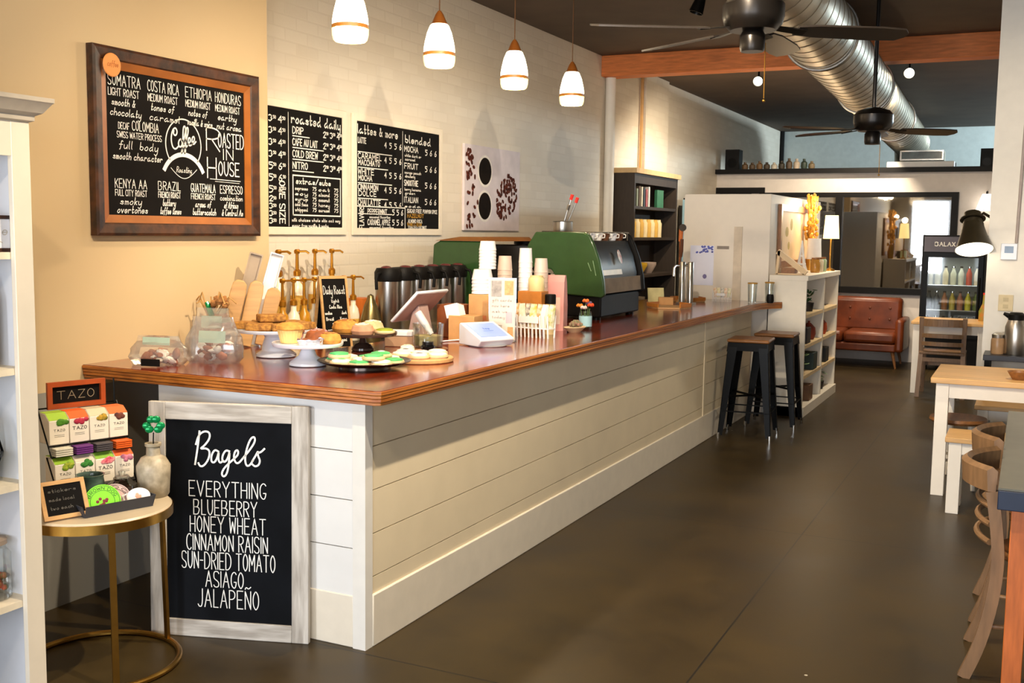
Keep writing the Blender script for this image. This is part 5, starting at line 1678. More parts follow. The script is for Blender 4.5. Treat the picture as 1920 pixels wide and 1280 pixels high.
s_c = syrup('pale syrup bottle with gold pump, first from the left of the rear row', (-3.73, 4.74, 1.0905), CLEARB, 0.4)
s_a = syrup('amber syrup bottle with gold pump, first from the left of the front row', (-3.60, 4.61, BZ + 0.0), AMBERB, 0.4)
for k in range(1, 8):
    src = s_a if k in (3, 6) else s_c
    dup(src, (-3.73 - 0.06 * (k % 2), 4.74 + 0.084 * k, 1.0905), 0.4 + 0.1 * (k % 3), '%s syrup bottle with gold pump, %s from the left of the rear row' % ('amber' if src is s_a else 'pale', ORD[k]))
for k in range(1, 8):
    src = s_a if k in (2, 5) else s_c
    dup(src, (-3.60, 4.61 + 0.095 * k, BZ), 0.4 - 0.15 * (k % 2), '%s syrup bottle with gold pump, %s from the left of the front row' % ('amber' if src is s_a else 'pale', ORD[k]))
tag(MB().box(-0.05, -0.06, 0, 0.05, 0.06, 0.24).build('orange_carton', mat('orange_carton', '#d0702a', 0.5), loc=(-3.67, 5.46, BZ)), 'orange carton between the syrup bottles and the airpots', 'carton')

# A-frame chalkboard among the syrup bottles
af = thing('tent_chalkboard', 'small A-frame Daily Roast chalkboard before the syrup bottles', 'chalkboard', (-3.44, 4.84, BZ), rad(62))
af.scale = (0.8, 0.9, 0.93)
for s in (1, -1):
    m4 = Matrix.Translation((0, -0.085 * s, 0)) @ Matrix.Rotation(rad(-11 * s), 4, 'X') @ Matrix.Rotation(rad(90), 4, 'X')
    nm = 'front_panel' if s == 1 else 'rear_panel'
    pnl = MB().box(-0.095, 0.012, -0.003, 0.095, 0.425, 0.003, m4).build(nm, CHALK, af)
    f = frame_mb(-0.105, 0.0, 0.105, 0.437, 0.016, -0.007, 0.007)
    f.v = [m4 @ v for v in f.v]
    f.build('panel_frame', WOODL, pnl)
    if s == 1:
        L = MB()
        for tx_, x0, x1, y, h_ in (('Daily Roast', -0.08, 0.08, 0.33, 0.05), ('light', -0.025, 0.03, 0.28, 0.018), ('Costa Rica', -0.045, 0.05, 0.245, 0.02), ('medium', -0.08, -0.03, 0.21, 0.018), ('dark', 0.045, 0.08, 0.21, 0.018),
                                   ('Brazil', -0.075, -0.02, 0.175, 0.018), ('Kenya', 0.03, 0.08, 0.175, 0.018), ('Sumatra', -0.03, 0.035, 0.14, 0.018), ('COFFEE BEANS', -0.07, 0.06, 0.09, 0.03), ('by the pound', -0.04, 0.065, 0.05, 0.02)):
            text(L, tx_, x0, x1, y, h_, 0.003, 0.0036)
        L.v = [m4 @ v for v in L.v]
        L.build('lettering', CHALKW, pnl, smooth=0)

# ------------------------------------------------------------------ far end of the counter
def hexboard(lab, loc, r, rz):
    o = thing('hexagon_tray', lab, 'tray', loc, rz, 'wooden hexagon trays')
    poly = [(r * math.cos(k * math.pi / 3), r * math.sin(k * math.pi / 3)) for k in range(6)]
    MB().prism(poly, 0, 0.012).build('tray_base', WOODL, o, bevel=0.002)
    mb = MB()
    for k in range(6):
        a, b = Vector((*poly[k], 0.026)), Vector((*poly[(k + 1) % 6], 0.026))
        mb.bar(a, b, 0.012, 0.028)
    mb.build('tray_rim', mat('honey_tray_rim', '#c2782f', 0.45, var=0.1), o)


hexboard('nearer wooden hexagon tray before the steel tap columns', (-2.55, 8.12, CT), 0.17, 0.3)
hexboard('farther wooden hexagon tray against the white booth', (-2.66, 9.0, CT), 0.15, 0.1)
tt_ = thing('tap_tower', 'steel two-column tap tower with wooden handles', 'tap tower', (-2.575, 8.66, CT))
MB().box(-0.07, -0.06, 0, 0.07, 0.06, 0.012).build('base_plate', STEEL, tt_)
for x in (-0.038, 0.032):
    MB().lathe([(0, 0.012), (0.026, 0.012), (0.026, 0.345), (0.022, 0.352), (0, 0.352)], (x, 0, 0), 22).build('column', STEEL, tt_)
f1 = MB().tube([(-0.038, 0, 0.32), (-0.085, -0.02, 0.32), (-0.10, -0.025, 0.30), (-0.105, -0.025, 0.23)], 0.012, 10).build('faucet', CHROME, tt_)
MB().tube([(-0.055, -0.012, 0.33), (-0.052, -0.012, 0.39)], 0.008, 8).tube([(-0.052, -0.012, 0.39), (-0.048, -0.012, 0.44), (-0.045, -0.012, 0.54)], [0.012, 0.016, 0.014], 10).build('handle', mat('brown_tap_handle', '#5a3018', 0.4), f1)
f2 = MB().tube([(0.032, 0.0, 0.32), (-0.05, 0.03, 0.33), (-0.075, 0.035, 0.32)], 0.011, 10).build('faucet', CHROME, tt_)
h2 = MB().tube([(-0.072, 0.035, 0.33), (-0.072, 0.035, 0.52)], 0.009, 8).tube([(-0.072, 0.035, 0.52), (-0.068, 0.035, 0.63)], [0.018, 0.02], 10).build('handle', mat('orange_tap_handle', '#c2682f', 0.4), f2)
MB().lathe([(0, -0.006), (0.03, -0.006), (0.03, 0.006), (0, 0.006)], (0, 0, 0), 20, Matrix.Translation((-0.052, 0.02, 0.635)) @ Matrix.Rotation(rad(90), 4, 'X')).build('badge', WOODD, h2)
mf = thing('menu_stand', 'small framed card on the counter behind the espresso machine', 'card stand', (-2.82, 8.62, CT), rad(35))
MB().box(-0.07, -0.004, 0.01, 0.07, 0.004, 0.13, Matrix.Rotation(rad(-14), 4, 'X')).build('card', mat('yellowish_card', '#d8cf9a', 0.6, var=0.08), mf)
MB().box(-0.075, -0.03, 0, 0.075, 0.03, 0.012).build('wooden_foot', WOODL, mf)
kn = thing('menu_stand', 'kraft box leaning beside the small framed card', 'box', (-2.70, 8.50, CT), rad(20))
MB().box(-0.06, -0.04, 0, 0.06, 0.04, 0.06).build('box_body', KRAFT, kn)
kn.name = 'kraft_carton'
sp2 = dup(sp, (-2.40, 9.17, CT), rad(-9), 'small white holder of sugar packets near the far counter end', None, 0.62)
for k, (c, nm) in enumerate((('amber', 'orange'), ('yellow', 'yellow'), ('dark_grey', 'dark'), ('honey', 'honey-coloured'), ('lime', 'lime'))):
    o = MB().prism([(-0.014, 0), (0.014, 0), (0.013, 0.085), (-0.013, 0.085)], -0.005, 0.005, Matrix.Rotation(rad(90), 4, 'X')).build('sugar_packet', _M['packet_' + c], loc=(-2.455 + k * 0.027, 9.175 - 0.004 * k, CT + 0.036), rot=(0, rad((k - 2) * 5), 0))
    tag(o, '%s sugar packet in the small holder at the far counter end' % nm, 'sugar packet', 'sugar packets')
wg = thing('water_glass', 'tall clear water glass near the far counter end', 'glass', (-2.13, 9.13, CT))
MB().lathe([(0, 0.0), (0.034, 0.0), (0.042, 0.17), (0.039, 0.17), (0.032, 0.012), (0, 0.012)], (0, 0, 0), 24).build('glass_wall', GLASS, wg)
MB().lathe([(0.042, 0.165), (0.0435, 0.175), (0.04, 0.176)], (0, 0, 0), 24).build('amber_rim', mat('amber_rim', '#b98a3c', 0.3), wg)
wg2 = dup(wg, (-2.035, 9.36, CT), None, 'second clear glass standing behind the black pot at the counter end')
bp_ = thing('black_pot', 'small black pot on the far rounded corner of the counter', 'pot', (-2.0, 9.24, CT))
MB().lathe([(0, 0), (0.026, 0), (0.032, 0.02), (0.03, 0.06), (0.026, 0.075), (0, 0.075)], (0, 0, 0), 20).build('pot_body', BLACKP, bp_)

# white booth behind the counter end
wb = thing('white_booth', 'tall plain white walk-in box behind the far counter end', 'partition box', (-2.485, 9.55, 0))
MB().box(-0.395, 0, 0, 0.395, 2.45, 1.955).build('booth_body', mat('booth_white', '#e9dfd1', 0.6, var=0.01), wb, bevel=0.004)
ntc = thing('paper_notice', 'bright bluish-white paper notice on the white booth', 'notice', (-2.70, 9.548, 1.31))
MB().box(-0.11, -0.002, -0.18, 0.11, 0, 0.18).build('sheet', mat('notice_paper', '#e6e9ff', 0.6, var=0.01), ntc)
mb = MB()
rb = random.Random(2)
for k in range(26):
    mb.ball((rb.uniform(-0.055, 0.10), -0.0022, rb.uniform(0.115, 0.172)), (0.011, 0.0008, 0.009), 6, 4)
mb.build('printed_marks', mat('notice_blue', '#5a63b8', 0.6, var=0.2), ntc)
MB().ball((0.03, -0.0022, -0.10), (0.02, 0.0008, 0.022), 8, 4).build('printed_emblem', mat('notice_violet', '#7a74a8', 0.6), ntc)
tag(MB().box(-0.055, -0.004, -0.014, 0.055, 0, 0.014).build('name_plate', mat('taupe_plate', '#8f8278', 0.5), loc=(-2.508, 9.549, 1.475)), 'small grey name plate on the white booth', 'plate')
tag(MB().box(-0.037, -0.012, 1.0, 0.037, 0, 1.665).build('white_strip', mat('strip_tan', '#d4c4ae', 0.6), loc=(-2.372, 9.549, 0)), 'narrow vertical tan strip on the white booth', 'strip')

# ------------------------------------------------------------------ bookcase on the brick wall
bk = thing('bookcase', 'tall dark wooden bookcase against the brick wall', 'bookcase', (-3.898, 10.32, 0))
MB().box(0, 0, 0, 0.26, 0.035, 2.2).build('side_panel', WOODD, bk)
MB().box(0, 1.42, 0, 0.26, 1.455, 2.2).build('side_panel', WOODD, bk)
MB().box(0, 0.035, 0, 0.012, 1.42, 2.2).build('back_panel', WOODD, bk)
MB().box(-0.0, -0.03, 2.2, 0.29, 1.485, 2.25).build('cornice', mat('lit_top_tan', '#c9a878', 0.6), bk)  # tan tone paints in the light falling on the bookcase top
BKZ = [0.08, 0.45, 0.8, 1.16, 1.55, 1.87]
for z_ in BKZ:
    MB().box(0.012, 0.035, z_ - 0.03, 0.255, 1.42, z_).build('shelf_board', WOODD, bk)
MB().box(0.23, 0.035, 2.10, 0.258, 1.42, 2.2).build('top_rail', WOODD, bk)
rb = random.Random(21)
BC = ['#8a8f7a', '#5b4a3a', '#c9bda6', '#39424a', '#a85b5f', '#e4ddd0', '#4c5e4e', '#b9a06a']
for k in range(6):
    hh = rb.uniform(0.17, 0.22)
    o = MB().box(0, 0, 0, 0.15, 0.038, hh).build('book', mat('book_' + str(BC[k]), BC[k], 0.6), loc=(-3.81, 10.46 + 0.075 * k, 1.8705))
    tag(o, '%s book on the top bookcase shelf' % ['sage green', 'brown', 'cream', 'slate blue', 'rose pink', 'white'][k], 'book', 'books on the top bookcase shelf')
gf = MB().box(0, 0, 0, 0.03, 0.22, 0.19).build('green_box', mat('bottle_green', '#2f6b4a', 0.4, var=0.1), loc=(-3.70, 11.15, 1.8705))
tag(gf, 'green picture box at the right of the top bookcase shelf', 'box')
for k in range(8):
    o = MB().lathe([(0, 0), (0.05, 0), (0.052, 0.15), (0.04, 0.17), (0.04, 0.19), (0, 0.19)], (0, 0, 0), 16).build('tea_tin', [mat('tin_yellow_lit', '#c9a050', 0.4), mat('tin_cream', '#d9c8a0', 0.4)][k % 2], loc=(-3.72, 10.48 + 0.12 * k, 1.5505))  # tan and white tins, the yellow light on them put into the colour
    tag(o, '%s yellow-lit tin from the left in the row on the bookcase' % ORD[k], 'tin', 'row of tins on the bookcase')
for k, (y, z_, c, lab) in enumerate(((10.6, 1.1605, '#c9b8a8', 'pale stacked bowl on the middle bookcase shelf'), (10.85, 1.1605, '#d2a531', 'round yellow dish standing on the middle bookcase shelf'), (11.15, 1.1605, '#b9a497', 'pinkish bowl at the right of the middle bookcase shelf'), (10.8, 0.8005, '#7b6a58', 'brown crock on the lower bookcase shelf'))):
    o = MB().lathe([(0, 0), (0.05, 0), (0.10, 0.09), (0.10, 0.12), (0.09, 0.12), (0.045, 0.015), (0, 0.01)], (0, 0, 0), 20).build('dish', mat('dish_' + c, c, 0.35), loc=(-3.765, y, z_))
    tag(o, lab, 'dish')
# upright cooler sliver between bookcase and booth
uc = thing('upright_cooler', 'upright cooler with pale blue frame behind the bookcase', 'refrigerator', (-3.45, 12.55, 0))
MB().box(-0.35, 0, 0.0, 0.35, 0.6, 2.02).build('cooler_body', BLACKP, uc)
frame_mb(-0.35, 0.1, 0.35, 2.0, 0.05, 0, 0.03).build('door_frame', mat('pale_blue_metal', '#8fb2c4', 0.35), uc, loc=(0, -0.001, 0), rot=(rad(90), 0, 0))

# ------------------------------------------------------------------ white cube shelf at the counter end
cu = thing('cube_shelf', 'white cube shelf standing beyond the counter end by the stools', 'shelf', (-2.065, 9.48, 0))
CUW = mat('cube_shelf_white', '#ebe2d2', 0.5, var=0.015)
DX, DY, HZ = 0.325, 1.72, 1.245
MB().box(0, 0, 0, DX, 0.03, HZ - 0.045).build('side_panel', CUW, cu)
MB().box(0, DY - 0.03, 0, DX, DY, HZ - 0.045).build('side_panel', CUW, cu)
MB().box(0, 0.03, 0, 0.015, DY - 0.03, HZ - 0.045).build('back_panel', mat('cube_back_shaded', '#8c8478', 0.6), cu)  # grey stands for the shade inside the white cubes
MB().box(-0.0, -0.004, HZ - 0.045, DX + 0.012, DY + 0.01, HZ).build('top', CUW, cu, bevel=0.003)
MB().box(DX - 0.02, 0.89, 0.085, DX, 0.93, HZ - 0.045).box(0.015, 0.9, 0.085, DX - 0.02, 0.92, HZ - 0.045).build('divider', CUW, cu)
MB().box(0, 0, 0, DX + 0.015, DY + 0.012, 0.085).build('plinth', CUW, cu)
CZ = [0.087, 0.36, 0.63, 0.90]
for z_ in CZ[1:]:
    MB().box(0.015, 0.03, z_ - 0.03, DX, 0.889, z_).build('shelf_board', mat('cube_board_tan', '#dcc298', 0.5), cu)
    MB().box(0.015, 0.931, z_ - 0.03, DX, DY - 0.03, z_).build('shelf_board', _M['cube_board_tan'], cu)


def cube_item(kind, lab, row, y, c, s=1.0):
    loc = (-1.83, 9.48 + y, CZ[row] + 0.0005)
    m = mat('item_' + c, c, 0.5, var=0.1)
    if kind == 'plant':
        o = thing('potted_plant', lab, 'plant', loc, 0)
        MB().lathe([(0, 0), (0.05, 0), (0.062, 0.08), (0.055, 0.08), (0, 0.06)], (0, 0, 0), 18).build('pot', mat('dark_pot', '#2f2a27', 0.5), o)
        mb = MB()
        rr_ = random.Random(lab)
        for k in range(34):
            a, q, t = rr_.uniform(0, 6.28), rr_.uniform(0.01, 0.085), rr_.uniform(0.08, 0.20)
            mb.ball((0, 0, 0), (0.026, 0.014, 0.004), 7, 4, 0, Matrix.Translation((q * math.cos(a), q * math.sin(a), t)) @ Matrix.Rotation(a, 4, 'Z') @ Matrix.Rotation(rr_.uniform(-.9, .4), 4, 'Y'))
        f = mb.build('foliage', mat('leaf_' + c, c, 0.6, var=0.2, scale=40), o)
    elif kind == 'jar':
        o = thing('ceramic_jar', lab, 'jar', loc, 0)
        MB().lathe([(0, 0), (0.045 * s, 0), (0.06 * s, 0.05), (0.055 * s, 0.11), (0.035 * s, 0.13), (0, 0.13)], (0, 0, 0), 20).build('jar_body', m, o)
        MB().lathe([(0, 0.13), (0.038 * s, 0.13), (0.02, 0.15), (0.008, 0.155), (0.012, 0.17), (0, 0.172)], (0, 0, 0), 16).build('lid', m, o)
    elif kind == 'box':
        o = MB().box(-0.07 * s, -0.08 * s, 0, 0.07 * s, 0.08 * s, 0.13 * s).build('gift_box', m, loc=loc, bevel=0.004)
        tag(o, lab, 'box')
    elif kind == 'frame':
        o = thing('small_picture', lab, 'picture frame', loc, rad(90))
        m4 = Matrix.Rotation(rad(80), 4, 'X')
        f = frame_mb(-0.08, 0.0, 0.08, 0.2, 0.02, -0.006, 0.006)
        f.v = [m4 @ v for v in f.v]
        f.build('frame', m, o)
        MB().box(-0.07, 0.01, -0.004, 0.07, 0.19, 0.001, m4).build('picture', PAPERW, o)
    return o


cube_item('plant', 'bushy dark green plant in the top near cube of the shelf', 3, 0.55, '#2f5a2e')
cube_item('jar', 'pale figurine jar at the left of the top near cube', 3, 0.2, '#cdb79a')
cube_item('frame', 'small dark red frame in the top far cube', 3, 1.30, '#5a2a26')
cube_item('box', 'dark gift box in the second near cube', 2, 0.28, '#2a2422', 1.1)
cube_item('jar', 'reddish jar in the second near cube', 2, 0.68, '#8a3f2f', 1.1)
cube_item('jar', 'yellow and red jar in the second far cube', 2, 1.30, '#b5502f', 1.1)
cube_item('plant', 'pale green plant in the third near cube', 1, 0.22, '#7f9a6a')
cube_item('box', 'dark green box in the third near cube', 1, 0.62, '#22332c', 1.2)
cube_item('box', 'black basket box in the third far cube', 1, 1.30, '#20211f', 1.1)
cube_item('plant', 'light green plant in the bottom far cube', 0, 1.28, '#86a072')
cube_item('box', 'brown crate in the bottom near cube', 0, 0.5, '#6b4a30', 1.1)
# things on its top
TZ2 = 1.2455
wr = thing('wooden_wedge', 'pale wooden slanted display frame at the near end of the cube shelf top', 'display stand', (-1.93, 9.62, TZ2))
PALEW = mat('pale_bare_wood', '#d9bd96', 0.6, var=0.08, scale=6)
MB().bar((-0.10, 0, 0.0), (-0.085, 0, 0.21), 0.022, 0.05).build('upright', PALEW, wr)
MB().bar((-0.10, 0, 0.205), (0.155, 0, 0.015), 0.05, 0.045, side=(0, 1, 0)).build('sloping_rail', PALEW, wr)
MB().bar((-0.10, 0.0, 0.006), (0.14, 0.0, 0.006), 0.05, 0.012, side=(0, 1, 0)).build('foot', PALEW, wr)
MB().box(-0.06, -0.02, 0.0125, 0.06, 0.10, 0.06).build('brown_basket', WOODM, wr)
pf = thing('framed_print', 'large brown framed pale print hanging on the side of the white booth', 'picture frame', (-2.0885, 9.86, TZ2 + 0.05))
pf.rotation_euler = (rad(90), 0, rad(90))
frame_mb(0, 0, 1.45, 0.58, 0.06, 0.0, 0.03).build('frame', mat('print_frame_brown', '#8a5a30', 0.4, var=0.1), pf)
MB().box(0.03, 0.03, 0.001, 1.42, 0.55, 0.012).build('print', mat('print_beige', '#dcc09a', 0.6, var=0.06, scale=4), pf)
mb = MB()
mb.ball((0.35, 0.33, 0.012), (0.08, 0.05, 0.002), 12, 5).ball((0.55, 0.4, 0.012), (0.06, 0.06, 0.002), 12, 5).ball((0.45, 0.2, 0.012), (0.05, 0.04, 0.002), 12, 5)
mb.build('printed_foliage', mat('print_olive', '#a8924f', 0.7, var=0.1), pf)
et = thing('white_tower', 'small white lattice tower ornament on the cube shelf top', 'ornament', (-1.92, 10.15, TZ2 + 0.0))
mb = MB()
for sx in (-1, 1):
    for sy in (-1, 1):
        mb.tube([(0.045 * sx, 0.045 * sy, 0), (0.025 * sx, 0.025 * sy, 0.08), (0.01 * sx, 0.01 * sy, 0.2), (0, 0, 0.30)], [0.012, 0.010, 0.008, 0.006], 6)
mb.box(-0.035, -0.035, 0.075, 0.035, 0.035, 0.09).box(-0.02, -0.02, 0.15, 0.02, 0.02, 0.165)
mb.build('tower_body', PAPERW, et)
for k, (y, lab, m) in enumerate(((10.36, 'amber glass jar on the cube shelf top', mat('amber_glass', '#b5823c', 0.15)), (10.55, 'clear glass jar beside the white candle holder', mat('pale_jar', '#cfc3a8', 0.15)), (10.72, 'greenish glass jar at the right of the cube shelf top', mat('green_jar', '#9fae8c', 0.15)))):
    o = thing('glass_jar', lab, 'jar', (-1.83, y, TZ2))
    MB().lathe([(0, 0), (0.04, 0), (0.045, 0.02), (0.045, 0.11), (0.035, 0.125), (0, 0.125)], (0, 0, 0), 18).build('jar_body', m, o)
    MB().lathe([(0, 0.125), (0.037, 0.125), (0.037, 0.14), (0, 0.14)], (0, 0, 0), 16).build('lid', WOODM, o)
wc = thing('white_vase', 'white cylindrical lamp-shaped holder on the cube shelf top', 'vase', (-1.83, 10.62, TZ2 + 0.1405))
wc.location = (-1.90, 10.66, TZ2)
MB().lathe([(0, 0), (0.03, 0), (0.03, 0.12), (0, 0.12)], (0, 0, 0), 16).build('holder_foot', WOODD, wc)
MB().lathe([(0, 0.12), (0.072, 0.12), (0.062, 0.32), (0, 0.32)], (0, 0, 0), 24).build('white_shade', PAPERW, wc)
gv = thing('gold_branches', 'tall vase of gold dried branches by the lit table lamp', 'flower arrangement', (-1.99, 10.99, TZ2))
MB().lathe([(0, 0), (0.04, 0), (0.05, 0.1), (0.03, 0.2), (0.035, 0.22), (0, 0.2)], (0, 0, 0), 18).build('vase', mat('gold_vase', '#b98a3a', 0.3, 0.6), gv)
mb = MB()
rb = random.Random(8)
for k in range(70):
    a, q, t = rb.uniform(0, 6.28), rb.uniform(0.0, 0.11), rb.uniform(0.22, 0.75)
    mb.ball((q * math.cos(a) * 0.6, q * math.sin(a), t), (0.018, 0.018, 0.026), 7, 5, 0.2)
for k in range(9):
    a = k * 0.7
    mb.tube([(0, 0, 0.15), (0.03 * math.cos(a), 0.05 * math.sin(a), 0.45), (0.05 * math.cos(a), 0.10 * math.sin(a), 0.74)], 0.004, 5)
mb.build('branches', mat('gold_leaf', '#c98f2c', 0.5, var=0.25, scale=40), gv)
tl = thing('table_lamp', 'small lit table lamp with glowing drum shade on the cube shelf', 'lamp', (-1.80, 11.0, TZ2))
MB().lathe([(0, 0), (0.05, 0), (0.05, 0.012), (0.012, 0.03), (0.01, 0.35), (0, 0.35)], (0, 0, 0), 20).build('base', BRASS, tl)
MB().lathe([(0.078, 0.32), (0.062, 0.55), (0.061, 0.55), (0.077, 0.32)], (0, 0, 0), 28).build('lamp_shade', mat('glowing_shade', '#ffe2a0', 0.6, emit='#ffd98a', es=2.6, var=0.01), tl)
lamp('table_lamp_bulb', 'POINT', (-1.80, 11.0, TZ2 + 0.60), 7, WARM, 0.04)
lamp('shelf_glow_bulb', 'POINT', (-1.95, 10.78, TZ2 + 0.66), 3, WARM, 0.03)

# ------------------------------------------------------------------ bar stools
def stool(lab, loc, rz):
    o = thing('bar_stool', lab, 'bar stool', loc, rz, 'black metal bar stools with wooden seats')
    s, H_ = 0.155, 0.77
    MB().box(-s - 0.008, -s - 0.008, H_ - 0.012, s + 0.008, s + 0.008, H_ + 0.016).build('seat', mat('walnut_seat', '#80552f', 0.35, var=0.12, scale=6, stretch=(1, 8, 1)), o, bevel=0.012)
    mb = MB()
    for k in range(4):
        m4 = Matrix.Rotation(k * math.pi / 2, 4, 'Z')
        mb.prism([(-s + 0.0, H_ - 0.013), (-s - 0.008, H_ - 0.085), (-s + 0.05, H_ - 0.075), (s - 0.05, H_ - 0.075), (s + 0.008, H_ - 0.085), (s, H_ - 0.013)], s - 0.006, s, m4 @ Matrix.Rotation(rad(180), 4, 'Z') @ Matrix(((1, 0, 0, 0), (0, 0, 1, 0), (0, 1, 0, 0), (0, 0, 0, 1))))
    mb.build('apron', BLACKM, o)
    for sx, sy in ((1, 1), (1, -1), (-1, 1), (-1, -1)):
        mb = MB()
        t, b = (sx * (s - 0.002), sy * (s - 0.002), H_ - 0.02), (sx * 0.205, sy * 0.205, 0.03)
        # folded sheet leg: two flanges tapering down
        for ax in (0, 1):
            d = Vector((-sx if ax == 0 else 0, -sy if ax == 1 else 0, 0))
            w0, w1 = 0.074, 0.038
            q = [Vector(t), Vector(b), Vector(b) + d * w1, Vector(t) + d * w0]
            nrm = Vector((0, -sy, 0)) if ax == 0 else Vector((-sx, 0, 0))
            vs = q + [v + nrm * 0.004 for v in q]
            mb.add(vs, [(0, 1, 2, 3), (7, 6, 5, 4), (0, 4, 5, 1), (1, 5, 6, 2), (2, 6, 7, 3), (3, 7, 4, 0)])
        leg = mb.build('leg', BLACKM, o, smooth=0)
        MB().tube([(b[0] - sx * 0.006, b[1] - sy * 0.006, 0.0), (b[0] - sx * 0.008, b[1] - sy * 0.008, 0.05)], [0.012, 0.014], 10).build('foot_cap', CHROME, leg)
    f = 0.205 - (0.205 - s) * 0.26
    mb = MB()
    q = f - 0.01
    for k in range(4):
        a, b = [(q, q), (-q, q), (-q, -q), (q, -q)][k], [(-q, q), (-q, -q), (q, -q), (q, q)][k]
        mb.bar((a[0], a[1], 0.22), (b[0], b[1], 0.22), 0.008, 0.02, side=(0, 0, 1))
    mb.build('footrest', BLACKM, o, smooth=0)
    q = 0.165
    MB().bar((q, q, 0.33), (-q, -q, 0.33), 0.008, 0.016).bar((q, -q, 0.335), (-q, q, 0.335), 0.008, 0.016).build('cross_brace', BLACKM, o, smooth=0)
    return o


st0 = stool('black metal bar stool with wooden seat, the nearer one at the counter', (-1.945, 8.36, 0), rad(4))
dup(st0, (-1.87, 8.96, 0), rad(2), 'black metal bar stool with wooden seat, beside the white cube shelf')


# ------------------------------------------------------------------ tables, bench and chairs on the right
def plank_table(name, lab, cat, loc, w_, d_, hgt, leg, top_m, leg_m, group=None, tt=0.035, apron=0.09, over=0.03):
    o = thing(name, lab, cat, loc, 0, group)
    MB().box(0, 0, hgt - tt, w_, d_, hgt).build('tabletop', top_m, o, bevel=0.004)
    i = over
    mb = MB()
    mb.box(i + leg, i + 0.01, hgt - tt - apron, w_ - i - leg, i + 0.03, hgt - tt).box(i + leg, d_ - i - 0.03, hgt - tt - apron, w_ - i - leg, d_ - i - 0.01, hgt - tt)
    mb.box(i + 0.01, i + leg, hgt - tt - apron, i + 0.03, d_ - i - leg, hgt - tt).box(w_ - i - 0.03, i + leg, hgt - tt - apron, w_ - i - 0.01, d_ - i - leg, hgt - tt)
    mb.build('apron', leg_m, o)
    for x in (i, w_ - i - leg):
        for y in (i, d_ - i - leg):
            MB().box(x, y, 0, x + leg, y + leg, hgt - tt).build('leg', leg_m, o, bevel=0.003)
    return o


LEGW = mat('white_leg_paint', '#e8e2d8', 0.45, var=0.015)
plank_table('dining_table', 'pine-topped white-legged dining table at the right, before the wall end', 'table', (-0.51, 6.98, 0), 1.25, 0.78, 0.74, 0.075, WOODT, LEGW)
plank_table('bench', 'pine-topped white bench along the near side of the pine table', 'bench', (-0.385, 6.56, 0), 1.0, 0.33, 0.45, 0.07, WOODT, LEGW, 'pine benches', 0.03, 0.07, 0.02)
plank_table('bench', 'pine-topped white bench on the far side of the pine table', 'bench', (-0.29, 7.92, 0), 1.0, 0.30, 0.45, 0.07, WOODT, LEGW, 'pine benches', 0.03, 0.07, 0.02)
so = thing('wooden_stool', 'round brown wooden stool tucked under the left end of the pine table', 'stool', (-0.36, 7.36, 0))
MB().lathe([(0, 0.415), (0.16, 0.415), (0.175, 0.43), (0.17, 0.448), (0.12, 0.444), (0, 0.44)], (0, 0, 0), 32).build('seat', WOODM, so)
for k in range(4):
    a = rad(45 + 90 * k)
    MB().tube([(0.11 * math.cos(a), 0.11 * math.sin(a), 0.416), (0.16 * math.cos(a), 0.16 * math.sin(a), 0)], [0.017, 0.013], 10).build('leg', LEGW, so)
for k, a0 in enumerate((45, 135)):
    a = rad(a0)
    q = 0.14
    MB().tube([(q * math.cos(a), q * math.sin(a), 0.17 + 0.024 * k), (-q * math.cos(a), -q * math.sin(a), 0.17 + 0.024 * k)], 0.009, 8).build('stretcher', LEGW, so)
tag(MB().lathe([(0, 0), (0.04, 0), (0.07, 0.05), (0.065, 0.05), (0.035, 0.01), (0, 0.01)], (0, 0, 0), 20).build('brown_bowl', WOODM, loc=(-0.02, 7.15, 0.7405)), 'brown wooden bowl at the photo edge on the pine table', 'bowl')

# dark slate table nearest on the right
sg_ = thing('slate_table', 'dark slate-topped table with navy edge and orange wooden legs, nearest on the right', 'table', (-0.055, 3.98, 0))
MB().box(0, 0, 0.735, 0.75, 1.83, 0.742).build('tabletop', mat('slate_top', '#5d5b50', 0.35, var=0.08, scale=9), sg_)
MB().box(0.0, 0.0, 0.665, 0.75, 1.83, 0.734).build('navy_edge', mat('navy_paint', '#182238', 0.35, var=0.06), sg_, bevel=0.003)
for x in (0.045, 0.64):
    for y in (0.06, 1.70):
        MB().box(x, y, 0, x + 0.065, y + 0.065, 0.664).build('leg', WOODO, sg_, bevel=0.003)


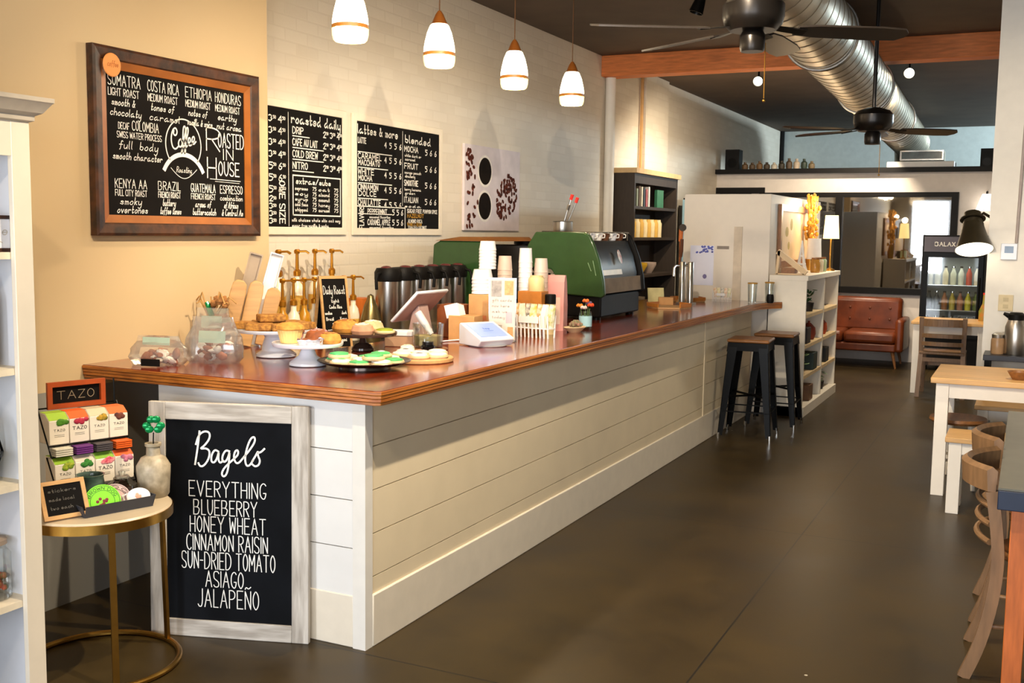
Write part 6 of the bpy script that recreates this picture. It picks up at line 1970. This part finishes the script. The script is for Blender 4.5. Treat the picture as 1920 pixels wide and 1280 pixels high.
def wood_chair(lab, loc, rz, group):
    """chair facing +x: curved top rail, bent rear legs, round seat, curved slats"""
    o = thing('wooden_chair', lab, 'chair', loc, rz, group)

    def arc(y, e, b):
        return b + (e - b) * (y / 0.215) ** 2
    n = 17
    vs, fs = [], []
    for i in range(n):
        y = -0.215 + 0.43 * i / (n - 1)
        x = arc(y, -0.09, -0.185)
        th = 0.026
        for dx, z_ in ((0, 0.70), (th, 0.70), (th + 0.004, 0.775), (th * 0.5, 0.79), (-0.006, 0.775)):
            vs.append((x + dx, y, z_))
    for i in range(n - 1):
        for k in range(5):
            fs.append((i * 5 + k, i * 5 + (k + 1) % 5, (i + 1) * 5 + (k + 1) % 5, (i + 1) * 5 + k))
    fs += [(4, 3, 2, 1, 0), tuple((n - 1) * 5 + k for k in range(5))]
    MB().add(vs, fs).build('top_rail', WOODC, o)
    for s in (1, -1):
        pts = [(-0.075, 0.20 * s, 0.70), (-0.055, 0.198 * s, 0.58), (-0.04, 0.195 * s, 0.44), (-0.055, 0.195 * s, 0.28), (-0.09, 0.195 * s, 0.12), (-0.135, 0.195 * s, 0.0)]
        mb = MB()
        for _ in range(2):
            pv = [Vector(p) for p in pts]
            pts = [pv[0]] + [q for a, b in zip(pv, pv[1:]) for q in (a * .75 + b * .25, a * .25 + b * .75)] + [pv[-1]]
        rings = []
        for i, p in enumerate(pts):
            t_ = (pts[min(i + 1, len(pts) - 1)] - pts[max(i - 1, 0)]).normalized()
            u_ = Vector((0, 1, 0)).cross(t_).normalized()
            rings.append([p + Vector((0, 0.017 * a, 0)) + u_ * 0.021 * b for a, b in ((-1, -1), (1, -1), (1, 1), (-1, 1))])
        vs = [q for r in rings for q in r]
        fs = [(i * 4 + k, i * 4 + (k + 1) % 4, (i + 1) * 4 + (k + 1) % 4, (i + 1) * 4 + k) for i in range(len(rings) - 1) for k in range(4)]
        mb.add(vs, fs + [(3, 2, 1, 0), tuple(len(vs) - 4 + k for k in range(4))])
        mb.build('rear_leg', WOODC, o, smooth=60)
        MB().tube([(0.32, 0.17 * s, 0.425), (0.35, 0.18 * s, 0)], [0.02, 0.014], 12).build('front_leg', WOODC, o)
    MB().lathe([(0, 0.425), (0.2, 0.425), (0.21, 0.435), (0.205, 0.455), (0.16, 0.452), (0, 0.445)], (0.155, 0, 0), 32).build('seat', WOODM, o)
    for z_ in (0.51, 0.575, 0.64):
        mb = MB()
        mb.tube([(arc(y, -0.06, -0.125), y, z_) for y in [-0.19 + 0.38 * k / 10 for k in range(11)]], 0.011, 8)
        mb.build('back_slat', WOODC, o)
    MB().tube([(arc2, yy, 0.2) for arc2, yy in ((-0.08, -0.19), (0.1, -0.16), (0.2, 0), (0.1, 0.16), (-0.08, 0.19))], 0.009, 8).build('stretcher', WOODC, o)
    return o


c0 = wood_chair('brown bentwood-backed chair nearest the photo edge, tucked at the slate table', (0.0, 4.31, 0), 0, 'wooden chairs at the slate table')
dup(c0, (0.005, 4.93, 0), 0, 'second brown bentwood-backed chair, farther along the slate table')

# white table and chair near the cooler
plank_table('cafe_table', 'small white cafe table against the wall end near the drinks cooler', 'table', (-1.06, 11.55, 0), 0.72, 0.7, 0.74, 0.07, mat('honey_table_top', '#d9a862', 0.35, var=0.08), LEGW, None, 0.03, 0.09, 0.02)
ch = thing('ladder_back_chair', 'brown ladder-back chair with its back to us at the white cafe table', 'chair', (-0.74, 11.33, 0))
for s in (1, -1):
    mb = MB()
    pts = [(0.20 * s, 0.0, 0.80), (0.195 * s, 0.02, 0.45), (0.21 * s, -0.03, 0.0)]
    for a, b in zip(pts, pts[1:]):
        mb.bar(a, b, 0.042, 0.03)
    mb.build('rear_leg', WOODC, ch)
    MB().bar((0.19 * s, 0.40, 0.43), (0.2 * s, 0.42, 0), 0.035, 0.035).build('front_leg', WOODC, ch)
for z_, hh in ((0.75, 0.075), (0.62, 0.04), (0.54, 0.04)):
    pts = [(-0.19 + 0.38 * k / 8, 0.0 - 0.03 * (1 - ((k - 4) / 4) ** 2), z_) for k in range(9)]
    mb = MB()
    for a, b in zip(pts, pts[1:]):
        mb.bar(a, b, hh, 0.018, side=(0, 0, 1))
    mb.build('back_slat', WOODC, ch, smooth=60)
MB().box(-0.21, 0.0, 0.43, 0.21, 0.42, 0.46).build('seat', WOODC, ch, bevel=0.008)
for y_, z_ in ((0.01, 0.38), (0.41, 0.30)):
    MB().bar((-0.19, y_, z_), (0.19, y_, z_), 0.04, 0.02, side=(0, 0, 1)).build('stretcher', WOODC, ch)

# black console with airpot against the wall end
ct_ = thing('console_table', 'black-framed console table against the right wall end', 'table', (-0.268, 8.34, 0.1))
MB().box(0, 0, 0.62, 1.0, 0.34, 0.66).build('tabletop', mat('charcoal_top', '#2b2a30', 0.4), ct_, bevel=0.003)
for x in (0.01, 0.95):
    for y in (0.01, 0.29):
        MB().box(x, y, -0.1, x + 0.04, y + 0.04, 0.619).build('leg', BLACKM, ct_)
MB().box(0.05, 0.02, 0.20, 0.95, 0.34, 0.225).build('lower_shelf', _M['charcoal_top'], ct_)
av = thing('thermal_carafe', 'brushed steel thermal carafe with black spout on the console table', 'carafe', (-0.067, 8.47, 0.7605))
MB().lathe([(0, 0), (0.068, 0), (0.072, 0.01), (0.072, 0.20), (0.055, 0.25), (0, 0.255)], (0, 0, 0), 28).build('carafe_body', STEEL, av)
MB().lathe([(0, 0.25), (0.054, 0.25), (0.056, 0.29), (0.04, 0.305), (0, 0.305)], (0, 0, 0), 22).tube([(-0.04, 0, 0.275), (-0.085, 0, 0.295)], [0.022, 0.01], 8).build('lid', BLACKP, av)
MB().tube([(0.05, 0, 0.28), (0.11, 0, 0.27), (0.115, 0, 0.12), (0.07, 0, 0.08)], 0.011, 8).build('handle', BLACKP, av)
for k, (x, c, lab) in enumerate(((-0.20, '#a5825e', 'amber sugar jar on the console table, left of the carafe'), (-0.145, '#b99b7a', 'second sugar jar close beside the steel carafe'))):
    o = thing('sugar_jar', lab, 'jar', (x * 0.9, 8.47 + 0.08 * k, 0.7605), 0, 'sugar jars on the console')
    MB().lathe([(0, 0), (0.042, 0), (0.045, 0.01), (0.045, 0.10), (0.04, 0.115), (0, 0.115)], (0, 0, 0), 20).build('jar_body', mat('sugar_' + c, c, 0.3, var=0.1), o)
    MB().lathe([(0, 0.115), (0.04, 0.115), (0.042, 0.14), (0.02, 0.155), (0, 0.155)], (0, 0, 0), 18).build('lid', STEEL, o)

# wall fittings on the right wall end
th = thing('thermostat', 'white wall thermostat with small screen on the right wall end', 'thermostat', (-0.146, 8.699, 1.497))
MB().box(-0.055, -0.025, -0.06, 0.055, 0, 0.06).build('case', PORC, th, bevel=0.004)
MB().box(-0.03, -0.027, -0.01, 0.03, -0.025, 0.04).build('screen', mat('lcd_blue', '#7e93ad', 0.3), th)
tag(MB().tube([(-0.10, 8.687, 1.56), (-0.075, 8.687, 3.3)], 0.011, 10).build('conduit', mat('conduit_grey', '#a99c96', 0.5)), 'thin grey conduit rising from the thermostat on the right wall end', 'conduit')
tag(MB().tube([(-0.04, 8.687, 2.15), (-0.04, 8.687, 3.3)], 0.011, 10).build('conduit', _M['conduit_grey']), 'second grey conduit at the photo edge on the right wall end', 'conduit')
op = thing('outlet_plate', 'beige outlet plate low on the right wall end', 'outlet', (-0.147, 8.699, 1.118))
MB().box(-0.05, -0.008, -0.06, 0.05, 0, 0.06).build('plate', mat('beige_plastic', '#dcc9a0', 0.5), op, bevel=0.002)
MB().box(-0.018, -0.010, 0.01, 0.018, -0.008, 0.04).box(-0.018, -0.010, -0.04, 0.018, -0.008, -0.01).build('socket', mat('beige_dark', '#c7b48c', 0.5), op)
wl = thing('wall_lamp', 'dark barn-style lamp with tilted lit shade on the wall end', 'lamp', (-0.39, 8.66, 1.60))
wl.scale = (0.9, 0.9, 0.9)
m4 = Matrix.Rotation(rad(-24), 4, 'X') @ Matrix.Rotation(rad(-6), 4, 'Y')
SHD = mat('olive_shade_metal', '#3a3324', 0.35, 0.4, var=0.06)
MB().lathe([(0.148, -0.115), (0.142, -0.10), (0.115, -0.02), (0.10, 0.03), (0.085, 0.09), (0.082, 0.12), (0.075, 0.125), (0.075, 0.15), (0, 0.155)], (0, 0, 0), 36, m4).build('lamp_shade', SHD, wl)
MB().lathe([(0, -0.113), (0.143, -0.113), (0.143, -0.106), (0, -0.106)], (0, 0, 0), 36, m4).build('diffuser', mat('lamp_diffuser', '#fff6dc', 0.5, emit='#fff3d2', es=2.2, var=0.01), wl)
mb = MB().lathe([(0.082, 0.155), (0.10, 0.158), (0.10, 0.166), (0.07, 0.17), (0.065, 0.22), (0, 0.222)], (0, 0, 0), 24, m4)
mb.build('cap', SHD, wl)
MB().tube([(0.02, 0.06, 0.16), (0.06, 0.14, 0.2), (0.14, 0.16, 0.15)], 0.012, 8).build('arm', SHD, wl)
wl2 = thing('wall_lamp', 'small glowing white wall lamp half hidden behind the wall end', 'lamp', (-0.52, 14.25, 2.02))
MB().lathe([(0.12, -0.10), (0.06, 0.08), (0.05, 0.10), (0, 0.10)], (0, 0, 0), 28).build('lamp_shade', mat('white_glow', '#fffaf0', 0.5, emit='#fff8ea', es=2.0, var=0.01), wl2)
MB().tube([(0, 0.0, 0.10), (0, 0.06, 0.13), (0, 0.148, 0.12)], 0.012, 8).build('arm', BLACKM, wl2)

# ------------------------------------------------------------------ leather sofa and drinks cooler at the far wall
sf = thing('leather_sofa', 'brown leather two-seat sofa under the black interior window', 'sofa', (-2.02, 13.5, 0))
MB().box(-0.62, 0.0, 0.20, 0.62, 0.75, 0.30).build('base', LEATHER, sf, bevel=0.02)
for s in (-1, 1):
    MB().box(0.005 if s > 0 else -0.615, -0.02, 0.301, 0.615 if s > 0 else -0.005, 0.55, 0.44).build('seat_cushion', LEATHER, sf, bevel=0.04)
mb = MB()
mb.box(-0.62, 0.52, 0.40, 0.62, 0.74, 0.83, Matrix.Translation((0, 0.0, 0)))
mb.build('backrest', LEATHER, sf, bevel=0.05)
mb = MB()
for r_ in range(2):
    for k in range(5):
        mb.ball((-0.48 + 0.24 * k, 0.515, 0.56 + 0.14 * r_), (0.016, 0.006, 0.016), 8, 5)
mb.build('button', mat('leather_button', '#5c2a10', 0.4), sf)
for s in (-1, 1):
    MB().box(0.60 * s if s > 0 else -0.70, 0.0, 0.20, 0.70 if s > 0 else -0.60, 0.74, 0.60).build('arm', LEATHER, sf, bevel=0.035)
    for y in (0.06, 0.66):
        MB().tube([(0.58 * s, y, 0.2), (0.62 * s, y, 0.0)], [0.022, 0.013], 10).build('leg', WOODM, sf)

fr = thing('drinks_cooler', 'black glass-door drinks cooler stocked with bottles by the far wall', 'refrigerator', (-1.17, 13.62, 0))
FW, FD, FH = 0.70, 0.6, 1.62
mb = MB()
mb.box(0, 0.05, 0.06, 0.03, FD, FH).box(FW - 0.03, 0.05, 0.06, FW, FD, FH).box(0.03, FD - 0.03, 0.06, FW - 0.03, FD, FH).box(0.03, 0.05, FH - 0.25, FW - 0.03, FD - 0.03, FH).box(0.03, 0.05, 0.06, FW - 0.03, FD - 0.03, 0.42)
mb.build('cabinet', BLACKP, fr)
for x in (0.06, FW - 0.06):
    for y in (0.1, FD - 0.1):
        MB().cyl((x, y, 0), 0.025, 0.06, 12).build('foot', BLACKM, fr)
MB().box(0.02, 0.03, FH - 0.2, FW - 0.02, 0.049, FH - 0.02).build('header', mat('header_violet_grey', '#4a434c', 0.4), fr)
L = MB()
text(L, 'BALAX', 0.14, 0.36, 0.07, 0.045, 0.008, 0)
L.build('header_lettering', CHALKW, fr, loc=(0, 0.0285, FH - 0.2), rot=(rad(90), 0, 0), smooth=0)
dr = frame_mb(0.02, 0.40, FW - 0.02, FH - 0.21, 0.055, 0, 0.03).build('door', BLACKM, fr, loc=(0, 0.045, 0), rot=(rad(90), 0, 0))
MB().box(0.07, 0.45, 0.008, FW - 0.07, FH - 0.26, 0.014).build('door_glass', GLASS, dr)
MB().tube([(FW - 0.05, 0.6, 0.03), (FW - 0.05, 0.62, 0.06), (FW - 0.05, 1.1, 0.06), (FW - 0.05, 1.12, 0.03)], 0.01, 8).build('handle', BLACKM, dr)
MB().box(0.031, FD - 0.05, 0.43, FW - 0.031, FD - 0.031, FH - 0.26).build('liner', mat('liner_white', '#8f948e', 0.5), fr)
for z_ in (0.43, 0.73, 1.03):
    MB().box(0.035, 0.10, z_ - 0.008, FW - 0.035, FD - 0.06, z_).build('shelf', CHROME, fr)
lamp('cooler_light', 'AREA', (-1.17 + FW / 2, 13.80, FH - 0.262), 1.3, (0.95, 1.0, 0.95), 0.5, (-1.17 + FW / 2, 13.80, 0), 0.12)
BCOL = [['#2f5a44', '#3f7a5c', '#244438', '#7fa090', '#7a2a2a', '#6a7a30', '#3a3a34'], ['#2c3036', '#34393f', '#8a5a3a', '#a89a4a', '#9a6a5a', '#b9b43a', '#5a6a3a'], ['#d8d6c8', '#cfd0c2', '#d9cfb0', '#c9cbb8', '#cfd3c4', '#b9503f', '#d0c8b0']]
CN = {0: 'lowest', 1: 'middle', 2: 'top'}
bot = None
for r_ in range(3):
    for k in range(7):
        loc = (-1.17 + 0.09 + 0.087 * k, 13.62 + 0.2, 0.4305 + 0.30 * r_)
        o = thing('drink_bottle', 'drink bottle %s from the left on the %s cooler shelf' % (ORD[k], CN[r_]), 'bottle', loc, 0, 'bottles in the drinks cooler')
        MB().lathe([(0, 0), (0.032, 0), (0.034, 0.01), (0.034, 0.13), (0.015, 0.18), (0.014, 0.2), (0, 0.2)], (0, 0, 0), 14).build('bottle_body', mat('drink_' + BCOL[r_][k], BCOL[r_][k], 0.25), o)
        MB().lathe([(0, 0.2), (0.017, 0.2), (0.017, 0.22), (0, 0.22)], (0, 0, 0), 10).build('cap', CHROME if k % 2 else BLACKP, o)
pl = thing('tall_bottle', 'orange-necked bottle standing on the white cafe table by the wall end', 'bottle', (-0.40, 12.0, 0.7405))
MB().lathe([(0, 0), (0.05, 0), (0.052, 0.1), (0.02, 0.18), (0.016, 0.27), (0, 0.27)], (0, 0, 0), 18).build('bottle_body', mat('straw_bottle', '#b5702f', 0.4, var=0.0, scale=18, col2='#6f8a3a'), pl)
MB().lathe([(0, 0.27), (0.018, 0.27), (0.018, 0.29), (0, 0.29)], (0, 0, 0), 12).build('cap', mat('red_tip', '#d6322a', 0.4), pl)

# ------------------------------------------------------------------ loft ledge
LZ = 2.4605


def speaker(lab, loc, w_, h_):
    o = thing('loudspeaker', lab, 'loudspeaker', loc)
    MB().box(-w_ / 2, -0.1, 0, w_ / 2, 0.1, h_).build('cabinet', BLACKP, o, bevel=0.006)
    MB().lathe([(0.0, 0), (w_ * 0.3, 0), (w_ * 0.34, 0.006), (0, 0.006)], (0, 0, 0), 20, Matrix.Translation((0, -0.1, h_ * 0.33)) @ Matrix.Rotation(rad(90), 4, 'X')).build('driver', BLACKM, o)


speaker('black loudspeaker at the left of the loft ledge above the bookcase', (-4.40 + 0.62, 14.5, LZ), 0.19, 0.27)
for o in C.objects:
    if o.get('label', '').startswith('black loudspeaker at the left'):
        o.location = (-3.70, 14.5, LZ)
speaker('black loudspeaker at the right end of the loft ledge', (-0.56, 14.9, LZ), 0.16, 0.25)
GC = ['#6b5235', '#5a4630', '#7a5a38', '#4a3c2c', '#c9bfae', '#3a3226', '#584634', '#b9a894', '#2e3a30', '#6a5a40']
rb = random.Random(4)
for k in range(10):
    hh = rb.uniform(0.09, 0.15)
    o = MB().lathe([(0, 0), (0.035, 0), (0.045, hh * 0.3), (0.04, hh * 0.65), (0.018, hh * 0.8), (0.02, hh), (0, hh)], (0, 0, 0), 14).build('stoneware_jug', mat('jug_' + GC[k], GC[k], 0.5, var=0.1), loc=(-3.545 + 0.0 + 0.098 * k - 0.0, 14.5, LZ))
    tag(o, 'small %s jug, %s from the left on the loft ledge' % (('pale' if k in (4, 7) else 'brown'), (ORD + ['ninth', 'tenth'])[k]), 'jug', 'row of jugs on the loft ledge')
hv = thing('air_handler', 'air handler with steel-framed panel and white tray on the loft', 'air conditioner', (-1.32, 14.62, LZ))
MB().box(-0.40, -0.15, 0, 0.40, 0.3, 0.08).build('white_tray', PAPERW, hv, bevel=0.01)
MB().box(-0.26, 0.0, 0.101, 0.26, 0.3, 0.225).build('unit', DUCTM, hv)
mb = frame_mb(-0.26, 0.102, 0.26, 0.225, 0.015, 0, 0.02)
mb.build('panel_frame', CHROME, hv, loc=(0, -0.001, 0), rot=(rad(90), 0, 0))
MB().box(-0.24, -0.006, 0.12, 0.24, -0.001, 0.21).build('dark_panel', mat('dark_mottled_panel', '#3c4a4a', 0.2, var=0.3, scale=8), hv)

# ------------------------------------------------------------------ round sheet-metal duct
P0, P1 = Vector((-1.35, 4.98, 3.04)), Vector((-1.63, 16.4, 2.94))
ax = (P1 - P0).normalized()
dk = thing('spiral_duct', 'large round silver spiral duct running below the dark ceiling', 'duct', P0)
mb = MB()
pts, rs2 = [], []
LEN = (P1 - P0).length
k = 0.0
while k < LEN:
    for d, r_ in ((0.0, 0.245), (0.02, 0.245), (0.023, 0.2485), (0.03, 0.2485), (0.033, 0.245)):
        pts.append(ax * (k + d))
        rs2.append(r_)
    k += 0.2
mb.tube(pts, rs2, 40)
mb.build('duct_run', DUCTM, dk, smooth=30)
e = P1 - P0
elb = MB()
ep = [e + ax * 0.0]
for q in range(1, 7):
    a = rad(15 * q)
    ep.append(e + ax * (0.35 * math.sin(a)) + Vector((0, 0, -0.35 * (1 - math.cos(a)))))
elb.tube(ep, 0.245, 32)
elb.build('elbow', DUCTM, dk, smooth=30)
for k in (2.9, 5.6, 8.4):
    mb = MB()
    c = ax * k
    n_ = [(0.256 * math.cos(a), 0.256 * math.sin(a)) for a in [rad(q * 9) for q in range(40)]]
    sd = Vector((ax.y, -ax.x, 0)).normalized()
    mb.tube([c + sd * a + Vector((0, 0, 1)) * b for a, b in n_], 0.010, 6, close=True)
    mb.tube([c + Vector((0, 0, 0.25)), c + Vector((0, 0, 3.319 - P0.z - ax.z * k))], 0.008, 6)
    mb.build('hanger_strap', STEEL, dk)

# ------------------------------------------------------------------ ceiling fans
FANB = mat('fan_black_bronze', '#211d1a', 0.3, 0.6, var=0.08)
BLADE = mat('fan_blade_dark', '#2a2420', 0.35, var=0.08)
BLADEL = mat('fan_blade_underside', '#4a3d36', 0.3, var=0.08)


def fan(lab, loc, rz, R_, rod):
    o = thing('ceiling_fan', lab, 'ceiling fan', loc, rz, 'dark ceiling fans')
    MB().lathe([(0, -0.01), (0.10, -0.01), (0.125, 0.015), (0.135, 0.05), (0.135, 0.10), (0.11, 0.13), (0.05, 0.15), (0, 0.155)], (0, 0, 0), 36).build('motor_housing', FANB, o)
    MB().lathe([(0, -0.10), (0.05, -0.10), (0.055, -0.085), (0.055, -0.03), (0.045, -0.012), (0, -0.012)], (0, 0, 0), 26).build('switch_housing', FANB, o)
    MB().tube([(0, 0, 0.15), (0, 0, rod)], 0.014, 10).build('down_rod', FANB, o)
    MB().lathe([(0, rod), (0.065, rod), (0.06, rod - 0.04), (0.03, rod - 0.06), (0, rod - 0.06)][::-1], (0, 0, 0), 24).build('canopy', FANB, o)
    mb = MB().tube([(0.06, 0.0, -0.06), (0.062, 0, -0.30)], 0.0022, 6).ball((0.062, 0, -0.31), 0.008, 8, 6)
    mb.build('pull_chain', BRASS, o)
    for k in range(4):
        b = MB()
        a = rad((8, 63, 123, 183)[k] - 8)
        m4 = Matrix.Rotation(a, 4, 'Z') @ Matrix.Rotation(rad(-12), 4, 'X')
        poly = [(0.20, -0.045), (0.30, -0.062), (R_ * 0.8, -0.07), (R_ - 0.03, -0.06), (R_, -0.02), (R_, 0.02), (R_ - 0.03, 0.06), (R_ * 0.8, 0.07), (0.30, 0.062), (0.20, 0.045)]
        b.prism(poly, -0.004, 0.004, m4)
        bl = b.build('blade', BLADE, o, smooth=20)
        MB().add([m4 @ Vector(p) for p in ((0.09, -0.02, 0.004), (0.24, -0.03, -0.010), (0.24, 0.03, -0.010), (0.09, 0.02, 0.004), (0.09, -0.02, 0.010), (0.24, -0.03, -0.0045), (0.24, 0.03, -0.0045), (0.09, 0.02, 0.010))],
                 [(0, 3, 2, 1), (4, 5, 6, 7), (0, 1, 5, 4), (1, 2, 6, 5), (2, 3, 7, 6), (3, 0, 4, 7)]).build('blade_arm', FANB, bl)
    return o


fan('near dark ceiling fan hanging at the top of the photo', (-1.158, 4.79, 2.50), rad(25.8 + 8), 0.72, 0.82)
fan('far dark ceiling fan on a long rod below the duct end', (-1.042, 7.90, 2.335), rad(25.8 + 12), 0.65, 0.985)
mb = MB()

# ------------------------------------------------------------------ pendants over the counter
OPAL = mat('opal_glass_lit', '#fff4dd', 0.4, emit='#fff0cf', es=3.4, var=0.01)
OPALY = mat('opal_glass_yellow_lit', '#ffeeb0', 0.4, emit='#ffec9c', es=1.25, var=0.02)
BAND = mat('amber_band', '#b0702a', 0.4, var=0.1)
COPPER = mat('copper_cap', '#9a5a24', 0.35, 0.5, var=0.08)
pd0 = None
for k, (y, lab) in enumerate(((4.23, 'first lit glass pendant from the left, cut by the top of the photo'), (5.06, 'second lit glass pendant from the left over the counter'), (5.98, 'third lit glass pendant from the left over the counter'), (6.89, 'fourth lit glass pendant, nearest the timber beam'))):
    loc = (-2.9, y, 2.462)
    if pd0 is None:
        pd0 = thing('pendant_lamp', lab, 'pendant lamp', loc, 0, 'glass pendants over the counter')
        MB().lathe([(0.084, 0.075), (0.083, 0.10), (0.078, 0.13), (0.066, 0.18), (0.05, 0.218), (0.04, 0.226)], (0, 0, 0), 32).build('glass_shade', OPAL, pd0)
        MB().lathe([(0.0855, 0.058), (0.0855, 0.075), (0.084, 0.076)], (0, 0, 0), 32).build('amber_band', BAND, pd0)
        MB().lathe([(0.07, 0.002), (0.078, 0.008), (0.084, 0.03), (0.0852, 0.057)], (0, 0, 0), 32).build('glass_skirt', OPALY, pd0)
        MB().lathe([(0.045, 0.224), (0.04, 0.232), (0.022, 0.275), (0.008, 0.295), (0, 0.296)], (0, 0, 0), 22).build('cap', COPPER, pd0)
        MB().tube([(0, 0, 0.29), (0, 0, 0.857)], 0.0035, 6).build('cord', mat('brown_cord', '#5a3a1e', 0.6), pd0)
        MB().ball((0, 0, 0.06), (0.03, 0.03, 0.045), 14, 8).build('bulb', mat('bulb_lit', '#fff8e6', 0.4, emit='#fff3d6', es=9.0, var=0.0), pd0)
    else:
        dup(pd0, loc, None, lab)
    lamp('pendant_bulb', 'POINT', (-2.9, y, 2.44), 9, WARM, 0.06)
# one more pendant of the row, out of the frame over the counter end
lamp('pendant_bulb', 'POINT', (-2.9, 3.35, 2.48), 5, WARM, 0.06)


def spot_head(name, lab, loc, tgt, lit=True):
    o = thing(name, lab, 'spotlight', loc, 0, 'ceiling spotlights')
    d = (Vector(tgt) - Vector(loc)).normalized()
    MB().lathe([(0, 0.0), (0.05, 0.0), (0.05, -0.02), (0, -0.02)], (0, 0, 3.3195 - loc[2]), 20).build('base', BLACKM, o)
    MB().tube([(0, 0, 3.30 - loc[2]), (0, 0, 0.0)], 0.01, 8).build('stem', BLACKM, o)
    q = d.to_track_quat('Z', 'Y').to_matrix().to_4x4()
    MB().lathe([(0, -0.09), (0.03, -0.09), (0.042, -0.02), (0.052, 0.05), (0.048, 0.05), (0.036, -0.01), (0, -0.02)], (0, 0, 0), 22, q).build('head', BLACKM, o)
    MB().lathe([(0, 0.03), (0.043, 0.03), (0.043, 0.034), (0, 0.036)], (0, 0, 0), 20, q).build('lens', mat('spot_lens_lit', '#fff6e0', 0.4, emit='#fff2d2', es=14.0, var=0.0) if lit else CHROME, o)


spot_head('spotlight', 'lit ceiling spotlight left of the silver duct', (-2.57, 10.95, 3.14), (-2.3, 6, 1.6))
spot_head('spotlight', 'lit ceiling spotlight right of the silver duct', (-1.13, 10.9, 3.14), (-1.0, 6, 1.7))
spot_head('spotlight', 'dark spotlight head hanging at the top edge left of the near fan', (-2.22, 7.55, 3.2), (-2.9, 7.3, 1.0), False)
for k, (x, y) in enumerate(TRACK):
    spot_head('spotlight', 'aisle ceiling spotlight, %s from the storefront' % ORD[k], (x, y, 3.16), (x - 0.75, y + 0.25, 0.6))
